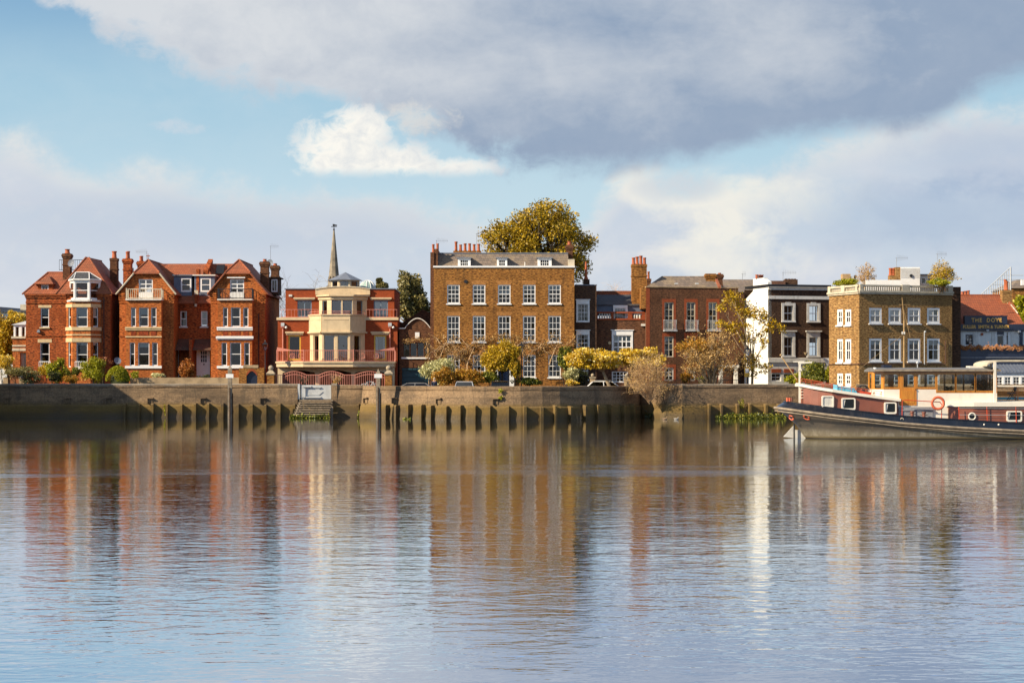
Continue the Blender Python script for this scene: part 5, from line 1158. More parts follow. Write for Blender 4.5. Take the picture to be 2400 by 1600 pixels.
q.add([(x0_ + .1, Yq - .02, Z(845, Yq)), (x1_ - .05, Yq - .02, Z(845, Yq)), ((x0_ + x1_) / 2 + .1, Yq - .02, Z(862, Yq)), (x0_ + .1, Yq + .02, Z(845, Yq)), (x1_ - .05, Yq + .02, Z(845, Yq)), ((x0_ + x1_) / 2 + .1, Yq + .02, Z(862, Yq))], [(0, 2, 1), (3, 4, 5), (0, 1, 4, 3), (1, 2, 5, 4), (2, 0, 3, 5)])
tag(q.build('awning', 'white'), 'white pointed awning at the foot of the dark terrace house', 'awning')
# ================================================================ house J: corner house with stone balustrade
YJ = 3.6
def zg_(zx): return 1900 + zx / 4.612
def zgy(zy): return 580 + zy / 4.6118
def house_j():
    Y = YJ; pl = rfront(Y, 2013.8, 2231.5, 20); x0, x1 = pl.p0.x, pl.p1.x; bk = -pl.n * 5.2; c3, c4 = pl.p1 + bk, pl.p0 + bk; yb = c3.y; zt = Z(zgy(500), Y); zp = Z(zgy(400), Y); zb = -1.0
    t = thing('corner_house', 'yellow brown brick corner house with stone roof balustrade, its left flank sunlit', 'house', ((x0 + x1) / 2, Y, zb)); h = []
    for row, (a, b) in enumerate(((652, 822), (982, 1232), (1358, 1520))):
        for (p, q) in ((628, 773), (838, 982), (1045, 1190), (1255, 1400)):
            h.append(window(t, pl, (zg_(p) + .8, zg_(q) - .8, zgy(a), zgy(b)), 2, 2, fw=.17, bar=.05, rec=.05, sill='white', sillh=.09, sillx=.06, blind=(.45 if row == 0 else .2), glass='pale_glass' if row == 0 else 'glass'))
    ps = Pl(tuple(c4), tuple(pl.p0)); hs = []
    for (a, b) in ((667, 838), (988, 1240), (1358, 1500)):
        for (p, q) in ((285, 347), (372, 437)): hs.append(window(t, ps, (zg_(p), zg_(q), zgy(a), zgy(b)), 2, 2, fw=.22, bar=.08, rec=.06, sill='white', sillx=.08))
    w = MB(); shell(w, [tuple(pl.p0), tuple(pl.p1), tuple(c3), tuple(c4)], zb, zt, {0: h, 3: hs}, depth=.12); w.build('wall', 'yellow_brick', t)
    co = MB()
    for p in (pl, ps): co.pbox(p, -.05, p.L + .05, zt + .003, zt + .14, -.3, .12); co.pbox(p, -.08, p.L + .08, zt + .141, zt + .3, -.3, .2)
    co.build('cornice', 'pale_stone', t)
    z0, z1 = zt + .301, zp - .16; rail = MB()
    for p in (pl, ps): rail.pbox(p, .0, p.L, z1, zp, -.2, .12)
    rail.build('balustrade_rail', 'pale_stone', t)
    for p, peds in ((pl, ((517, 560), (980, 1062), (1478, 1535))), (ps, ((200, 226), (343, 380), (500, 517)))):
        for a, b in peds: q = MB(); q.pbox(p, max(0.01, p.s(zg_(a))), min(p.L - .01, p.s(zg_(b))), z0, zp + .04, -.22, .15); q.build('pedestal', 'pale_stone', t)
        ed = [v for pr in peds for v in pr]
        for a, b in ((ed[1], ed[2]), (ed[3], ed[4])):
            s0, s1 = p.s(zg_(a)), p.s(zg_(b)); n = max(2, int((s1 - s0) / .21))
            if n > 24: n = 24
            for i in range(n):
                c = p.pt(s0 + (s1 - s0) * (i + .5) / n, 0, -.04); q = MB(); baluster(q, c[0], c[1], z0, z1, .07); q.build('baluster', 'pale_stone', t, True)
    pp = MB()   # drain pipe along the front and flank
    zz = Z(zgy(1262), Y); pp.pbox(pl, .0, pl.s(zg_(1440)), zz, zz + .07, .02, .1); pp.pbox(ps, 0, ps.L, zz, zz + .07, .02, .1)
    pp.cyl(pl.pt(pl.s(zg_(1450)), zz, .08), pl.pt(pl.s(zg_(1450)), Z(zgy(1000), Y), .08), .04, n=6); pp.build('drain_pipe', 'dark_tile', t)
    pv = MB(); pv.cyl(pl.pt(pl.s(zg_(1224)), zz, .08), pl.pt(pl.s(zg_(1224)), Z(zgy(910), Y), .08), .04, n=6); pv.ball(pl.pt(pl.s(zg_(1226)), Z(zgy(905), Y), .15), .1); pv.build('lamp_pipe', 'pale_grey', t)
    sb = MB(); Yb = pl.p1.y + .7; sb.box(x1 + .003, X(zg_(1622), Yb), Yb, yb, zb, Z(zgy(500), Yb)); sb.box(x1 + .002, X(zg_(1622), Yb), Yb - .05, Yb + 3, Z(zgy(500), Yb) + .003, Z(zgy(425), Yb)); sb.build('set_back_wing', 'dark_brick', t)
    rb = MB(); rb.box(X(1956, 19), X(2224, 10.5), 10.5, 19, zb, zt + .2); rb.build('rear_shade_block', 'dark_brick', t)  # hidden block added behind the house to shade the pub roof
    # rooftop rooms
    yy = Y + 5; r = MB(); r.box(X(zg_(975), yy), X(zg_(1180), yy), yy, yy + 3, zt, Z(zgy(212), yy)); ph = r.build('roof_room', 'white', t)
    n = 14; bd = MB()
    for i in range(n): zq = zt + 1.6 + (Z(zgy(212), yy) - zt - 1.7) * i / n; bd.box(X(zg_(975), yy) - .02, X(zg_(1180), yy) + .02, yy - .03, yy + .5, zq, zq + .08)
    bd.build('weatherboard', 'white', ph)
    r = MB(); r.box(X(zg_(920), yy), X(zg_(972), yy), yy + .1, yy + 1.2, zt, Z(zgy(212), yy)); ch = r.build('chimney', 'yellow_brick', t)
    r = MB(); r.box(X(zg_(860), yy), X(zg_(918), yy), yy + .2, yy + 1.1, zt, Z(zgy(300), yy)); ch2 = r.build('chimney', 'yellow_brick', t)
    for zx in (880, 908): MB().lathe((X(zg_(zx), yy), yy + .6, Z(zgy(300), yy)), [(.2, 0), (.2, .08), (.16, .12), (.15, .5), (.19, .56), (.18, .66), (.12, .66)], 12).build('chimney_pot', 'terracotta_pot', ch2, True)
    r = MB(); yq = Y + 2.2; r.box(X(zg_(600), yq), X(zg_(975), yq), yq, yq + 2.5, zt, Z(zgy(350), yq)); r.build('roof_cabin', 'white', t)
    r = MB(); yq = Y + 6; r.box(X(zg_(1182), yq), X(zg_(1340), yq), yq, yq + 3, zt, Z(zgy(300), yq)); r.build('roof_conservatory', 'dirty_white', t)
    r = MB(); r.box(X(zg_(1180), yq), X(zg_(1345), yq), yq - .2, yq + 3.1, Z(zgy(299), yq), Z(zgy(288), yq)); r.build('conservatory_roof', 'lead', t)
    pq = front(yq - .02, zg_(1185), zg_(1335)); 
    for a, b in ((1190, 1245), (1262, 1330)): window(t, pq, (zg_(a), zg_(b), zgy(325), zgy(395)), 1, 1, meet=False, rec=-.03, fw=.06)
    l = MB(); l.cyl((X(zg_(1085), yy), yy - .12, Z(zgy(305), yy)), (X(zg_(1085), yy), yy + .02, Z(zgy(305), yy)), .14, n=12); l.build('wall_lamp', 'black_iron', ph)
    yq = Y + 8
    for a, b, top in ((345, 432, 275), (440, 520, 300)): c = MB(); c.box(X(zg_(a), yq), X(zg_(b), yq), yq, yq + 1, zt, Z(zgy(top + 10), yq)); c.build('roof_vent', 'buff_pot' if a < 400 else 'pale_grey', t)
    q = MB(); q.cyl((X(zg_(482), Y + 4), Y + 4, zt), (X(zg_(482), Y + 4), Y + 4, Z(zgy(335), Y + 4)), .03, n=5); q.box(X(zg_(470), Y + 4), X(zg_(492), Y + 4), Y + 3.9, Y + 4.1, Z(zgy(335), Y + 4), Z(zgy(300), Y + 4)); q.build('terrace_lamp', 'black_iron', t)
house_j()
aerial((X(zg_(928), 9), 9, Z(zgy(212), 9)), .85, 10, 1.0, 'white television aerial above the white roof room of the corner house', 0.0)
aerial((X(zg_(1368), 9), 9, Z(zgy(300), 9)), 1.9, 8, .9, 'television aerial above the rooftop bush of the corner house', .1)

# ================================================================ pub K
YK = 11.0
def text(body, size, c, mat_, parent, name='lettering', ex=.02, spacing=1.0, width=None):
    cu = bpy.data.curves.new(name, 'FONT'); cu.body = body; cu.size = size; cu.extrude = ex; cu.align_x = 'CENTER'; cu.align_y = 'CENTER'; cu.space_character = spacing; cu.offset = 0.009
    cu.materials.append(M[mat_]); o = bpy.data.objects.new(name, cu); COL.objects.link(o); o.parent = parent
    org = ORG[parent.name]; o.location = Vector(c) - org; o.rotation_euler = (R(90), 0, 0)
    bpy.context.view_layer.update(); d = o.dimensions.x; me = bpy.data.meshes.new_from_object(o.evaluated_get(bpy.context.evaluated_depsgraph_get()))
    n2 = bpy.data.objects.new(name, me); n2.parent = parent; n2.location = o.location; n2.rotation_euler = o.rotation_euler
    if width and d > .01: n2.scale = (width / d, 1, 1)
    bpy.data.objects.remove(o); n2.name = name; COL.objects.link(n2); return n2
def pub():
    Y = YK; pl = front(Y, zg_(1602), 2440); x0, x1 = pl.p0.x, pl.p1.x; yb = Y + 10
    t = thing('riverside_pub', 'white and navy pub with red tiled roof and gilt lettered sign board', 'pub', ((x0 + x1) / 2, Y, GZ)); h = []
    h.append(window(t, pl, (zg_(1675), zg_(1752), zgy(940), zgy(1050)), 2, 3, frame='navy', meet=False, rec=.06, fw=.08, bar=.05, glass='pale_glass'))
    h.append(window(t, pl, (zg_(2012), zg_(2090), zgy(945), zgy(1065)), 1, 1, frame='white', meet=False, rec=.1, fw=.07))
    h.append(window(t, pl, (zg_(2112), zg_(2140), zgy(905), zgy(1055)), 1, 4, frame='white', meet=False, rec=.05, fw=.05))
    ze = Z(zgy(890), Y); zf = Z(zgy(828), Y)
    w = MB(); shell(w, [(x0, Y), (x1, Y), (x1, yb), (x0, yb)], GZ, zf, {0: h}); w.build('wall', 'stucco', t)
    sh = []
    for a, b in ((1618, 1650), (1756, 1812), (1955, 1992), (2165, 2240)):
        q = MB(); q.pbox(pl, pl.s(zg_(a)), pl.s(zg_(b)), Z(zgy(1060), Y), Z(zgy(900), Y), 0.003, .06); q.build('shutter', 'dirty_white', t)
    q = MB(); q.pbox(pl, 0, pl.L, ze, zf, 0.003, .18); fa = q.build('fascia', 'navy', t)
    q = MB(); q.pbox(pl, 0, pl.L, ze - .07, ze, 0.002, .26); q.pbox(pl, pl.s(zg_(2255)), pl.s(zg_(2290)), GZ, ze, .0, .1); q.pbox(pl, pl.s(zg_(2015)), pl.s(zg_(2088)), Z(zgy(940), Y), Z(zgy(905), Y), 0, .03); q.build('fascia_trim', 'navy', t)
    Ys = Y - .25; q = MB(); q.box(X(zg_(1665), Ys), X(zg_(2125), Ys), Ys, Y + .3, zf + .003, Z(zgy(742), Ys)); sb = q.build('sign_board', 'navy', t)
    q = MB(); q.box(X(zg_(1660), Ys), X(zg_(2130), Ys), Ys - .04, Y + .3, Z(zgy(742), Ys) + .002, Z(zgy(738), Ys) + .02); q.build('sign_moulding', 'navy', sb)
    text('THE  DOVE', .50, (X(zg_(1902), Ys - .03), Ys - .03, Z(zgy(787), Ys)), 'gold', sb, spacing=1.25, width=X(zg_(2065), Ys) - X(zg_(1738), Ys))
    yl = Y - .2; text('FULLER  SMITH & TURNER', .40, (X(zg_(1896), yl), yl, Z(zgy(858), yl)), 'gold', fa, spacing=1.0, width=X(zg_(2148), yl) - X(zg_(1645), yl))
    # roof
    zr = Z(zgy(517), Y + 4.5); r = MB(); xa, xb = X(zg_(1612), Y + 4.5), X(zg_(2062), Y + 4.5); ex0, ex1 = x0 - .1, X(zg_(2298), Y)
    r.slab([(ex0, Y - .15, zf + .02), (ex1, Y - .15, zf + .02), (X(zg_(2200), Y + 2.5), Y + 2.5, Z(zgy(620), Y + 2.5)), (xb, Y + 4.5, zr), (xa, Y + 4.5, zr)], .14); r.slab([(xa, Y + 4.5, zr), (xb, Y + 4.5, zr), (xb, yb, zf), (xa, yb, zf)], .14); r.build('roof', 'pub_tile', t)
    q = MB(); q.cyl((xa, Y + 4.5, zr), (xb, Y + 4.5, zr), .1, n=6); q.build('ridge_tile', 'pub_tile', t)
    q = MB(); q.cyl((xb + .1, Y + 4.4, zr + .05), (X(zg_(2130), Y + 3.2), Y + 3.2, Z(zgy(612), Y + 3.2)), .1, n=5); q.cyl((X(zg_(2165), Y + 2.6), Y + 2.6, Z(zgy(618), Y + 2.6)), (X(zg_(2240), Y + 1), Y + 1, Z(zgy(712), Y + 1)), .06, n=5); q.build('verge', 'pale_stone', t)
    y = Y + 3.2; chimney(t, X(zg_(2075), y), X(zg_(2175), y), y, y + .9, zf, Z(zgy(460), y), 'yellow_brick', 3, poth=.9, potr=.14, corbel=False, band=False)
    y = Y + 6; chimney(t, X(zg_(1635), y), X(zg_(1730), y), y, y + .8, zf, Z(zgy(515), y), 'brown_brick', 3, poth=.4, potr=.16, corbel=False, band=False)
    # first floor terrace: navy awning wall with flower garland
    Yt = Y - 2.5; pt = front(Yt, zg_(1612), 2440); q = MB(); q.pbox(pt, 0, pt.L, GZ, Z(zgy(1085), Yt), -2.4, 0); q.build('terrace_front', 'navy', t)
    q = MB(); q.pbox(pt, 0, pt.L, Z(zgy(1192), Yt), Z(zgy(1184), Yt), 0, .12); q.build('terrace_moulding', 'lead', t)
    g = MB(); ra = random.Random(5)
    for i in range(1500):
        s = ra.random() * pt.L; ph = (s * 1.25) % 1.0; dz = -.16 * math.sin(math.pi * ph); zz = Z(zgy(1068), Yt) + dz + ra.gauss(0, .09); o = .12 + ra.random() * .15; a = pt.pt(s, zz, o); d = .05
        g.add([(a[0] - d, a[1], a[2] - d), (a[0] + d, a[1] - .04, a[2] - d * .4), (a[0] + d * .4, a[1], a[2] + d)], [(0, 1, 2)])
    gg = g.build('flower_garland', 'leaf_copper', t); gg['kind'] = 'stuff'
    for i in range(7):
        b = MB(); zx = 1720 + i * 95; b.ball(pt.pt(pt.s(zg_(zx)), Z(zgy(1062), Yt), .05), .11, 8, 6); b.build('terrace_lamp', 'black_iron', t)
    for zx, zy in ((1900, 898), (2245, 908)): b = MB(); b.box(X(zg_(zx - 12), Y), X(zg_(zx + 14), Y), Y - .45, Y - .2, Z(zgy(zy + 10), Y), Z(zgy(zy - 10), Y)); b.build('flood_lamp', 'pale_grey', t)
    b = MB(); b.cyl((X(zg_(1850), Y), Y - .12, Z(zgy(935), Y)), (X(zg_(1850), Y), Y - .003, Z(zgy(935), Y)), .12, n=12); b.build('wall_clock', 'terracotta_pot', t)
    # conservatory on the river front
    Yc = 6.5; pc = front(Yc, zg_(1990), 2440); zt = Z(zgy(1350), Yc); hc = []
    for i in range(5): a = 2002 + i * 92; hc.append(window(t, pc, (zg_(a), zg_(a + 72), zgy(1395), zgy(1500)), 2, 3, meet=False, rec=.05, fw=.06, bar=.035))
    w = MB(); shell(w, [(pc.p0.x, Yc), (pc.p1.x, Yc), (pc.p1.x, Yt), (pc.p0.x, Yt)], GZ - .5, zt, {0: hc}); w.build('conservatory_wall', 'white', t)
    r = MB(); r.slab([(pc.p0.x - .1, Yc - .15, zt + .02), (pc.p1.x, Yc - .15, zt + .02), (pc.p1.x, Yt - .003, Z(zgy(1262), Yt)), (pc.p0.x - .1, Yt - .003, Z(zgy(1262), Yt))], .08); cr = r.build('conservatory_roof', 'lead_blue', t)
    for i in range(14): s = i / 13; q = MB(); xx = pc.p0.x + (pc.p1.x - pc.p0.x) * s; q.cyl((xx, Yc - .15, zt + .05), (xx, Yt - .01, Z(zgy(1262), Yt) + .02), .03, n=4); q.build('glazing_bar', 'lead', cr)
pub()
# house and white scaffold behind the pub
def back_right():
    Y = 24.0; t = thing('rear_house', 'brown brick house behind the pub chimney at the right edge', 'house', (X(2420, Y), Y, GZ)); w = MB(); w.box(X(zg_(2180), Y), X(2480, Y), Y, Y + 8, GZ, Z(zgy(440), Y)); w.build('wall', 'stock_brick', t)
    r = MB(); hip_roof(r, X(zg_(2165), Y), X(2490, Y), Y - .2, Y + 8.2, Z(zgy(440), Y), Z(zgy(350), Y + 3), X(zg_(2230), Y + 3), X(2470, Y), Y + 3, Y + 5); r.build('roof', 'slate', t)
    q = MB(); q.box(X(zg_(2265), Y), X(2440, Y), Y - .5, Y - .1, Z(zgy(410), Y), Z(zgy(350), Y)); q.build('roof_sheet', 'white', t)
    Y = 21.0; sc_ = MB(); xs = [X(zg_(2162 - i * 24), Y) for i in range(14)]
    for i, x in enumerate(xs):
        ztop = Z(zgy(212 + i * 22), Y); sc_.cyl((x, Y, GZ), (x, Y, ztop), .035 if i else .07, n=5)
    for zy in (300, 345, 400, 450): sc_.cyl((xs[min(13, int((zy - 212) / 22))], Y, Z(zgy(zy), Y)), (xs[0] + 1.2 * (zy < 360), Y, Z(zgy(zy), Y)), .03, n=5)
    sc_.cyl((xs[0], Y, Z(zgy(212), Y)), (xs[13], Y, Z(zgy(500), Y)), .04, n=5)
    tag(sc_.build('scaffold', 'pale_grey'), 'pale lattice of scaffold poles rising behind the pub roof', 'scaffold')
back_right()
# far building behind the trees at the left edge
t = thing('white_block', 'white flat roofed block behind the trees at the left edge', 'building', (X(30, 70), 70, GZ)); w = MB(); w.box(X(-40, 70), X(75, 70), 70, 80, GZ, Z(730, 70)); w.build('wall', 'stucco', t)
w = MB(); w.hexa([(X(-40, 70), 69.5, Z(731, 70)), (X(75, 70), 69.5, Z(731, 70)), (X(75, 70), 82, Z(731, 70)), (X(-40, 70), 82, Z(731, 70)), (X(-40, 70), 72, Z(715, 70)), (X(70, 70), 72, Z(724, 70)), (X(70, 70), 80, Z(724, 70)), (X(-40, 70), 80, Z(715, 70))]); w.build('roof', 'black_iron', t)
w = MB(); w.box(X(45, 71), X(75, 71), 71.5, 74, Z(728, 70), Z(712, 70)); w.build('plant_room', 'pale_stone', t)
# added unseen timber block past the left edge, shaped to shade the wall
t = thing('shadow_caster', 'added tall timber block in the river, out of view, casting shade on the wall', 'shadow_caster', (-58, 0, -1)); w = MB(); w.box(-76, -46.6, -3.5, 4.5, -1, 10.7); w.build('wall', 'timber_grey', t)
w = MB(); hip_roof(w, -76.3, -46.5, -3.8, 4.7, 10.72, 10.9, -72, -49.5, .3, .8); w.build('roof', 'grey_slate', t)
pl_ = Pl((-76, -3.5), (-46.6, -3.5))
for i in range(7): window(t, pl_, (2 + i * 3.6, 3.6 + i * 3.6, 5, 7), 2, 2, rec=-.06, metres=True)

# ================================================================ embankment walls
def loft(path, prof, name, parent, m='embankment', step=.8):
    """path: plan points (x, y); prof: (outward offset, z) from the bottom front, over the top, to the back."""
    P = [Vector(p) for p in path]; pts = []
    for a, b in zip(P[:-1], P[1:]):
        n = max(1, int((b - a).length / step)); pts += [a + (b - a) * i / n for i in range(n)]
    pts.append(P[-1]); ra = random.Random(len(pts)); mb = MB(); nrm = []
    for i in range(len(pts)):
        d = (pts[min(i + 1, len(pts) - 1)] - pts[max(i - 1, 0)]).normalized(); nrm.append(Vector((d.y, -d.x)))
    k = len(prof)
    for i, p in enumerate(pts):
        for j, (o, z) in enumerate(prof):
            jit = ra.uniform(-.018, .018) if 0 < j < k - 1 else 0; q = p + nrm[i] * (o + jit); mb.v.append((q.x, q.y, z + (ra.uniform(-.02, .02) if 2 < j < k - 1 else 0)))
    for i in range(len(pts) - 1):
        for j in range(k - 1): mb.f.append((i * k + j, (i + 1) * k + j, (i + 1) * k + j + 1, i * k + j + 1))
    for i in (0, len(pts) - 1): f = tuple(i * k + j for j in range(k)); mb.f.append(f if i else f[::-1])
    return mb.build(name, m, parent), pts, nrm
def along(pts, px):
    """place on a polyline whose photo column is px"""
    for a, b in zip(pts[:-1], pts[1:]):
        ka, kb = 1200 + a.x / (a.y - CAMY) * FPX, 1200 + b.x / (b.y - CAMY) * FPX
        if min(ka, kb) <= px <= max(ka, kb):
            f = (px - ka) / (kb - ka); d = (b - a).normalized(); return a + (b - a) * f, Vector((d.y, -d.x)), d
    return None
def buttress(root, hit, o_face, depth, zt, w=.2):
    p, n, d = hit; m = MB(); w *= rng.uniform(.8, 1.25); zt += rng.uniform(-.07, .06); depth *= rng.uniform(.9, 1.1); a, b = p - d * w / 2, p + d * w / 2; prof = [(o_face - .2, -1), (o_face + depth, -1), (o_face + depth, zt - .1), (o_face + depth - .08, zt), (o_face - .2, zt)]
    k = len(prof); v = [(*(q + n * o), z) for q in (a, b) for o, z in prof]; m.add(v, [tuple(range(k - 1, -1, -1)), tuple(range(k, 2 * k))] + [(i, (i + 1) % k, (i + 1) % k + k, i + k) for i in range(k)]); m.build('buttress', 'embankment', root)
def flap(root, hit, o_face, z, s=.42):
    p, n, d = hit; pl = Pl(tuple(p - d * s / 2), tuple(p + d * s / 2)); m = MB(); m.pbox(pl, -.06, s + .06, z + s, z + s + .08, o_face - .15, o_face + .2); m.pbox(pl, -.06, .02, z, z + s, o_face - .15, o_face + .2); f = m.build('shadow_hood', 'embankment', root)  # hood in place of a recess, shaped so its sides cast the recess shadow
    m = MB(); m.pbox(pl, .02, s, z, z + s, o_face - .1, o_face + .04); m.build('drain_flap', 'embankment', f)
yL = 10.0
PROF = lambda zt: [(.62, -1.5), (.42, .2), (.34, 1.0), (.24, 1.14), (.18, 1.9), (.10, zt - .42), (.05, zt - .4), (.10, zt - .3), (.10, zt - .04), (.05, zt), (-.5, zt), (-.55, 1.5)]
xst0, xst1 = X(698, yL), X(778, yL)
t = thing('embankment_wall', 'long straight stained concrete river wall with low buttresses, left of the river stairs', 'wall', (-50, yL, -1), 'river walls along the bank')
o, pts, nr = loft([(-95, yL), (xst0, yL)], PROF(2.97), 'wall_face', t)
for px in (296, 328.6, 360, 394, 427.5, 460, 490.6, 524, 559, 591.6, 624, 656.5, 691): buttress(t, along(pts, px), .38, .42, 1.22)
for px in (20.6, 161, 256, 353, 477, 617): flap(t, along(pts, px), .24, 1.25)
t = thing('embankment_wall', 'short stained river wall between the stairs and the curved bastion', 'wall', (X(820, yL), yL, -1), 'river walls along the bank')
o, pts, nr = loft([(xst1, yL + .1), (X(856, yL), yL)], PROF(2.86), 'wall_face', t); buttress(t, along(pts, 840.6), .38, .42, 1.22)
# curved bastion
t = thing('embankment_wall', 'curved sandy bastion of the river wall below the Georgian house', 'wall', (X(1170, 0), 0, -1), 'river walls along the bank')
cv = []
for px, y in ((853, 10.2), (853.5, 8.3), (856, 7.4), (880, 6.2), (930, 4.6), (985, 3.0), (1040, 1.6), (1100, .6), (1160, .0), (1220, -.25), (1270, .0), (1310, .55), (1350, 1.5), (1390, 2.8), (1430, 4.4), (1465, 6.0), (1490, 7.6), (1497, 9.5)): cv.append((X(px, y), y))
o, pts, nr = loft(cv, PROF(2.79), 'wall_face', t, step=.7); BPTS, BNR = pts, nr
for px in (916, 939, 968.5, 998, 1020, 1053, 1086, 1118, 1152, 1192, 1228, 1267, 1295, 1328, 1360, 1389, 1419, 1448, 1470): buttress(t, along(pts, px), .36, .42, 1.2)
for px in (864, 931, 1033, 1162.5): flap(t, along(pts, px), .24, 1.3)
# right hand wall
t = thing('embankment_wall', 'shadow dappled river wall right of the bare shrub, running behind the barge', 'wall', (X(1800, 8), 8, -1), 'river walls along the bank')
cv = [(X(1490, 9.6), 9.6), (X(1530, 7.6), 7.6), (X(1600, 5.4), 5.4), (X(1850, 7.4), 7.4), (X(2006, 8.2), 8.2), (X(2010, 2.9), 2.9), (X(2600, 2.4), 2.4)]
o, pts, nr = loft(cv, PROF(2.95), 'wall_face', t)
for px in (1657, 1686, 1724, 1752, 1790, 1820): buttress(t, along(pts, px), .38, .36, 1.3)
m = MB(); a, n_, d_ = along(pts, 1575); b = along(pts, 1612)[0]
m.add([(*(a + n_ * .3), 2.3), (*(b + n_ * .3), 1.2), (*(b + n_ * 1.2), -.8), (*(a + n_ * 1.6), -.8), (*(a + n_ * .4), 2.35), (*(a - d_ * 1.2 + n_ * .2), 2.3), (*(a - d_ * 1.6 + n_ * 1.2), -.8)], [(0, 3, 2, 1), (5, 6, 3, 0)]); m.build('sloping_toe', 'embankment', t)
# made ground behind the bastion and the right hand wall
q = MB(); q.poly([(p.x - n.x * .3, p.y - n.y * .3, GZ + .004) for p, n in zip(BPTS, BNR)] + [(X(1497, 10.65), 10.65, GZ + .004), (X(853, 10.65), 10.65, GZ + .004)]); q.build('quay', 'asphalt')['kind'] = 'structure'
q = MB(); q.poly([(p.x - n.x * .3, p.y - n.y * .3, GZ + .004) for p, n in zip(pts, nr)] + [(pts[-1].x, 10.65, GZ + .004), (pts[0].x, 10.65, GZ + .004)]); q.build('quay', 'asphalt')['kind'] = 'structure'
# flood gate, timber river stairs
def stairs():
    t = thing('river_stairs', 'weathered timber river stairs descending to the water below the flood gate', 'stairs', (X(735, 8), 8, -1)); n = 8
    for i in range(n):
        f = i / (n - 1); y0 = yL - .2 - f * 2.3; z = Z(937, yL) - f * 1.35; xa, xb = X(702 - 16 * f, y0), X(781 - 12 * f, y0); m = MB(); m.box(xa, xb, y0 - .36, y0, z - .09, z); m.build('tread', 'timber_grey', t)
    for px0, px1 in ((703, 688), (779, 768)):
        m = MB(); ya, yb_ = yL - .2, yL - 2.6; za, zb_ = Z(939, yL) - .1, Z(937, yL) - 1.6; xa, xb = X(px0, ya), X(px1, yb_); m.hexa([(xa - .06, ya, za - .3), (xa + .06, ya, za - .3), (xb + .06, yb_, zb_ - .3), (xb - .06, yb_, zb_ - .3), (xa - .06, ya, za), (xa + .06, ya, za), (xb + .06, yb_, zb_), (xb - .06, yb_, zb_)][0:4] + [(xa - .06, ya, za), (xa + .06, ya, za), (xb + .06, yb_, zb_), (xb - .06, yb_, zb_)]); m.build('stringer', 'timber_grey', t)
    for px in (704, 778): m = MB(); x = X(px, yL - 1.2); m.box(x - .1, x + .1, yL - 1.3, yL - 1.1, -1.2, 1.0); m.build('support_post', 'timber_grey', t)
    m = MB(); m.box(xst0, xst1, yL, yL + .5, -1, Z(936, yL)); m.build('landing', 'embankment', t)
    g = thing('flood_gate', 'pale steel flood gate at the head of the river stairs', 'gate', (X(738, yL), yL, 1)); z0, z1 = Z(935, yL), Z(902, yL); xa, xb = X(705, yL), X(776, yL)
    m = MB(); m.box(xa, xb, yL + .02, yL + .1, z0, z1); m.build('gate_leaf', 'galvanised', g)
    m = MB(); m.box(X(698, yL), X(703, yL), yL - .1, yL + .15, z0, z1 + .1); m.build('gate_post', 'galvanised', g)
    m = MB(); m.box(X(777, yL), X(790, yL), yL - .15, yL + .4, z0 - .3, z1 + .15); m.build('gate_pier', 'embankment', g)
    m = MB(); m.box(X(708, yL), X(716, yL), yL - .12, yL + .02, z0 + .15, z1 - .05); m.box(X(716, yL), X(752, yL), yL - .1, yL + .02, z0 + .12, z0 + .22); m.box(X(716, yL), X(752, yL), yL - .1, yL + .02, z1 - .25, z1 - .16); m.box(X(710, yL), X(730, yL), yL - .2, yL + .02, z1 - .18, z1 - .08); m.build('gate_rib', 'galvanised', g)
    m = MB(); q = Pl((X(721, yL), yL - .0), (X(757, yL), yL - .0)); m.prism(q, [(0, z0 + .35), (q.L * .75, z0 + .35), (q.L, z0 + .65), (q.L * .75, z1 - .35), (.1, z1 - .35)], 0.0, .03); m.build('gate_panel', 'galvanised', g)
stairs()
# mooring piles with white boards
for px, top, lab in ((539, 855, 'tall grey timber pile with white board before the brick arch gate'), (886.5, 864, 'tall grey timber pile with white board right of the river stairs')):
    Y = 6.5 if px < 700 else 3.6; t = thing('mooring_pile', lab, 'mooring pile', (X(px, Y), Y, -1.5), 'mooring piles standing in the river'); x = X(px, Y); zt = Z(top, Y)
    m = MB(); r = .17; m.box(x - r, x + r, Y - r, Y + r, -1.5, zt - .35); m.add([(x - r, Y - r, zt - .35), (x + r, Y - r, zt - .35), (x + r, Y + r, zt - .35), (x - r, Y + r, zt - .35), (x, Y, zt)], [(0, 1, 4), (1, 2, 4), (2, 3, 4), (3, 0, 4)]); m.build('post', 'timber_grey', t)
    m = MB(); m.box(x - .32, x + .32, Y - r - .04, Y - r - .003, Z(885.5, Y), Z(876, Y)); m.build('board', 'white', t)
    m = MB(); m.box(x - .03, x + .05, Y - r - .06, Y - r - .002, -.5, Z(908, Y)); m.box(x + .19, x + .26, Y - .1, Y + .1, -.5, Z(921, Y)); m.build('rubbing_strip', 'dark_brick', t)
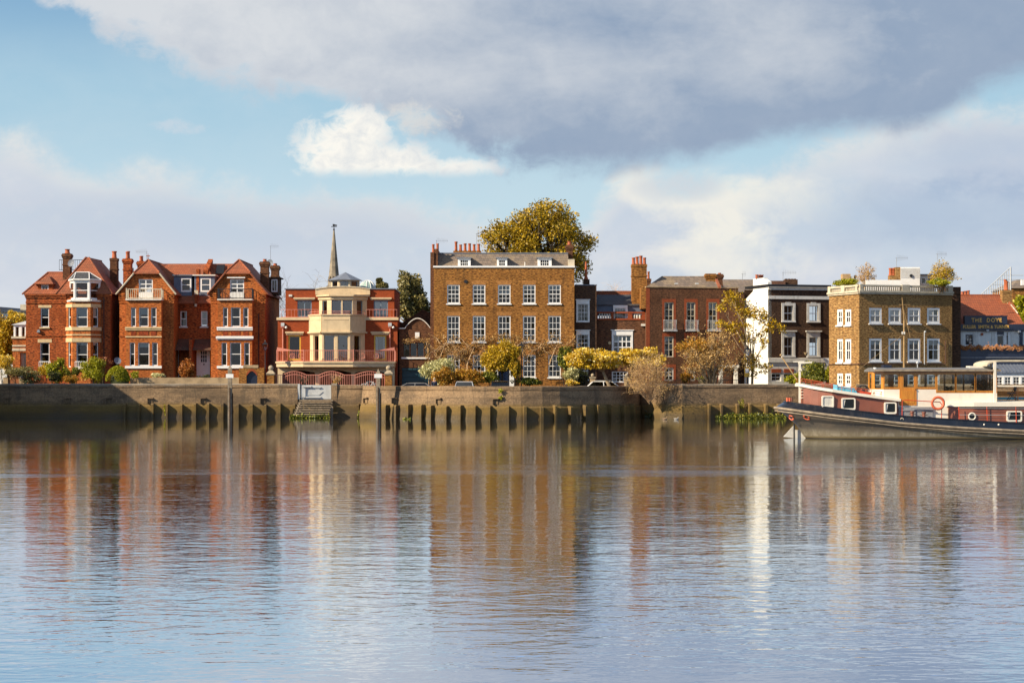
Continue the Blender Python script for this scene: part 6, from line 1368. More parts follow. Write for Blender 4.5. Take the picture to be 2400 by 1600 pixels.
# low garden walls, arch gate, piers
m = MB(); Y = 18.5; m.box(X(305, Y), X(560, Y), Y, Y + .35, GZ, Z(884.5, Y)); t_ = m.build('garden_wall', 'sandstone'); tag(t_, 'low sandy stone garden wall in front of the gabled pair', 'wall')
m = MB(); m.box(X(303, Y), X(562, Y), Y - .06, Y + .41, Z(884.5, Y), Z(882.5, Y)); m.build('coping', 'pale_stone', t_) if False else None
def arch_gate():
    Y = 18.3; pl = front(Y, 560, 619); t = thing('arch_gate', 'brick gateway with dark blue pointed arch door', 'gate', (X(590, Y), Y, GZ)); s0, s1 = pl.s(577.5), pl.s(603); zs, za, zt = Z(881, Y), Z(869, Y), Z(862, Y); m = MB(); n = 8
    m.pbox(pl, 0, s0, GZ, zt, -.45, 0); m.pbox(pl, s1, pl.L, GZ, zt, -.45, 0)
    cur = [(s0 + (s1 - s0) * i / n, zs + (za - zs) * (1 - abs(1 - 2 * i / n) ** 1.6)) for i in range(n + 1)]
    for (a, b) in zip(cur[:-1], cur[1:]): m.prism(pl, [a, b, (b[0], zt), (a[0], zt)], -.45, 0)
    m.build('wall', 'stock_brick', t); m = MB(); m.pbox(pl, pl.s(570), pl.s(605), zt, Z(855, Y), -.5, .05); m.build('coping', 'sandstone', t)
    m = MB(); m.prism(pl, [(s0, GZ), (s1, GZ)] + cur[::-1], -.3, -.2); d = m.build('door', 'navy', t)
    m = MB()
    for (a, b) in zip(cur[:-1], cur[1:]): m.prism(pl, [a, b, (b[0], b[1] + .22), (a[0], a[1] + .22)], -.1, .02)
    m.build('arch_ring', 'rubbed_red', t)
    for f in (.46, .54): m = MB(); m.ball(pl.pt(s0 + (s1 - s0) * f, GZ + .6, -.19), .03); m.build('door_handle', 'aerial', d)
arch_gate()
for px, lab in ((635, 'stone ball topped gate pier left of the pink gates'), (911, 'stone ball topped gate pier right of the pink gates')):
    Y = 18.4; t = thing('gate_pier', lab, 'gate pier', (X(px, Y), Y, GZ), 'ball topped gate piers'); x = X(px, Y); m = MB(); m.box(x - .32, x + .32, Y - .32, Y + .32, GZ, Z(878, Y)); m.build('pier', 'stock_brick', t)
    z = Z(878, Y); m = MB(); m.box(x - .38, x + .38, Y - .38, Y + .38, z, z + .1); m.hexa([(x - .42, Y - .42, z + .1), (x + .42, Y - .42, z + .1), (x + .42, Y + .42, z + .1), (x - .42, Y + .42, z + .1), (x - .15, Y - .15, z + .42), (x + .15, Y - .15, z + .42), (x + .15, Y + .15, z + .42), (x - .15, Y + .15, z + .42)]); m.build('cap', 'stone_ball', t)
    m = MB(); m.lathe((x, Y, z + .42), [(.14, 0), (.1, .06), (.09, .1)], 10); m.ball((x, Y, z + .62), .25, 14, 10); m.build('ball_finial', 'stone_ball', t, True)
for px, lab in ((1389, 'small buff gate pier left of the white car'), (1469, 'small buff gate pier right of the white car')):
    Y = 15.0; t = thing('gate_pier', lab, 'gate pier', (X(px, Y), Y, GZ), 'small buff gate piers'); x = X(px, Y); m = MB(); m.box(x - .23, x + .23, Y - .23, Y + .23, GZ, Z(886, Y)); m.build('pier', 'sandstone', t); z = Z(886, Y); m = MB(); m.box(x - .29, x + .29, Y - .29, Y + .29, z, z + .12); m.ball((x, Y, z + .27), .16); m.build('ball_cap', 'stone_ball', t, True)
def lamp_post(px, top, Y, lab, k=1.0):
    t = thing('lamp_post', lab, 'lamp post', (X(px, Y), Y, GZ), 'old street lamps'); x = X(px, Y); zt = Z(top, Y); m = MB(); m.lathe((x, Y, GZ), [(.13, 0), (.13, .5), (.09, .6), (.06, .7), (.045, zt - GZ - 1.0 * k), (.07, zt - GZ - .98 * k), (.07, zt - GZ - .93 * k)], 10); m.build('post', 'black_iron', t, True)
    z = zt - .95 * k; m = MB(); a, b = .10 * k, .23 * k; m.hexa([(x - a, Y - a, z), (x + a, Y - a, z), (x + a, Y + a, z), (x - a, Y + a, z), (x - b, Y - b, z + .55 * k), (x + b, Y - b, z + .55 * k), (x + b, Y + b, z + .55 * k), (x - b, Y + b, z + .55 * k)]); ln = m.build('lantern', 'pale_glass', t)
    m = MB()
    for sx in (-1, 1):
        for sy in (-1, 1): m.cyl((x + sx * a, Y + sy * a, z), (x + sx * b, Y + sy * b, z + .55 * k), .015, n=4)
    m.add([(x - b * 1.1, Y - b * 1.1, z + .55 * k), (x + b * 1.1, Y - b * 1.1, z + .55 * k), (x + b * 1.1, Y + b * 1.1, z + .55 * k), (x - b * 1.1, Y + b * 1.1, z + .55 * k), (x, Y, z + .85 * k)], [(0, 1, 4), (1, 2, 4), (2, 3, 4), (3, 0, 4), (3, 2, 1, 0)]); m.lathe((x, Y, z + .8 * k), [(.04, 0), (.06, .06), (.02, .15)], 8); m.build('lantern_cap', 'black_iron', ln)
lamp_post(621.5, 797, 19.0, 'old black lamp post beside the brick arch gate')
lamp_post(1222, 800, 14.0, 'old black lamp post before the Georgian house, right of the yellow tree')
lamp_post(1752, 809, 11.0, 'old black lamp post among the magnolia leaves before the white gable')
m = MB(); Y = 10.5; x0_, x1_ = X(1744.5, Y), X(1757, Y); t = thing('notice_board', 'yellow and white notice board on posts above the river wall', 'notice board', ((x0_ + x1_) / 2, Y, GZ)); m.box(x0_, x1_, Y, Y + .05, Z(883, Y), Z(860, Y)); m.build('board', 'yellow_paint', t); m = MB(); m.box(x0_ + .08, x1_ - .08, Y - .012, Y - .002, Z(873.5, Y), Z(863, Y)); m.build('notice', 'white', t); m = MB(); m.box(x0_ + .05, x0_ + .12, Y + .052, Y + .12, GZ, Z(862, Y)); m.box(x1_ - .12, x1_ - .05, Y + .052, Y + .12, GZ, Z(862, Y)); m.build('post', 'pale_grey', t)
# garden gate with white boards at the far left
t = thing('garden_gate', 'brown garden gate between posts with white boards at the left end', 'gate', (X(35, 17), 17, GZ)); Y = 17.0; m = MB(); m.box(X(19.5, Y), X(44, Y), Y, Y + .08, GZ, Z(876, Y)); m.build('gate_leaf', 'brown_door', t)
for a, b in ((8, 19), (44.5, 60)): m = MB(); m.box(X(a, Y), X(b, Y), Y - .1, Y + .3, GZ, Z(878, Y)); m.build('post', 'sandstone', t); m = MB(); m.box(X(a, Y), X(a, Y) + .35, Y - .14, Y - .102, Z(884, Y), Z(877, Y)); m.build('board', 'white', t)
# iron railings in front of houses E-H
for a, b, Y, lab in ((1312, 1385, 15.5, 'black iron railings before the right end of the Georgian house'), (1565, 1735, 14.0, 'black iron railings before the house with tall windows')):
    m = MB(); railing(m, [(X(a, Y), Y), (X(b, Y), Y)], GZ, Z(880 if a < 1500 else 890, Y), .16, .014, .025); tag(m.build('iron_railing', 'black_iron'), lab, 'railing')
# ================================================================ the barge
m_paint('barge_brown', (0.23, 0.074, 0.042), 0.42, 0.12, 1.6, dirt=0.12)
m_paint('barge_cream', (0.80, 0.74, 0.62), 0.45, 0.05, 1.5, dirt=0.10)
m_paint('barge_red', (0.55, 0.062, 0.020), 0.45, 0.12)
m_paint('buoy_orange', (0.66, 0.13, 0.055), 0.5, 0.10)
m_paint('sky_blue', (0.10, 0.42, 0.58), 0.5, 0.08)
m_paint('bulwark_black', (0.010, 0.012, 0.018), 0.28, 0.3, 2.0, dirt=0.3)
m_paint('rub_rail', (0.34, 0.27, 0.19), 0.75, 0.25, 3.0, dirt=0.3)
m_paint('deck_grey', (0.28, 0.28, 0.29), 0.8, 0.15)
m_paint('cabin_glass', (0.02, 0.025, 0.03), 0.05, 0.1)
m_paint('rope', (0.42, 0.27, 0.12), 0.9, 0.2)
m_paint('roof_felt', (0.16, 0.15, 0.14), 0.8, 0.15)
def m_wood(name, c1, c2):
    m, nt, b = mat(name); P, x, y, z, g = pos(nt); n = noise(nt, vec(nt, x * 14, y * 14, z * 1.6), 1.0, 5, 0.6, 0.8)
    setc(nt, b, 'Base Color', mixc(nt, n.ss(.3, .7), c1, c2)); b.inputs['Roughness'].default_value = .32; b.inputs['Coat Weight'].default_value = .3
m_wood('varnish', (0.60, 0.25, 0.030), (0.44, 0.15, 0.015)); m_wood('varnish_dark', (0.38, 0.125, 0.018), (0.27, 0.08, 0.012))
def m_hull():
    m, nt, b = mat('hull_steel'); P, x, y, z, g = pos(nt)
    n = noise(nt, vec(nt, x * .6, y * .6, z * 2.5), 1.0, 8, .68); n2 = noise(nt, vec(nt, x * 3, y * 3, z * .7), 1.0, 6, .65)
    col = mixc(nt, n.ss(.36, .66), (.034, .029, .024), (.105, .083, .060)); col = mixc(nt, n2.ss(.52, .72) * .55, col, (.17, .125, .08))
    low = (z + (n - .5) * .8).ss(.72, .16); col = mixc(nt, low * .75, col, mixc(nt, n2.ss(.4, .6), (.40, .35, .26), (.24, .20, .13)))
    al = (z + (n2 - .5) * .2).ss(.20, .06); col = mixc(nt, al * .9, col, (.12, .082, .018)); bt = z.ss(.07, .02); col = mixc(nt, bt, col, (.018, .013, .008))
    setc(nt, b, 'Base Color', col); setc(nt, b, 'Roughness', n * .4 + .35); bump(nt, b, n2, .3, .02)
m_hull()
def bx(zx): return 1780 + zx / 3.7935
def by(zy): return 820 + zy / 3.7917
def barge():
    cy = -49.6; t = thing('barge', 'old Dutch style barge with black hull, brown cabins and varnished wheelhouse', 'boat', (30, cy, -.6)); xe = X(2760, -52)
    yn = -52.0
    gun = [(X(px, yn), Z(py, yn)) for px, py in ((1815, 937.5), (1839, 941), (1877, 946.6), (2004, 962.4), (2104, 974.3), (2244, 983.5), (2399, 992.7), (2760, 998))]
    rub = [(X(px, yn), Z(py, yn)) for px, py in ((1814, 954.5), (1938, 971.6), (2107, 991.4), (2244, 1002), (2399, 1010), (2760, 1014))]
    ip = lambda tab, x: float(np.interp(x, [q[0] for q in tab], [q[1] for q in tab]))
    lv = [(X(1912, cy), 2.0, lambda x: -.6), (X(1888, cy), 2.22, lambda x: 0.0), (X(1880, cy), 2.28, lambda x: .22), (X(1866, cy), 2.34, lambda x: .22 + (ip(rub, x) - .22) * .42), (X(1842, cy), 2.40, lambda x: .22 + (ip(rub, x) - .22) * .75), (X(1816, cy), 2.45, lambda x: ip(rub, x)), (X(1837, cy), 2.36, lambda x: ip(gun, x))]
    n = 44; fs = [(i / n) ** 1.9 for i in range(n + 1)]; Lb = 5.2
    def sec(l, f, side):
        xs, B, zf = lv[l]; x = xs + (xe - xs) * f; u = min(1.0, (x - xs) / Lb); b = B * math.sqrt(max(0.0, 1 - (1 - u) ** 2.2)); return (x, cy + side * b, zf(x))
    def skin(name, l0, l1, m):
        mb = MB()
        for side in (-1, 1):
            o = len(mb.v); k = l1 - l0 + 1
            for f in fs:
                for l in range(l0, l1 + 1): mb.v.append(sec(l, f, side))
            for i in range(n):
                for j in range(k - 1): q = (o + i * k + j, o + (i + 1) * k + j, o + (i + 1) * k + j + 1, o + i * k + j + 1); mb.f.append(q if side < 0 else q[::-1])
        return mb.build(name, m, t, True)
    skin('hull', 0, 5, 'hull_steel'); skin('bulwark', 5, 6, 'bulwark_black')
    dk = MB(); k = 0
    for i in range(n):
        a, b, c, d = sec(6, fs[i], -1), sec(6, fs[i + 1], -1), sec(6, fs[i + 1], 1), sec(6, fs[i], 1); dk.poly([(p[0], p[1] * .98 + cy * .02, p[2] - .12) for p in (a, b, c, d)])
    dk.build('deck', 'deck_grey', t)
    for nm, l, r, m in (('rub_rail', 5, .075, 'rub_rail'), ('gunwale', 6, .05, 'rub_rail')):
        mb = MB()
        for side in (-1, 1): mb.tube([sec(l, f, side) for f in fs], r, 6)
        mb.build(nm, m if nm == 'rub_rail' else 'bulwark_black', t, True)
    mb = MB(); mb.tube([(p[0], p[1] - .03, p[2] - .17) for p in [sec(5, f, -1) for f in fs]], .035, 5); mb.build('lower_strake', 'rub_rail', t, True)
    # rudder like fin and chain at the stem
    q = MB(); Yf = cy; q.hexa([(X(1836, Yf), Yf - .05, Z(1023, Yf)), (X(1861, Yf), Yf - .05, Z(1026, Yf)), (X(1861, Yf), Yf + .05, Z(1026, Yf)), (X(1836, Yf), Yf + .05, Z(1023, Yf)), (X(1857, Yf), Yf - .05, Z(1000, Yf)), (X(1861, Yf), Yf - .05, Z(996, Yf)), (X(1861, Yf), Yf + .05, Z(996, Yf)), (X(1857, Yf), Yf + .05, Z(1000, Yf))]); q.box(X(1861, Yf), X(1892, Yf), Yf - .04, Yf + .04, -.5, Z(1007, Yf)); q.build('fin', 'dirty_white', t)
    q = MB(); q.cyl((X(1861.3, Yf - .2), Yf - .2, -1), (X(1861.3, Yf - .2), Yf - .2, Z(992, Yf)), .045, n=6); q.build('bow_chain', 'black_iron', t)
    for zx, zy, tilt in ((283, 602, .9), (418, 598, .35)):
        f0 = min(fs, key=lambda f: abs(1200 + sec(4, f, -1)[0] / (sec(4, f, -1)[1] - CAMY) * FPX - bx(zx))); c = sec(4, f0, -1); q = MB(); q.ring((0, 0, 0), .14, .045, 'y', 18, 8)
        ca, sa = math.cos(-tilt), math.sin(-tilt); xx = X(bx(zx), c[1]); zz = Z(by(zy), c[1]); q.v = [(xx + v[0] * ca * 1.15 + v[1] * -sa, c[1] - .02 + v[0] * sa + v[1] * ca, zz + v[2] * .8 - v[0] * .35) for v in q.v]; q.build('hawse_pipe', 'buoy_orange', t, True)
    # fore cabin
    ys = -51.45; xa, xb = X(bx(392), cy - .9), X(bx(1232), ys); st = []
    for i in range(15):
        f = i / 14; x = xa + (xb - xa) * f; hw = .95 + .9 * min(1, f / .28) ** .7; zt = Z(by(330), ys) + (Z(by(455), ys) - Z(by(330), ys)) * f ** .85; st.append((x, hw, ip(gun, x) - .2, zt))
    def trunk(st, name, m):
        mb = MB(); k = 4
        for x, hw, z0, z1 in st: mb.v += [(x, cy - hw, z0), (x, cy - hw + .06, z1), (x, cy + hw - .06, z1), (x, cy + hw, z0)]
        for i in range(len(st) - 1):
            for j in range(3): mb.f.append((i * k + j, (i + 1) * k + j, (i + 1) * k + j + 1, i * k + j + 1))
        mb.f.append((3, 2, 1, 0)); e = (len(st) - 1) * k; mb.f.append((e, e + 1, e + 2, e + 3)); return mb.build(name, m, t)
    trunk(st, 'fore_cabin', 'barge_brown')
    def lid(st, name, m, th=.13, over=.1):
        mb = MB(); k = 6
        for x, hw, z0, z1 in st: h = hw + over; mb.v += [(x, cy - h, z1), (x, cy - h, z1 + th), (x, cy - h * .5, z1 + th + .07), (x, cy + h * .5, z1 + th + .07), (x, cy + h, z1 + th), (x, cy + h, z1)]
        for i in range(len(st) - 1):
            for j in range(k): mb.f.append((i * k + j, (i + 1) * k + j, (i + 1) * k + (j + 1) % k, i * k + (j + 1) % k))
        mb.f.append(tuple(range(k - 1, -1, -1))); e = (len(st) - 1) * k; mb.f.append(tuple(e + j for j in range(k))); return mb.build(name, m, t)
    s2 = [(st[0][0] - .25, st[0][1] - .2, st[0][2], st[0][3] + .04)] + st + [(xb + .15, st[-1][1], st[-1][2], st[-1][3])]; lid(s2, 'fore_cabin_roof', 'barge_cream')
    pl = Pl((xa, ys), (xb, ys))
    def port(a, b, c, d, nm='cabin_window', off=0.0, cur=False):
        s0, s1, z0, z1 = pl.rect(bx(a), bx(b), by(c), by(d)); m = MB(); w = .075; r = .09; ch = lambda s0, s1, z0, z1, r: [(s0 + r, z0), (s1 - r, z0), (s1 - r * .3, z0 + r * .3), (s1, z0 + r), (s1, z1 - r), (s1 - r * .3, z1 - r * .3), (s1 - r, z1), (s0 + r, z1), (s0 + r * .3, z1 - r * .3), (s0, z1 - r), (s0, z0 + r), (s0 + r * .3, z0 + r * .3)]
        o = ch(s0, s1, z0, z1, r); i_ = ch(s0 + w, s1 - w, z0 + w * 1.3, z1 - w, r * .7); k = len(o); sh = lambda s: -.07 * (s / pl.L)
        v = [pl.pt(s, z, .09 + off) for s, z in o] + [pl.pt(s, z, .09 + off) for s, z in i_] + [pl.pt(s, z, -.1) for s, z in o] + [pl.pt(s, z, -.02) for s, z in i_]
        m.add(v, [(j, (j + 1) % k, (j + 1) % k + k, j + k) for j in range(k)] + [(j + 2 * k, (j + 1) % k + 2 * k, (j + 1) % k, j) for j in range(k)] + [(j + k, (j + 1) % k + k, (j + 1) % k + 3 * k, j + 3 * k) for j in range(k)]); wn = m.build(nm, 'barge_cream', t)
        m = MB(); m.poly([pl.pt(s, z, .045 + off) for s, z in i_]); m.build('pane', 'cabin_glass' if not cur else 'blind', wn)
        m = MB(); a_ = s0 + w; m.poly([pl.pt(a_, z0 + .1, .05 + off), pl.pt(a_ + (.06 if not cur else .3), z0 + .1, .05 + off), pl.pt(a_ + (.16 if not cur else .35), z1 - w, .05 + off), pl.pt(a_, z1 - w, .05 + off)]); m.build('curtain', 'blind', wn)
    port(553, 660, 405, 512, cur=True); port(728, 852, 425, 532); port(1107, 1217, 463, 567)
    # rail on the fore cabin, blue hatch, winch
    rl = MB(); zt = lambda x: ip([(s[0], s[3]) for s in st], x) + .18
    xs_ = [xa - .15 + (xb - xa - .2) * i / 9 for i in range(10)]
    for side in (-1, 1):
        yy = cy + side * 1.5; P = [(x, cy + side * (1.5 if i > 1 else .7 + .4 * i), zt(x) + .32 * (1 - .03 * i)) for i, x in enumerate(xs_)]; rl.tube(P, .014, 5); rl.tube([(p[0], p[1], p[2] - .13) for p in P], .010, 5)
        for p in P: rl.cyl((p[0], p[1], p[2] - .34), p, .012, n=5)
    rl.build('cabin_rail', 'barge_red', t)
    q = MB(); Yq = -51.0; a, b = X(bx(697), Yq), X(bx(880), Yq); q.hexa([(a, Yq, zt(a) - .1), (b, Yq, zt(b) - .1), (b, Yq + 1.4, zt(b) - .1), (a, Yq + 1.4, zt(a) - .1), (a, Yq, Z(by(318), Yq)), (X(bx(845), Yq), Yq, Z(by(340), Yq)), (X(bx(845), Yq), Yq + 1.4, Z(by(340), Yq)), (a, Yq + 1.4, Z(by(318), Yq))]); q.build('blue_hatch', 'sky_blue', t)
    q = MB(); q.box(a - .04, a + .0, Yq - .03, Yq + 1.43, zt(a) - .1, Z(by(306), Yq)); q.build('hatch_edge', 'sky_blue', t)
    wc = (X(bx(935), Yq), Yq + .25, Z(by(362), Yq)); q = MB(); q.ring(wc, .30, .028, 'y', 24, 6); q.ring((wc[0], wc[1] + .5, wc[2]), .30, .028, 'y', 24, 6)
    for k in range(4): a_ = k * math.pi / 4; q.cyl((wc[0] - .3 * math.cos(a_), wc[1], wc[2] - .3 * math.sin(a_)), (wc[0] + .3 * math.cos(a_), wc[1], wc[2] + .3 * math.sin(a_)), .018, n=4)
    q.cyl((wc[0], wc[1] - .1, wc[2]), (wc[0], wc[1] + .6, wc[2]), .07, n=10); wn = q.build('winch', 'black_iron', t, True)
    q = MB(); z0 = zt(wc[0]) - .15
    for dy in (-.06, .56): q.hexa([(wc[0] - .35, wc[1] + dy - .03, z0), (wc[0] + .4, wc[1] + dy - .03, z0 - .05), (wc[0] + .4, wc[1] + dy + .03, z0 - .05), (wc[0] - .35, wc[1] + dy + .03, z0), (wc[0] - .55, wc[1] + dy - .03, wc[2] + .02), (wc[0] + .42, wc[1] + dy - .03, wc[2] - .1), (wc[0] + .42, wc[1] + dy + .03, wc[2] - .1), (wc[0] - .55, wc[1] + dy + .03, wc[2] + .02)])
    q.build('winch_frame', 'barge_red', wn)
    # bow davit and spar
    Yd = cy - .5; xd = X(bx(358), Yd); q = MB(); q.box(xd - .055, xd + .055, Yd - .055, Yd + .055, Z(by(470), Yd), Z(by(112), Yd)); q.hexa([(X(bx(345), Yd), Yd - .06, Z(by(125), Yd)), (X(bx(466), Yd), Yd - .06, Z(by(115), Yd)), (X(bx(466), Yd), Yd + .06, Z(by(115), Yd)), (X(bx(345), Yd), Yd + .06, Z(by(125), Yd)), (X(bx(345), Yd), Yd - .06, Z(by(110), Yd)), (X(bx(466), Yd), Yd - .06, Z(by(101), Yd)), (X(bx(466), Yd), Yd + .06, Z(by(101), Yd)), (X(bx(345), Yd), Yd + .06, Z(by(110), Yd))]); q.box(X(bx(305), Yd), X(bx(400), Yd), Yd + .1, Yd + .16, Z(by(108), Yd), Z(by(99), Yd)); q.box(xd - .06, xd + .12, Yd - .1, Yd + .1, Z(by(185), Yd), Z(by(170), Yd)); q.build('davit', 'barge_cream', t)
    q = MB(); q.cyl((X(bx(200), Yd + .4), Yd + .4, Z(by(62), Yd)), (X(bx(335), Yd), Yd + .1, Z(by(265), Yd)), .035, n=6); q.ball((X(bx(190), Yd + .4), Yd + .4, Z(by(45), Yd)), .07); q.build('spar', 'rope', t)
    for i in range(4): q = MB(); zz = Z(by(340 + i * 27), Yd); q.box(X(bx(368), Yd), X(bx(410), Yd), Yd - .3, Yd - .02, zz - .04, zz); q.build('step', 'barge_cream', t)
    for dx in (248, 268, 285): q = MB(); q.cyl((X(bx(dx), cy - .6), cy - .6, Z(by(455), cy)), (X(bx(dx), cy - .6), cy - .6, Z(by(423), cy)), .07, n=10); q.build('bow_bollard', 'buoy_orange' if dx < 270 else 'barge_brown', t)
    # wheelhouse
    Yn, Yr = -51.2, -48.2; A = (X(bx(1103), Yn), Yn); B = (X(bx(2112), Yn), Yn); Cc = (B[0], Yr); D = (A[0], Yr); E = (A[0] - .5, Yn + .85); Fp = (A[0] - .5, Yr - .85); plan = [A, B, Cc, D, Fp, E]
    zw, zr, z0 = Z(by(350), Yn), Z(by(192), Yn), 1.0; hh = {}; pln = Pl(A, B); wl = [(1112, 1232, 217, 330), (1405, 1562, 217, 330), (1582, 1738, 217, 362), (1752, 1912, 217, 362), (1926, 2078, 217, 362)]; hh[0] = []; win = []
    for a, b, c, d in wl: r = pln.rect(bx(a), bx(b), by(c), by(d)); win.append((r[0], r[1], max(r[2], zw + .02 if a < 1570 else 2.6), r[3])); 
    hh[0] = list(win) + [pln.rect(bx(1280), bx(1372), by(217), by(330))]; ds = pln.rect(bx(1245), bx(1396), by(192), by(492))
    Lb_ = pln.L; far = [(Lb_ - w[1], Lb_ - w[0], w[2], w[3]) for w in hh[0]]
    up = MB(); lo = MB(); zlow = Z(by(382), Yn); sW = pln.s(bx(1570)); 
    def both(p, holes, a=0.0, b=None, zz=zw):
        b = p.L if b is None else b; wallface(up, p, zz, zr, holes, a, b, depth=.06); wallface(lo, p, z0, zz, [], a, b)
    both(pln, hh[0], 0, sW, zw); both(pln, hh[0], sW, pln.L, zlow); pf = Pl(Cc, D); both(pf, far, 0, pf.L, zlow)
    for i in (1, 3, 4, 5):
        p = Pl(plan[i], plan[(i + 1) % 6]); L = p.L; hs = [(L * .12, L * .45, zw + .08, zr - .18), (L * .56, L * .88, zw + .08, zr - .18)] if L > 1.5 else [(L * .22, L * .78, zw + .06, zr - .12)]; both(p, hs); 
        for r in hs: q = MB(); q.poly([p.pt(r[0], r[2], -.03), p.pt(r[1], r[2], -.03), p.pt(r[1], r[3], -.03), p.pt(r[0], r[3], -.03)]); q.build('pane', 'barge_glass', t)
    up.build('wheelhouse', 'varnish', t); lo.build('wheelhouse_base', 'barge_cream', t)
    for r in hh[0]:
        q = MB(); w = .07
        for (a, b, c, d) in ((r[0] - w, r[0], r[2] - w, r[3] + w), (r[1], r[1] + w, r[2] - w, r[3] + w), (r[0], r[1], r[2] - w, r[2]), (r[0], r[1], r[3], r[3] + w)): q.pbox(pln, a, b, c, d, -.05, .025)
        for sg in (0, 1): sx = r[0] if sg == 0 else r[1]; u = .14 * (1 if sg == 0 else -1); q.prism(pln, [(sx, r[3] - .06), (sx + u, r[3]), (sx, r[3])] if sg else [(sx, r[3] - .06), (sx + u, r[3]), (sx, r[3])], -.04, .02)
        wn = q.build('wheelhouse_window', 'varnish', t); q = MB(); q.poly([pln.pt(r[0], r[2], -.02), pln.pt(r[1], r[2], -.02), pln.pt(r[1], r[3], -.02), pln.pt(r[0], r[3], -.02)]); q.build('pane', 'barge_glass', wn)
    for r in far: q = MB(); q.poly([pf.pt(r[0], r[2], -.02), pf.pt(r[1], r[2], -.02), pf.pt(r[1], r[3], -.02), pf.pt(r[0], r[3], -.02)]); q.build('pane', 'barge_glass', t)
    d = MB(); wd = hh[0][-1]; d.pbox(pln, ds[0], wd[0] - .05, ds[2], zr - .02, -.02, .035); d.pbox(pln, wd[1] + .05, ds[1], ds[2], zr - .02, -.02, .035); d.pbox(pln, wd[0] - .05, wd[1] + .05, ds[2], wd[2] - .05, -.02, .03); dd = d.build('wheelhouse_door', 'varnish', t)
    d = MB(); d.pbox(pln, ds[0] + .12, ds[1] - .12, ds[2] + .12, zw - .06, .0, .05); d.build('door_panel', 'varnish', dd); d = MB(); d.ball(pln.pt(ds[1] - .06, zw, .07), .035); d.build('door_handle', 'black_iron', dd)
    rf = MB(); n2 = 8; ov = .22; prof = [(Yn - ov, zr + .003), (Yn - ov, zr + .1), (Yn + .7, zr + .2), ((Yn + Yr) / 2, zr + .24), (Yr - .7, zr + .2), (Yr + ov, zr + .1), (Yr + ov, zr + .003)]
    x0_, x1_ = E[0] - .04, B[0] + .15; k = len(prof); rf.add([(x, y, z) for x in (x0_, x1_) for y, z in prof], [tuple(range(k)), tuple(range(2 * k - 1, k - 1, -1))] + [(i, i + k, (i + 1) % k + k, (i + 1) % k) for i in range(k)]); rf.build('wheelhouse_roof', 'roof_felt', t)
    q = MB(); q.box(x0_ - .02, x1_ + .02, Yn - ov - .03, Yn - ov, zr + .02, zr + .12); q.build('roof_edge', 'rub_rail', t)
    q = MB(); q.box(X(bx(1090), cy), X(bx(1160), cy), cy - .5, cy + .3, zr + .2, Z(by(133), cy)); q.build('roof_box', 'navy', t)
    q = MB(); q.cyl((X(bx(1040), Yn), Yn + .4, zr + .1), (X(bx(1040), Yn), Yn + .4, zr + .24), .1, n=10); q.build('search_light', 'white', t)
    q = MB(); q.cyl((X(bx(1405), cy), cy, zr + .2), (X(bx(1405), cy), cy, zr + .5), .03, n=6); q.ball((X(bx(1405), cy), cy, zr + .52), .09); q.build('roof_lamp', 'pale_grey', t)
    q = MB(); q.box(X(bx(1850), cy), X(bx(2040), cy), cy - .6, cy + .4, zr + .2, zr + .33); q.build('roof_hatch', 'barge_cream', t)
    # plants and curtains inside
    for zx in (1700, 1990): leafcloud('pot_plant', blob(120 if zx < 1800 else 420, (X(bx(zx), cy), cy + .3, zlow + (.12 if zx < 1800 else .3)), (.3, .3, .2) if zx < 1800 else (.5, .3, .4), 8, .3), .09, 'leaf_dark' if zx < 1800 else 'leaf_copper', t)
    # mast
    ym = -49.0; xm = X(2119, ym); q = MB(); q.cyl((xm, ym, zr), (xm, ym, Z(751, ym)), .065, .05, 8); q.cyl((xm, ym, Z(751, ym)), (xm - .12, ym, Z(697, ym)), .028, .015, 6); q.cyl((X(2107, ym), ym, Z(714, ym)), (X(2134, ym), ym, Z(714, ym)), .014, n=5); q.build('mast', 'rope', t)
    q = MB()
    for (p, q_) in (((xm, ym, Z(782, ym)), (X(2010, -50), -50, Z(868, -50))), ((xm - .1, ym, Z(714, ym)), (xm + .35, ym, Z(790, ym))), ((X(2010, -50), -50, Z(868, -50)), (X(1985, -50), -50, Z(900, -50)))): q.cyl(p, q_, .014, n=4)
    q.build('stay', 'rope', t)
    q = MB()
    for dx in (-4, 4): q.box(X(2115 + dx * .6, ym), X(2118 + dx * .6, ym), ym - .12, ym - .05, Z(783, ym), Z(777, ym))
    q.build('mast_light', 'dirty_white', t)
    # aft cabin
    xc = X(bx(1690), -51.6); st2 = []
    for i in range(10): f = i / 9; x = xc + (xe - .6 - xc) * f; hw = 1.75 + .28 * min(1, f / .05); st2.append((x, hw, ip(gun, x) - .15, Z(by(502), -51.6)))
    trunk(st2, 'aft_cabin', 'barge_brown'); lid([(xc - .12, 1.7, 0, st2[0][3])] + st2[1:], 'aft_cabin_roof', 'barge_cream', .24, .1)
    pl = Pl((xc, -51.63), (xe - .6, -51.63))
    q = MB(); c = pl.pt(pl.s(bx(1890)), Z(by(590), -51.63), .03); q.ring(c, .19, .045, 'y', 24, 8); pw = q.build('porthole', 'barge_cream', t, True); q = MB(); q.cyl((c[0], c[1] + .02, c[2]), (c[0], c[1] - .01, c[2]), .17, n=20); q.build('pane', 'cabin_glass', pw)
    for (a, b) in ((2195, 2332), (2520, 2655)): port(a, b, 540, 636, off=0)
    # red guard rail
    q = MB(); yy = -51.75; xs_ = [bx(v) for v in (1778, 2027, 2285, 2540, 2790)]
    for px in xs_: q.cyl((X(px, yy), yy, ip(gun, X(px, yy)) - .05), (X(px - 1, yy), yy + .05, Z(by(505), yy)), .025, n=6)
    build_each(q, 'stanchion', 'barge_red', t)
    q = MB()
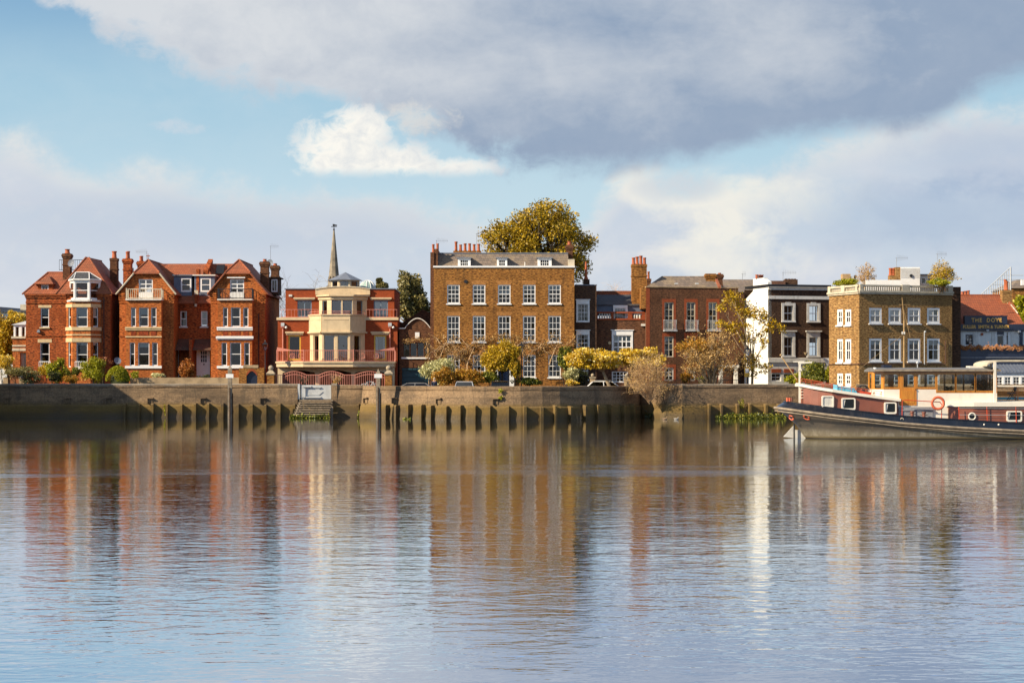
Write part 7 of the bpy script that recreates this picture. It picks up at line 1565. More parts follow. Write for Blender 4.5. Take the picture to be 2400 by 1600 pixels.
    for zy in (515, 575): q.cyl((X(bx(1778), yy), yy, Z(by(zy), yy)), (X(bx(2790), yy), yy, Z(by(zy + 8), yy)), .012, n=4)
    q.build('guard_wire', 'pale_grey', t)
    q = MB(); P = [(X(bx(1268), yy), yy, ip(gun, X(bx(1268), yy)) - .05), (X(bx(1270), yy), yy, Z(by(452), yy)), (X(bx(1290), yy), yy, Z(by(444), yy)), (X(bx(1605), yy), yy, Z(by(462), yy)), (X(bx(1622), yy), yy, Z(by(485), yy)), (X(bx(1618), yy), yy, ip(gun, X(bx(1618), yy)))]; q.tube(P, .024, 6); q.build('boarding_rail', 'barge_red', t)
    for zx in (1358, 1462): q = MB(); c = (X(bx(zx), -51.6), -51.6, ip(gun, X(bx(zx), yy)) - .1); q.lathe(c, [(.11, 0), (.09, .05), (.09, .32), (.13, .36), (.12, .42)], 12); q.cyl((c[0] - .2, c[1], c[2] + .25), (c[0] + .2, c[1], c[2] + .25), .02, n=5); q.build('bollard', 'barge_brown', t, True)
    q = MB(); q.box(X(bx(1235), -51.3), X(bx(1540), -51.3), -51.3, -50.8, 1.0, Z(by(505), -51.3)); q.box(X(bx(1235), -51.3), X(bx(1545), -51.3), -51.35, -50.8, Z(by(540), -51.3), Z(by(525), -51.3)); q.build('side_step', 'deck_grey', t)
    for zx, zy in ((1268, 617),): q = MB(); q.ring((X(bx(zx), yn), yn + .02, Z(by(zy), yn)), .08, .028, 'y', 16, 6); q.build('fairlead', 'pale_stone', t, True)
    for zx in (1325, 1380): q = MB(); q.ring((X(bx(zx), yn + .1), yn + .12, Z(by(733), yn)), .05, .02, 'y', 12, 6); q.build('outlet', 'black_iron', t, True)
    for zx in (1998, 2128): q = MB(); q.ball((X(bx(zx), yn), yn + .02, Z(by(663), yn)), .06, 8, 6); q.build('fender_eye', 'barge_cream', t)
    # aft deck canopy, posts and rail
    Yc0, Yc1 = -51.4, -48.0; xr = xe - 1; zc = Z(by(128), Yc0); cn = MB(); n3 = 8; x0c = X(bx(1958), cy)
    top = [(x0c + .9 * (1 - math.cos(math.pi / 2 * i / n3)), zc + .26 * math.sin(math.pi / 2 * i / n3)) for i in range(n3 + 1)] + [(xr, zc + .28)]
    for (a, b) in zip(top[:-1], top[1:]): cn.hexa([(a[0], Yc0, a[1] - .1), (b[0], Yc0, b[1] - .1), (b[0], Yc1, b[1] - .1), (a[0], Yc1, a[1] - .1), (a[0], Yc0, a[1]), (b[0], Yc0, b[1]), (b[0], Yc1, b[1]), (a[0], Yc1, a[1])])
    cn.build('canopy', 'pale_stone', t)
    q = MB()
    for zx, yy2 in ((2092, Yc0), (2092, Yc1), (2700, Yc0), (2700, Yc1)): q.box(X(bx(zx), yy2) - .07, X(bx(zx), yy2) + .07, yy2 - .07, yy2 + .07, 1.8, zc + .14)
    for zx in (1965, 2000, 2050): q.box(X(bx(zx), cy), X(bx(zx), cy) + .1, cy - .05, cy + .05, zr + .1, zc + .05)
    q.build('canopy_post', 'barge_cream', t)
    q = MB(); q.cyl((X(bx(2105), Yc0), Yc0, Z(by(322), Yc0)), (xr, Yc0, Z(by(322), Yc0)), .035, n=6); q.cyl((X(bx(2105), Yc1), Yc1, Z(by(322), Yc1)), (xr, Yc1, Z(by(322), Yc1)), .035, n=6); q.build('aft_rail', 'barge_cream', t)
    q = MB(); q.box(X(bx(2108), Yc1), xr, Yc1 - .05, Yc1, Z(by(410), Yc1), Z(by(365), Yc1)); q.build('aft_dodger', 'varnish', t); q = MB(); q.box(X(bx(2108), Yc1), xr, Yc1 - .06, Yc1 + .01, Z(by(440), Yc1), Z(by(418), Yc1)); q.build('blue_band', 'sky_blue', t)
    # lifebuoy hangs on the rail
    Yb = -51.85; c = (X(bx(1587), Yb), Yb, Z(by(472), Yb)); tb = thing('lifebuoy', 'orange red lifebuoy hung on the barge side below the wheelhouse', 'lifebuoy', c); q = MB(); q.ring(c, .335, .075, 'y', 28, 10); q.build('ring', 'buoy_orange', tb, True)
    for k in range(4): a = math.pi / 4 + k * math.pi / 2; q = MB(); q.ring((c[0] + .335 * math.cos(a), c[1], c[2] + .335 * math.sin(a)), .078, .012, 'x' if k % 2 == 2 else 'z', 10, 5); q.build('band', 'buoy_orange', tb)
    # folding chair on the aft deck
    Yk = -50.2; zf = Z(by(450), Yk); xk = X(bx(2265), Yk); tc = thing('folding_chair', 'black folding chair standing on the barge aft deck', 'chair', (xk, Yk, zf))
    for dy in (0, .45): q = MB(); q.cyl((xk - .32, Yk + dy, zf), (xk + .15, Yk + dy, zf + .78), .018, n=5); q.cyl((xk + .25, Yk + dy, zf), (xk - .3, Yk + dy, zf + .48), .018, n=5); q.build('leg', 'black_iron', tc)
    q = MB(); q.box(xk - .3, xk + .12, Yk, Yk + .45, zf + .42, zf + .46); q.build('seat', 'black_iron', tc); q = MB(); q.box(xk + .08, xk + .14, Yk, Yk + .45, zf + .55, zf + .8); q.build('backrest', 'black_iron', tc)
    xk = X(bx(2330), Yk); tt = thing('deck_table', 'dark slatted table on the barge aft deck beside the folding chair', 'table', (xk, Yk, zf)); q = MB(); q.box(xk - .25, xk + .9, Yk, Yk + .7, zf + .68, zf + .72); q.build('table_top', 'varnish_dark', tt)
    for dx in (-.2, .85):
        for dy in (.05, .65): q = MB(); q.box(xk + dx - .025, xk + dx + .025, Yk + dy - .025, Yk + dy + .025, zf, zf + .68); q.build('leg', 'varnish_dark', tt)

# ================================================================ foliage
nrg = np.random.default_rng(11)
def leafcloud(name, pts, size, m, parent=None, aspect=0.62, var=0.35, up=0.35, kind=None):
    pts = np.asarray(pts); N = len(pts); sz = size * (1 + var * nrg.standard_normal(N)).clip(.4, 2)
    a = nrg.standard_normal((N, 3)); a /= np.linalg.norm(a, axis=1)[:, None]; b = nrg.standard_normal((N, 3)); b[:, 2] += up; b = np.cross(a, b); b /= np.linalg.norm(b, axis=1)[:, None] + 1e-9
    A = a * sz[:, None]; B = b * (sz * aspect)[:, None]
    V = np.stack([pts - A, pts + B * .9, pts + A, pts - B * .9], 1).reshape(-1, 3)
    if parent is not None: org = np.array(ORG[parent.name])
    else: org = np.array([(V[:, 0].min() + V[:, 0].max()) / 2, (V[:, 1].min() + V[:, 1].max()) / 2, V[:, 2].min()])
    me = bpy.data.meshes.new(name); me.vertices.add(N * 4); me.vertices.foreach_set('co', (V - org).astype(np.float32).ravel())
    me.loops.add(N * 4); me.loops.foreach_set('vertex_index', np.arange(N * 4, dtype=np.int32)); me.polygons.add(N); me.polygons.foreach_set('loop_start', np.arange(0, N * 4, 4, dtype=np.int32))
    try: me.polygons.foreach_set('loop_total', np.full(N, 4, dtype=np.int32))
    except Exception: pass
    me.update(calc_edges=True); me.validate(); me.materials.append(M[m]); o = bpy.data.objects.new(name, me); COL.objects.link(o)
    if parent is not None: o.parent = parent
    else: o.location = org
    ORG[o.name] = Vector(org)
    if kind: o['kind'] = kind
    return o
def blob(n, c, r, clumps=30, spread=.22, shell=.45, flat=None):
    d = nrg.standard_normal((clumps, 3)); d /= np.linalg.norm(d, axis=1)[:, None]; rr = shell + (1 - shell) * nrg.random(clumps) ** .6
    cl = d * rr[:, None]; i = nrg.integers(0, clumps, n); p = cl[i] + nrg.standard_normal((n, 3)).clip(-1.9, 1.9) * spread
    if flat is not None: p[:, 2] = np.maximum(p[:, 2], flat)
    return p * np.array(r) + np.array(c)
def branches(mb, base, ends, r0, split=.35, jit=.12, n=4):
    base = Vector(base); ra = random.Random(int(abs(base.x) * 100))
    for e in ends:
        e = Vector(e); L = (e - base).length; s = base.lerp(e, 0); mid = base.lerp(e, .5) + Vector((ra.uniform(-1, 1), ra.uniform(-1, 1), ra.uniform(-.2, 1))) * L * jit
        P = [s, base.lerp(mid, .55) + Vector((0, 0, L * .03)), mid, mid.lerp(e, .55), e]; rr = [r0, r0 * .7, r0 * .45, r0 * .28, r0 * .10]; mb.tube(P, rr, n)
        for k in range(2): q = e + Vector((ra.uniform(-1, 1), ra.uniform(-1, 1), ra.uniform(-.3, 1))) * L * .14; mb.tube([P[3], q], [r0 * .22, r0 * .06], 3)
def tree(name, label, px, base_py, Y, crown, leafm, n, size, clumps=40, bark='bark', tr=.22, group=None, z0=None, spread=.16, shell=.35, lean=0.0, cat='tree', depth=None, aspect=.62):
    """crown: (px centre, py centre, px radius, py radius)"""
    k = (Y - CAMY) / FPX; zb = GZ if z0 is None else z0; x = X(px, Y); cc = (X(crown[0], Y), Y, Z(crown[1], Y)); rad = (crown[2] * k, (depth or min(crown[2] * k, 6)), crown[3] * k)
    t = thing(name, label, cat, (x, Y, zb), group)
    n = int(n * 1.5); d = nrg.standard_normal((clumps, 3)); d /= np.linalg.norm(d, axis=1)[:, None]; rr = shell + (1 - shell) * nrg.random(clumps) ** .55; az_ = np.arctan2(d[:, 2], d[:, 0]); rr = rr * (1 + .05 * np.sin(3 * az_ + px) + .05 * np.sin(5 * az_ + 2 + px) + .05 * np.sin(9 * az_)); cl = d * rr[:, None]; cl[:, 2] = np.where(cl[:, 2] < -.55, cl[:, 2] * .6, cl[:, 2])
    i = nrg.integers(0, clumps, n); p = (cl[i] + nrg.standard_normal((n, 3)).clip(-1.9, 1.9) * spread) * np.array(rad) + np.array(cc)
    leafcloud('crown', p, size, leafm, t, aspect)
    m = MB(); fork = Vector((x + (cc[0] - x) * .6, Y, zb + (cc[2] - rad[2] * .75 - zb) * .9 if cc[2] - rad[2] * .75 > zb + .3 else zb + .4))
    m.tube([(x, Y, zb - .2), ((x + fork.x) / 2 + lean, Y, (zb + fork.z) / 2), tuple(fork)], [tr * 1.2, tr, tr * .8], 8)
    branches(m, fork, [tuple(np.array(cc) + q * np.array(rad)) for q in cl[:min(clumps, 110)]], tr * .5); m.build('trunk', bark, t); return t
def shrub(name, label, c, leafm, n, size, Y, clumps=24, spread=.2, cat='shrub', group=None, shell=.5, stem=True, z0=None, aspect=.62, dep=None):
    k = (Y - CAMY) / FPX; rad = (c[2] * k, dep or min(c[2] * k, 1.1), c[3] * k); cc = (X(c[0], Y), Y, Z(c[1], Y)); zb = GZ if z0 is None else z0
    t = thing(name, label, cat, (cc[0], Y, zb), group); n = int(n * 1.7); p = blob(n, cc, rad, clumps, spread, shell * .8); p[:, 2] = np.maximum(p[:, 2], zb + .02); leafcloud('foliage', p, size, leafm, t, aspect)
    m = MB(); ra = random.Random(int(c[0])); ends = [(cc[0] + ra.uniform(-.7, .7) * rad[0], Y + ra.uniform(-.6, .6) * rad[1], cc[2] + ra.uniform(-.2, .7) * rad[2]) for _ in range(9)]; branches(m, (cc[0], Y, zb - .05), ends, .05); m.build('stem', 'bark', t); return t
barge()
# big tree behind the Georgian house
tree('plane_tree', 'great golden green tree rising behind the roof of the Georgian house', 1262, 890, 46, (1263, 592, 128, 116), 'leaf_tree', 30000, .125, 210, 'dark_bark', .62, spread=.082, shell=.34, depth=5.0)
tree('eucalyptus_tree', 'tall grey green evergreen tree left of the Georgian house', 962, 890, 44, (962, 700, 48, 66), 'leaf_olive', 8000, .13, 60, 'pale_bark', .3, spread=.10, shell=.3)
tree('evergreen_tree', 'small round evergreen tree behind the glass dome', 893, 890, 50, (893, 668, 20, 15), 'leaf_olive', 1800, .13, 14, 'bark', .2)
tree('garden_tree', 'yellow green leafy tree at the left edge', 20, 890, 36, (16, 800, 44, 72), 'leaf_gold', 9000, .12, 50, 'bark', .25, spread=.14)
tree('garden_tree', 'pale yellow tree behind the small porch at the left', 50, 890, 44, (42, 748, 22, 20), 'leaf_yellow', 2200, .11, 20, 'bark', .2)
tree('evergreen_tree', 'dark evergreen crowding the right edge beside the pub', 2420, 890, 20, (2412, 720, 34, 40), 'leaf_lime', 4000, .12, 24, 'bark', .2)
def bare_tree(name, label, px, Y, top, spreadpx, n, m='bark', r=.10, base=None, cat='tree', zb=None, depth=2.0, leafm=None, seed=3, lowf=.25):
    k = (Y - CAMY) / FPX; ra = random.Random(seed); zb = GZ if zb is None else zb; x = X(px, Y); t = thing(name, label, cat, (x, Y, zb)); mb = MB(); H = Z(top, Y) - zb; tips = []
    for i in range(n):
        a = ra.uniform(-1, 1); e = Vector((x + a * spreadpx * k * ra.uniform(.5, 1), Y + ra.uniform(-1, 1) * depth, zb + H * (lowf + (1 - lowf) * ra.random() ** .7) * (1 - .22 * a * a))); s = Vector((x, Y, zb + H * ra.uniform(.0, .15))); md = s.lerp(e, .5) + Vector((ra.uniform(-.1, .1), ra.uniform(-.1, .1), .08)) * H
        P = [s, s.lerp(md, .6), md, md.lerp(e, .5) + Vector((ra.uniform(-.03, .03), 0, .02)) * H, e]; mb.tube(P, [r * .5, r * .32, r * .22, r * .14, .006], 4)
        for q in range(7):
            f = ra.uniform(.3, 1); b = P[2].lerp(e, f); c = b + Vector((ra.uniform(-1, 1), ra.uniform(-1, 1), ra.uniform(-.2, 1))) * H * .13; mb.tube([b, b.lerp(c, .5) + Vector((0, 0, .02 * H)), c], [r * .10, r * .07, .004], 3); tips.append(c)
    mb.build('trunk', m, t)
    if leafm: p = np.array([tuple(c) for c in tips]); p = p[nrg.integers(0, len(p), leafm[1])] + nrg.standard_normal((leafm[1], 3)) * leafm[3]; leafcloud('leaves', p, leafm[2], leafm[0], t)
    return t
bare_tree('bare_tree', 'bare winter tree behind the red villa, left of the spire', 762, 60, 630, 55, 26, 'pale_bark', .14, depth=3)
bare_tree('bare_tree', 'bare tree between the gabled pair and the red villa', 662, 48, 620, 14, 16, 'bark', .12, depth=1.5, seed=9)
bare_tree('bare_tree', 'hazy brown bare tree behind the low house roof', 1445, 70, 663, 46, 60, 'twig', .08, depth=2.5, seed=12, lowf=.7)
# left gardens
SH = [
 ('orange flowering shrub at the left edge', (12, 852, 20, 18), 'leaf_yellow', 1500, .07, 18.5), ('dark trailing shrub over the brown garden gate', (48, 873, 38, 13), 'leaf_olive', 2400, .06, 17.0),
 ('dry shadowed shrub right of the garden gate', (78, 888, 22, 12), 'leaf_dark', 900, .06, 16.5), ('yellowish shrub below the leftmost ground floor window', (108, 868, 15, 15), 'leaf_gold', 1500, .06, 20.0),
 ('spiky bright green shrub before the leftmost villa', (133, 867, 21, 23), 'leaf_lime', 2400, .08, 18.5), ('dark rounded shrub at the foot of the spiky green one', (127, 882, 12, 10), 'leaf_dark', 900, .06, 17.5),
 ('low green shrub between spiky shrub and big round bush', (170, 875, 16, 15), 'leaf_green', 1400, .06, 18.5), ('small ochre shrub along the wall top', (165, 888, 16, 9), 'leaf_orange', 1000, .06, 16.5),
 ('big round golden green bush before the canted bay', (222, 870, 27, 27), 'leaf_lime', 4200, .06, 17.0), ('reddish purple shrub behind the big round bush', (238, 850, 20, 14), 'leaf_purple', 1500, .07, 19.5),
 ('copper red shrub before the white front doors', (440, 862, 19, 21), 'leaf_copper', 3600, .06, 20.0), ('pale grey mound of lavender on the low garden wall', (371, 880, 14, 6), 'leaf_silver', 900, .05, 19.2), ('dark low shrub right of the topiary arch', (316, 878, 10, 9), 'leaf_lime', 600, .05, 18.0),
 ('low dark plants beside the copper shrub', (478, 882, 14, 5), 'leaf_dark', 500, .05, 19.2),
 ('pale variegated round shrub before the teal garage doors', (1026, 868, 36, 26), 'leaf_silver', 3600, .085, 15.0), ('orange brown shrub at the front of the pale round shrub', (1040, 882, 26, 19), 'leaf_orange', 2400, .07, 13.8),
 ('orange green clipped hedge below the Georgian house windows', (1096, 883, 38, 17), 'leaf_orange', 3600, .07, 14.0), ('green shrub left of the blue front door', (1147, 884, 22, 15), 'leaf_green', 2200, .07, 14.0), ('green leafy border right of the blue front door', (1236, 893, 30, 8), 'leaf_green', 1800, .07, 14.0),
 ('dark green climber at the right corner of the Georgian house', (1328, 842, 17, 26), 'leaf_green', 2600, .09, 17.5), ('pale silvery shrub beside the railings', (1338, 876, 18, 17), 'leaf_silver', 1500, .07, 15.0), ('dark green shrubs behind the railings', (1358, 882, 22, 17), 'leaf_dark', 1700, .07, 16.2), ('bright yellow green plant above the curved wall', (1340, 897, 14, 7), 'leaf_yellow', 600, .06, 12.0),
 ('low bright shrub before the house with tall windows', (1650, 890, 17, 7), 'leaf_lime', 900, .07, 12.0), ('rusty shrub right of the bare wall shrub', (1608, 884, 16, 12), 'leaf_orange', 700, .06, 12.5),
 ('clipped green bush beside the barge davit', (1862, 887, 20, 13), 'leaf_lime', 2200, .06, 9.5), ('large rounded green bush before the dark terrace house', (1908, 872, 27, 22), 'leaf_green', 3200, .07, 11.0), ('clipped green bush below the large rounded one', (1902, 888, 26, 10), 'leaf_green', 1600, .06, 9.5), ('narrow upright hedge against the sunlit flank', (1939, 880, 6, 18), 'leaf_lime', 1100, .06, 10.0),
]
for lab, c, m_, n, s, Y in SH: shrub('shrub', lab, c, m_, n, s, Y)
# topiary arch
Y = 15.5; k = (Y - CAMY) / FPX; t = thing('topiary_arch', 'smooth clipped green topiary arch with a dark opening', 'topiary', (X(275, Y), Y, GZ)); th = nrg.random(9000) * math.pi; ph = nrg.random(9000) * math.pi * 2; cc = np.array([X(276, Y), Y, Z(893, Y)]); rr = np.array([29 * k, .8, 36 * k])
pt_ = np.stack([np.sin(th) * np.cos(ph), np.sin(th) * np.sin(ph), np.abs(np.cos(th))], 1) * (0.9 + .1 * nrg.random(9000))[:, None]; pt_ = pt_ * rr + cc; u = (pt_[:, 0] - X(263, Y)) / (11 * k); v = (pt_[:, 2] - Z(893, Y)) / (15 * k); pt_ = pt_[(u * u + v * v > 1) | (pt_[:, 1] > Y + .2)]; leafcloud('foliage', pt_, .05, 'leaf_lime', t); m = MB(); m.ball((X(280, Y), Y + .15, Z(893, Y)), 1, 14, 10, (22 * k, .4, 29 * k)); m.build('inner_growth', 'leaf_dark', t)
# trees in the street
tree('golden_tree', 'golden leaved small tree before the door of the Georgian house', 1178, 893, 13.5, (1176, 838, 44, 40), 'leaf_gold', 11000, .075, 60, 'dark_bark', .11, spread=.14, shell=.3, depth=1.3)
tree('golden_tree', 'golden foliage hanging right of the blue door and lamp', 1206, 893, 13.0, (1207, 858, 14, 32), 'leaf_gold', 2000, .07, 22, 'dark_bark', .08, spread=.15, depth=.8)
tree('magnolia_tree', 'flat topped yellow tree above the white car', 1440, 898, 9.0, (1395, 843, 63, 27), 'leaf_yellow', 8500, .10, 60, 'pale_bark', .15, spread=.14, shell=.3, depth=1.6)
tree('magnolia_tree', 'spreading yellow tree left of the bare wall shrub', 1462, 898, 10.0, (1500, 840, 54, 25), 'leaf_yellow', 7000, .10, 50, 'pale_bark', .15, spread=.14, shell=.3, depth=1.5)
bare_tree('bare_shrub', 'big tan leafless shrub spilling over the river wall', 1522, 5.0, 826, 64, 170, 'twig', .042, cat='shrub', zb=1.25, depth=1.4, leafm=('leaf_dry', 5200, .045, .10), seed=21, lowf=.12)
bare_tree('flowering_tree', 'open branched small tree with sparse amber leaves before the tall windows', 1668, 10.5, 776, 82, 60, 'pale_bark', .17, zb=GZ, depth=1.6, leafm=('leaf_dry', 9000, .06, .18), seed=5, lowf=.35)
k = (10.6 - CAMY) / FPX; t = thing('amber_tree', 'amber leaf sprays in the upper left of the open branched tree', 'tree', (X(1600, 10.6), 10.6, GZ)); p = blob(4400, (X(1640, 10.6), 10.6, Z(815, 10.6)), (52 * k, 1.0, 20 * k), 26, .2); leafcloud('crown', p, .065, 'leaf_orange', t); m = MB(); branches(m, (X(1660, 10.6), 10.6, Z(850, 10.6)), [(X(1600 + i * 16, 10.6), 10.4 + .1 * i, Z(812 + 4 * (i % 3), 10.6)) for i in range(6)], .05); m.tube([(X(1672, 10.6), 10.6, GZ), (X(1660, 10.6), 10.6, Z(850, 10.6))], [.09, .06], 6); m.build('trunk', 'pale_bark', t)
Y = 12.5; k = (Y - CAMY) / FPX; t = thing('magnolia_tree', 'tall magnolia with golden green leaves before the white gable', 'tree', (X(1760, Y), Y, GZ)); cl = [(1722, 705, 26, 20), (1740, 725, 34, 20), (1700, 760, 22, 12), (1768, 735, 22, 14), (1800, 745, 20, 20), (1815, 772, 26, 12), (1765, 790, 26, 16), (1735, 770, 24, 14), (1790, 805, 14, 12), (1755, 840, 26, 20), (1790, 862, 22, 12), (1765, 868, 16, 14), (1690, 722, 12, 10), (1708, 690, 10, 10)]
pp = np.concatenate([blob(int(a[2] * a[3] * .95), (X(a[0], Y), Y + rng.uniform(-.5, .5), Z(a[1], Y)), (a[2] * k, .5, a[3] * k), 9, .28) for a in cl]); leafcloud('crown', pp, .095, 'leaf_gold', t); m = MB(); f = (X(1764, Y), Y, Z(860, Y)); m.tube([(X(1762, Y), Y, GZ - .1), f], [.13, .1], 8); branches(m, f, [(X(a[0], Y), Y, Z(a[1], Y)) for a in cl], .09); m.build('trunk', 'pale_bark', t)
# rooftop plants of the corner house
zt = Z(zgy(480), YJ)
shrub('roof_shrub', 'clipped green hedge on the corner house roof', (zg_(372), zgy(380), 27, 9), 'leaf_lime', 1600, .06, YJ + 3.5, z0=zt); shrub('roof_shrub', 'yellow green low plants in the roof balustrade corner', (zg_(1395), zgy(375), 25, 8), 'leaf_lime', 1200, .06, YJ + 1.5, z0=zt)
bare_tree('roof_tree', 'pale wispy small tree on the corner house roof, left of the white cabin', zg_(600), YJ + 3, zgy(172), 24, 26, 'twig', .06, zb=zt, depth=.7, leafm=('leaf_dry', 1400, .05, .09), seed=31, lowf=.35); bare_tree('roof_tree', 'golden bamboo bush on the corner house roof, right of the white room', zg_(1430), YJ + 2.5, zgy(150), 32, 50, 'twig', .05, zb=zt, depth=.7, leafm=('leaf_gold', 3200, .055, .10), seed=33, lowf=.3)
# wisteria on the Georgian house
def wisteria():
    Y = YE - .12; t = thing('wisteria', 'bare brown wisteria trained across the front of the Georgian house', 'climber', (X(1030, Y), Y, GZ)); m = MB(); ra = random.Random(4); P = []
    for row, (y0, amp) in enumerate(((800, 8), (812, 9), (822, 8), (842, 10))):
        for a, b in ((1018, 1142), (1206, 1344)):
            if row == 3 and a > 1100: continue
            pts = []; px = a
            while px < b: pts.append((X(px, Y), Y - ra.uniform(0, .15), Z(y0 + amp * math.sin(px * .11 + row * 2) + ra.uniform(-4, 4), Y))); px += ra.uniform(4, 9)
            m.tube(pts, [max(.015, .045 - .0015 * i) for i in range(len(pts))], 4); P += pts
    for (a, b) in ((1028, 895), (1098, 895), (1290, 850)): m.tube([(X(a, Y), Y - .1, GZ if b > 880 else Z(b, Y)), (X(a - 3, Y), Y - .15, Z(855, Y)), (X(a + 4, Y), Y - .1, Z(835, Y)), (X(a + 14, Y), Y - .1, Z(812, Y))], [.08, .06, .05, .03], 6)
    for _ in range(260): p = Vector(ra.choice(P)); q = p + Vector((ra.uniform(-.7, .7), ra.uniform(-.25, 0), ra.uniform(-.7, .5))); m.tube([p, p.lerp(q, .5) + Vector((0, 0, .06)), q], [.014, .01, .004], 3); P.append(tuple(q)) if ra.random() < .7 else None
    m.build('vine', 'twig', t); pa = np.array(P); i = nrg.integers(0, len(pa), 3400); p = pa[i] + nrg.standard_normal((3400, 3)) * np.array([.20, .06, .16]); p[:, 1] = np.minimum(p[:, 1], Y + .05); leafcloud('leaves', p, .055, 'leaf_dry', t)
    q = blob(700, (X(1180, Y), Y - .1, Z(792, Y)), (1.9, .2, .45), 20, .3); leafcloud('leaves', q, .05, 'leaf_dry', t)
    Y2 = 22.3; t = thing('wisteria', 'brown creeper hanging over the windows of the garage house', 'climber', (X(985, Y2), Y2, GZ)); m = MB(); P = [(X(950 + i * 6.5, Y2), Y2 - .08, Z(797 + 3 * math.sin(i), Y2)) for i in range(11)]; m.tube(P, .03, 4); m.tube([(X(1006, Y2), Y2 - .1, GZ), (X(1004, Y2), Y2 - .1, Z(830, Y2)), (X(1000, Y2), Y2 - .1, Z(800, Y2))], .04, 5); m.build('vine', 'twig', t); pa = np.array(P + [(X(1006, Y2), Y2 - .1, Z(815 + i * 6, Y2)) for i in range(6)]); p = pa[nrg.integers(0, len(pa), 700)] + nrg.standard_normal((700, 3)) * np.array([.22, .07, .16]); leafcloud('leaves', p, .055, 'leaf_dry', t)
wisteria()
# weeds along the waterline and on the walls
def weeds(label, px0, px1, Y, h, n, m='leaf_green', z=0.0, cat='weeds'):
    p = np.stack([nrg.uniform(X(px0, Y), X(px1, Y), n), Y + nrg.uniform(-.35, .35, n), z + np.abs(nrg.standard_normal(n)) * h * .5 * (.5 + .5 * np.sin(nrg.uniform(0, 3, n)))], 1)
    tag(leafcloud('weeds', p, .085, m), label, cat, kind='stuff')
weeds('green water plants at the wall foot left of the barge bow', 1676, 1842, 5.6, .5, 1500); weeds('green weeds round the foot of the river stairs', 680, 772, 7.2, .32, 900); weeds('weed tuft beside the river stairs', 838, 856, 8.8, .7, 300); weeds('tiny weeds below the curved wall', 945, 962, 2.6, .12, 90)
weeds('dark weeds under the bare wall shrub', 1512, 1545, 6.8, .5, 300, 'leaf_dark')
for lab, px, py, Y, rx, ry in (('small green tuft growing from the curved wall face', 1174, 917, -.35, 5, 6), ('lower green tuft growing from the curved wall face', 1173, 930, -.35, 4, 4), ('ivy strand hanging down the left river wall', 386, 955, 9.4, 3, 16), ('ivy patch on the river wall behind the bow', 1737, 945, 6.0, 6, 12), ('green moss tuft in the recess below the bare shrub', 1585, 946, 7.0, 12, 5)):
    k = (Y - CAMY) / FPX; tag(leafcloud('wall_plant', blob(160, (X(px, Y), Y, Z(py, Y)), (rx * k, .12, ry * k), 8, .3), .05, 'leaf_lime'), lab, 'plant', kind='stuff')
m = MB(); Y = 1.0; x = X(1350, Y); ra = random.Random(2)
for i in range(40): a = ra.uniform(-.4, .4); m.cyl((x + a, Y, -.1), (x + a * 1.3 + ra.uniform(-.1, .1), Y + ra.uniform(-.1, .1), ra.uniform(.2, .6)), .012, .004, 4)
tag(m.build('reed_clump', 'twig'), 'dry straw coloured reed clump at the foot of the curved wall', 'reeds')
# planters by the flood gate
for px, lab, mm in ((713, 'dark planter with bare twigs left of the flood gate', 'bark'), (789, 'planter with rusty orange twigs right of the flood gate', 'leaf_orange')):
    Y = 11.2; x = X(px, Y); z0 = Z(903, Y); t = thing('planter', lab, 'planter', (x, Y, GZ), 'planters beside the flood gate'); q = MB(); q.lathe((x, Y, GZ), [(.22, 0), (.32, z0 - GZ), (.35, z0 - GZ + .03), (.35, z0 - GZ + .08), (.28, z0 - GZ + .08)], 12); q.build('pot', 'black_iron', t); q = MB(); ra = random.Random(px)
    for i in range(38): a = ra.uniform(-.75, .75); q.tube([(x, Y, z0), (x + a * .5, Y + ra.uniform(-.2, .2), z0 + .5), (x + a, Y + ra.uniform(-.3, .3), z0 + ra.uniform(.7, 1.15))], [.014, .01, .004], 3)
    q.build('twigs', 'bark' if mm == 'bark' else 'twig', t)
    if mm != 'bark': leafcloud('leaves', blob(260, (x, Y, z0 + .35), (.35, .25, .3), 10, .3), .05, mm, t)
o = MB().box(X(655, 20), X(930, 20), 17.9, YC - 1.2, GZ - .1, GZ + .55).build('forecourt', 'asphalt'); o['kind'] = 'structure'
# bicycle behind the wall
def bicycle(px, Y, z0):
    x = X(px, Y); t = thing('bicycle', 'pale bicycle leaning behind the river wall before the pink gates', 'bicycle', (x, Y, z0)); r = .33; a, b = (x - .5, Y, z0 + r), (x + .5, Y, z0 + r)
    for c in (a, b):
        q = MB(); q.ring(c, r, .02, 'y', 22, 6); w = q.build('wheel', 'pale_grey', t, True); q = MB()
        for k in range(8): an = k * math.pi / 8; q.cyl((c[0] - r * math.cos(an), Y, c[2] - r * math.sin(an)), (c[0] + r * math.cos(an), Y, c[2] + r * math.sin(an)), .004, n=3)
        q.build('spokes', 'aerial', w)
    q = MB(); bb = (x - .05, Y, z0 + .3); st = (x - .2, Y, z0 + .85); hd = (x + .36, Y, z0 + .82)
    for p, s in ((a, bb), (bb, st), (a, st), (bb, hd), (st, hd), (hd, b)): q.cyl(p, s, .018, n=6)
    q.build('frame', 'white', t); q = MB(); q.box(x - .33, x - .08, Y - .07, Y + .07, z0 + .88, z0 + .93); q.build('saddle', 'black_iron', t); q = MB(); q.tube([(x + .36, Y, z0 + .82), (x + .34, Y, z0 + 1.0), (x + .42, Y - .25, z0 + 1.02)], .016, 5); q.tube([(x + .34, Y, z0 + 1.0), (x + .42, Y + .25, z0 + 1.02)], .016, 5); q.build('handlebar', 'black_iron', t)
# bicycle
bicycle(866, 18.1, GZ + .55)
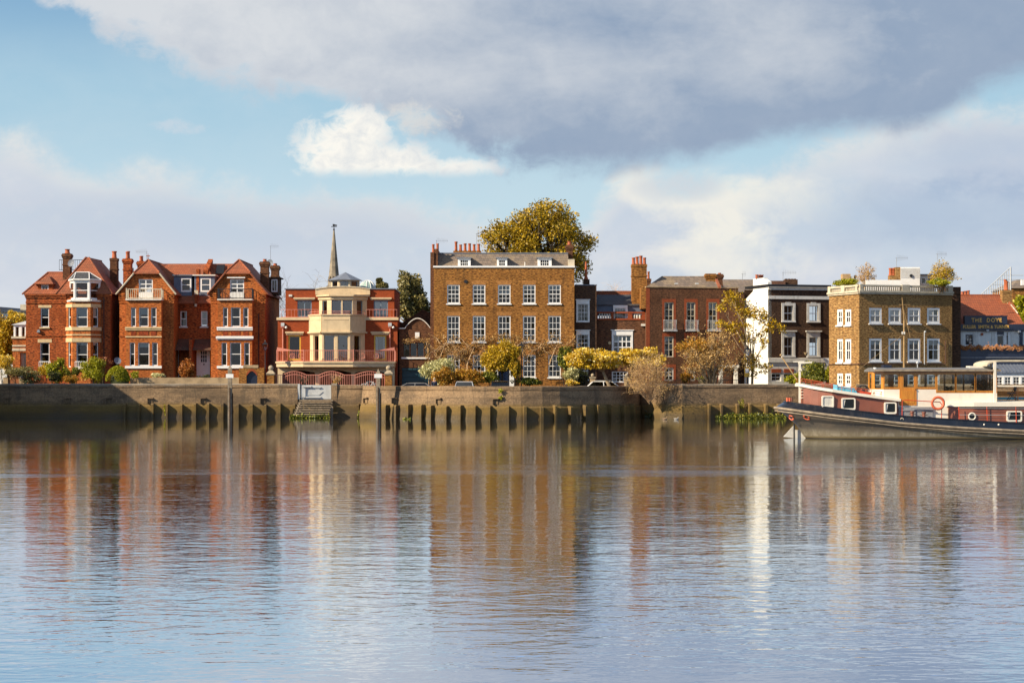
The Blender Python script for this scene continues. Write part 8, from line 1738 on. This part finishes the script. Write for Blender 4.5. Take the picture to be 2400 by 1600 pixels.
# ---------------------------------------------------------------- parked cars
def car(x, y, ang, m, label, L=4.1, Wd=1.74, H=1.44):
    t = thing('parked_car', label, 'car', (x, y, GZ), 'cars parked behind the river wall'); t.rotation_euler = (0, 0, ang); o = Vector((x, y, GZ)); hw = Wd / 2
    def P(mb): mb.v = [(v[0] + x, v[1] + y, v[2] + GZ) for v in mb.v]; return mb
    def ext(prof, w0, w1=None):
        mb = MB(); w1 = w1 or [w0] * len(prof); k = len(prof); mb.v = [(px, -w, pz) for (px, pz), w in zip(prof, w1)] + [(px, w, pz) for (px, pz), w in zip(prof, w1)]; mb.f = [tuple(range(k)), tuple(range(2 * k - 1, k - 1, -1))] + [(i, i + k, (i + 1) % k + k, (i + 1) % k) for i in range(k)]; return mb
    b = [(-L / 2, .35), (-L / 2 + .1, .2), (L / 2 - .1, .2), (L / 2, .38), (L / 2 - .05, .66), (L / 2 - .35, .76), (L * .22, .90), (-L * .36, .94), (-L / 2 + .1, .90), (-L / 2, .7)]
    P(ext(b, hw, [hw * .95, hw, hw, hw * .92, hw * .92, hw * .96, hw, hw, hw * .96, hw * .94])).build('body', m, t)
    c = [(-L * .42, .93), (L * .25, .89), (L * .08, H - .06), (-L * .30, H - .05)]; P(ext(c, hw, [hw * .93, hw * .93, hw * .76, hw * .76])).build('windows', 'car_glass', t)
    r = [(-L * .32, H - .07), (L * .09, H - .08), (L * .04, H - .01), (-L * .1, H + .01), (-L * .27, H - .01)]; P(ext(r, hw * .78)).build('roof', m, t)
    q = MB()
    for s in (-1, 1):
        for (p0, p1) in (((-L * .42, .93), (-L * .30, H - .05)), ((L * .25, .89), (L * .08, H - .06)), ((-L * .08, .92), (-L * .09, H - .05))): q.cyl((p0[0], s * hw * .935, p0[1]), (p1[0], s * hw * .775, p1[1]), .035, n=5)
    P(q).build('pillar', m, t)
    for sx in (-L * .31, L * .31):
        for s in (-1, 1): q = MB(); q.cyl((sx, s * (hw - .2), .31), (sx, s * (hw + .01), .31), .31, n=18); w = P(q).build('wheel', 'rubber', t); q = MB(); q.cyl((sx, s * (hw - .05), .31), (sx, s * (hw + .022), .31), .19, n=12); P(q).build('rim', 'pale_grey', w)
    for s in (-1, 1): q = MB(); q.box(L / 2 - .2, L / 2 + .005, s * hw * .66 - .15, s * hw * .66 + .15, .55, .68); P(q).build('headlight', 'pale_grey', t); q = MB(); q.box(-L / 2 - .005, -L / 2 + .2, s * hw * .75 - .12, s * hw * .75 + .12, .62, .82); P(q).build('tail_light', 'barge_red', t)
    q = MB()
    for s in (-1, 1): q.box(L * .17, L * .21, s * (hw + .06) - .07, s * (hw + .06) + .07, .9, 1.02)
    P(q).build('mirror', m, t)
    return t
car(X(1088.5, 9.5), 9.5, R(-90), 'car_silver', 'silver car facing the river left of the golden tree'); car(X(1172.5, 9.5), 9.5, R(90), 'car_black', 'dark car parked end on before the blue front door', H=1.47); car(X(1424, 12.5), 12.5, R(0), 'car_white', 'white estate car with roof rails under the yellow trees', 4.4, 1.78, 1.46)
q = MB(); xx = X(1424, 12.5)
for s in (-.6, .6): q.cyl((xx - 1.2, 12.5 + s, GZ + 1.5), (xx + .3, 12.5 + s, GZ + 1.5), .025, n=5)
wc_ = [o for o in bpy.data.objects if o.name.startswith('parked_car') and 'white' in o['label']][0]; ORG[wc_.name] = Vector(wc_.location); q.build('roof_rail', 'aerial', wc_)
car(X(964, 12), 12, R(180), 'car_grey', 'grey brown car parked before the teal garage doors', 4.2, 1.75, 1.32)
# ---------------------------------------------------------------- pedestrian and ducks
def person():
    Y = 10.2; x = X(1018, Y); t = thing('person', 'person in dark jacket walking behind the curved wall, head and shoulders showing', 'person', (x, Y, GZ)); z = lambda h: h
    def skin(name, vs, es, rad, m, sub=1):
        me = bpy.data.meshes.new(name); me.from_pydata(vs, es, []); o = bpy.data.objects.new(name, me); COL.objects.link(o); o.parent = t; me.materials.append(M[m]); md = o.modifiers.new('skin', 'SKIN'); md.use_smooth_shade = True
        for i, r in enumerate(rad): me.skin_vertices[0].data[i].radius = (r, r)
        me.skin_vertices[0].data[0].use_root = True; s = o.modifiers.new('sub', 'SUBSURF'); s.levels = sub; s.render_levels = 2; ORG[o.name] = ORG[t.name]; return o
    m_paint('skin_tone', (.46, .26, .17), .6, .05); m_paint('hair_grey', (.42, .36, .27), .8, .2, 20)
    V = [(0, 0, .92), (0, 0, 1.08), (0, .01, 1.28), (0, 0, 1.42), (0, -.01, 1.50), (0, -.02, 1.58), (0, -.02, 1.66), (-.17, 0, 1.38), (-.22, .03, 1.12), (-.2, -.08, .90), (.17, 0, 1.38), (.22, -.03, 1.12), (.2, .08, .9), (-.09, 0, .86), (-.10, -.10, .48), (-.10, .02, .08), (-.10, -.12, .04), (.09, 0, .86), (.10, .06, .48), (.10, .2, .08), (.10, .08, .04)]
    E = [(0, 1), (1, 2), (2, 3), (3, 4), (4, 5), (5, 6), (3, 7), (7, 8), (8, 9), (3, 10), (10, 11), (11, 12), (0, 13), (13, 14), (14, 15), (15, 16), (0, 17), (17, 18), (18, 19), (19, 20)]
    skin('body', V, E, [.13, .12, .14, .09, .055, .085, .075, .06, .045, .03, .06, .045, .03, .085, .06, .04, .035, .085, .06, .04, .035], 'skin_tone')
    skin('jacket', V[:4] + V[7:13], [(0, 1), (1, 2), (2, 3), (3, 4), (4, 5), (5, 6), (3, 7), (7, 8), (8, 9)], [.155, .145, .165, .105, .085, .065, .05, .085, .065, .05], 'navy')
    q = MB(); q.ball((x, Y + .01, GZ + 1.66), .105, 12, 8, (.95, 1.0, .95)); q.build('hair', 'hair_grey', t, True)
    q = MB(); q.ball((x, Y - .115, GZ + 1.6), .02, 6, 5); q.build('nose', 'skin_tone', t)
person()
m_paint('duck_brown', (.30, .20, .12), .8, .3, 12); m_paint('duck_pale', (.36, .33, .29), .8, .2, 12)
for px, lab, mm in ((1558, 'brown pale duck swimming below the bare wall shrub', 'duck_brown'), (1585, 'grey white duck swimming right of the brown one', 'duck_pale')):
    Y = 1.5; x = X(px, Y); t = thing('duck', lab, 'duck', (x, Y, 0), 'ducks swimming by the wall'); q = MB(); q.ball((x, Y, .05), .11, 14, 10, (1.6, .9, .75)); q.ball((x + .17, Y, .16), .055, 10, 8); q.tube([(x + .10, Y, .07), (x + .15, Y, .15)], [.06, .04], 8); q.cyl((x - .11, Y, .07), (x - .25, Y, .12), .05, .012, 8); q.build('body', mm, t, True); q = MB(); q.cyl((x + .21, Y, .155), (x + .28, Y, .15), .02, .01, 6); q.build('bill', 'gold', t)
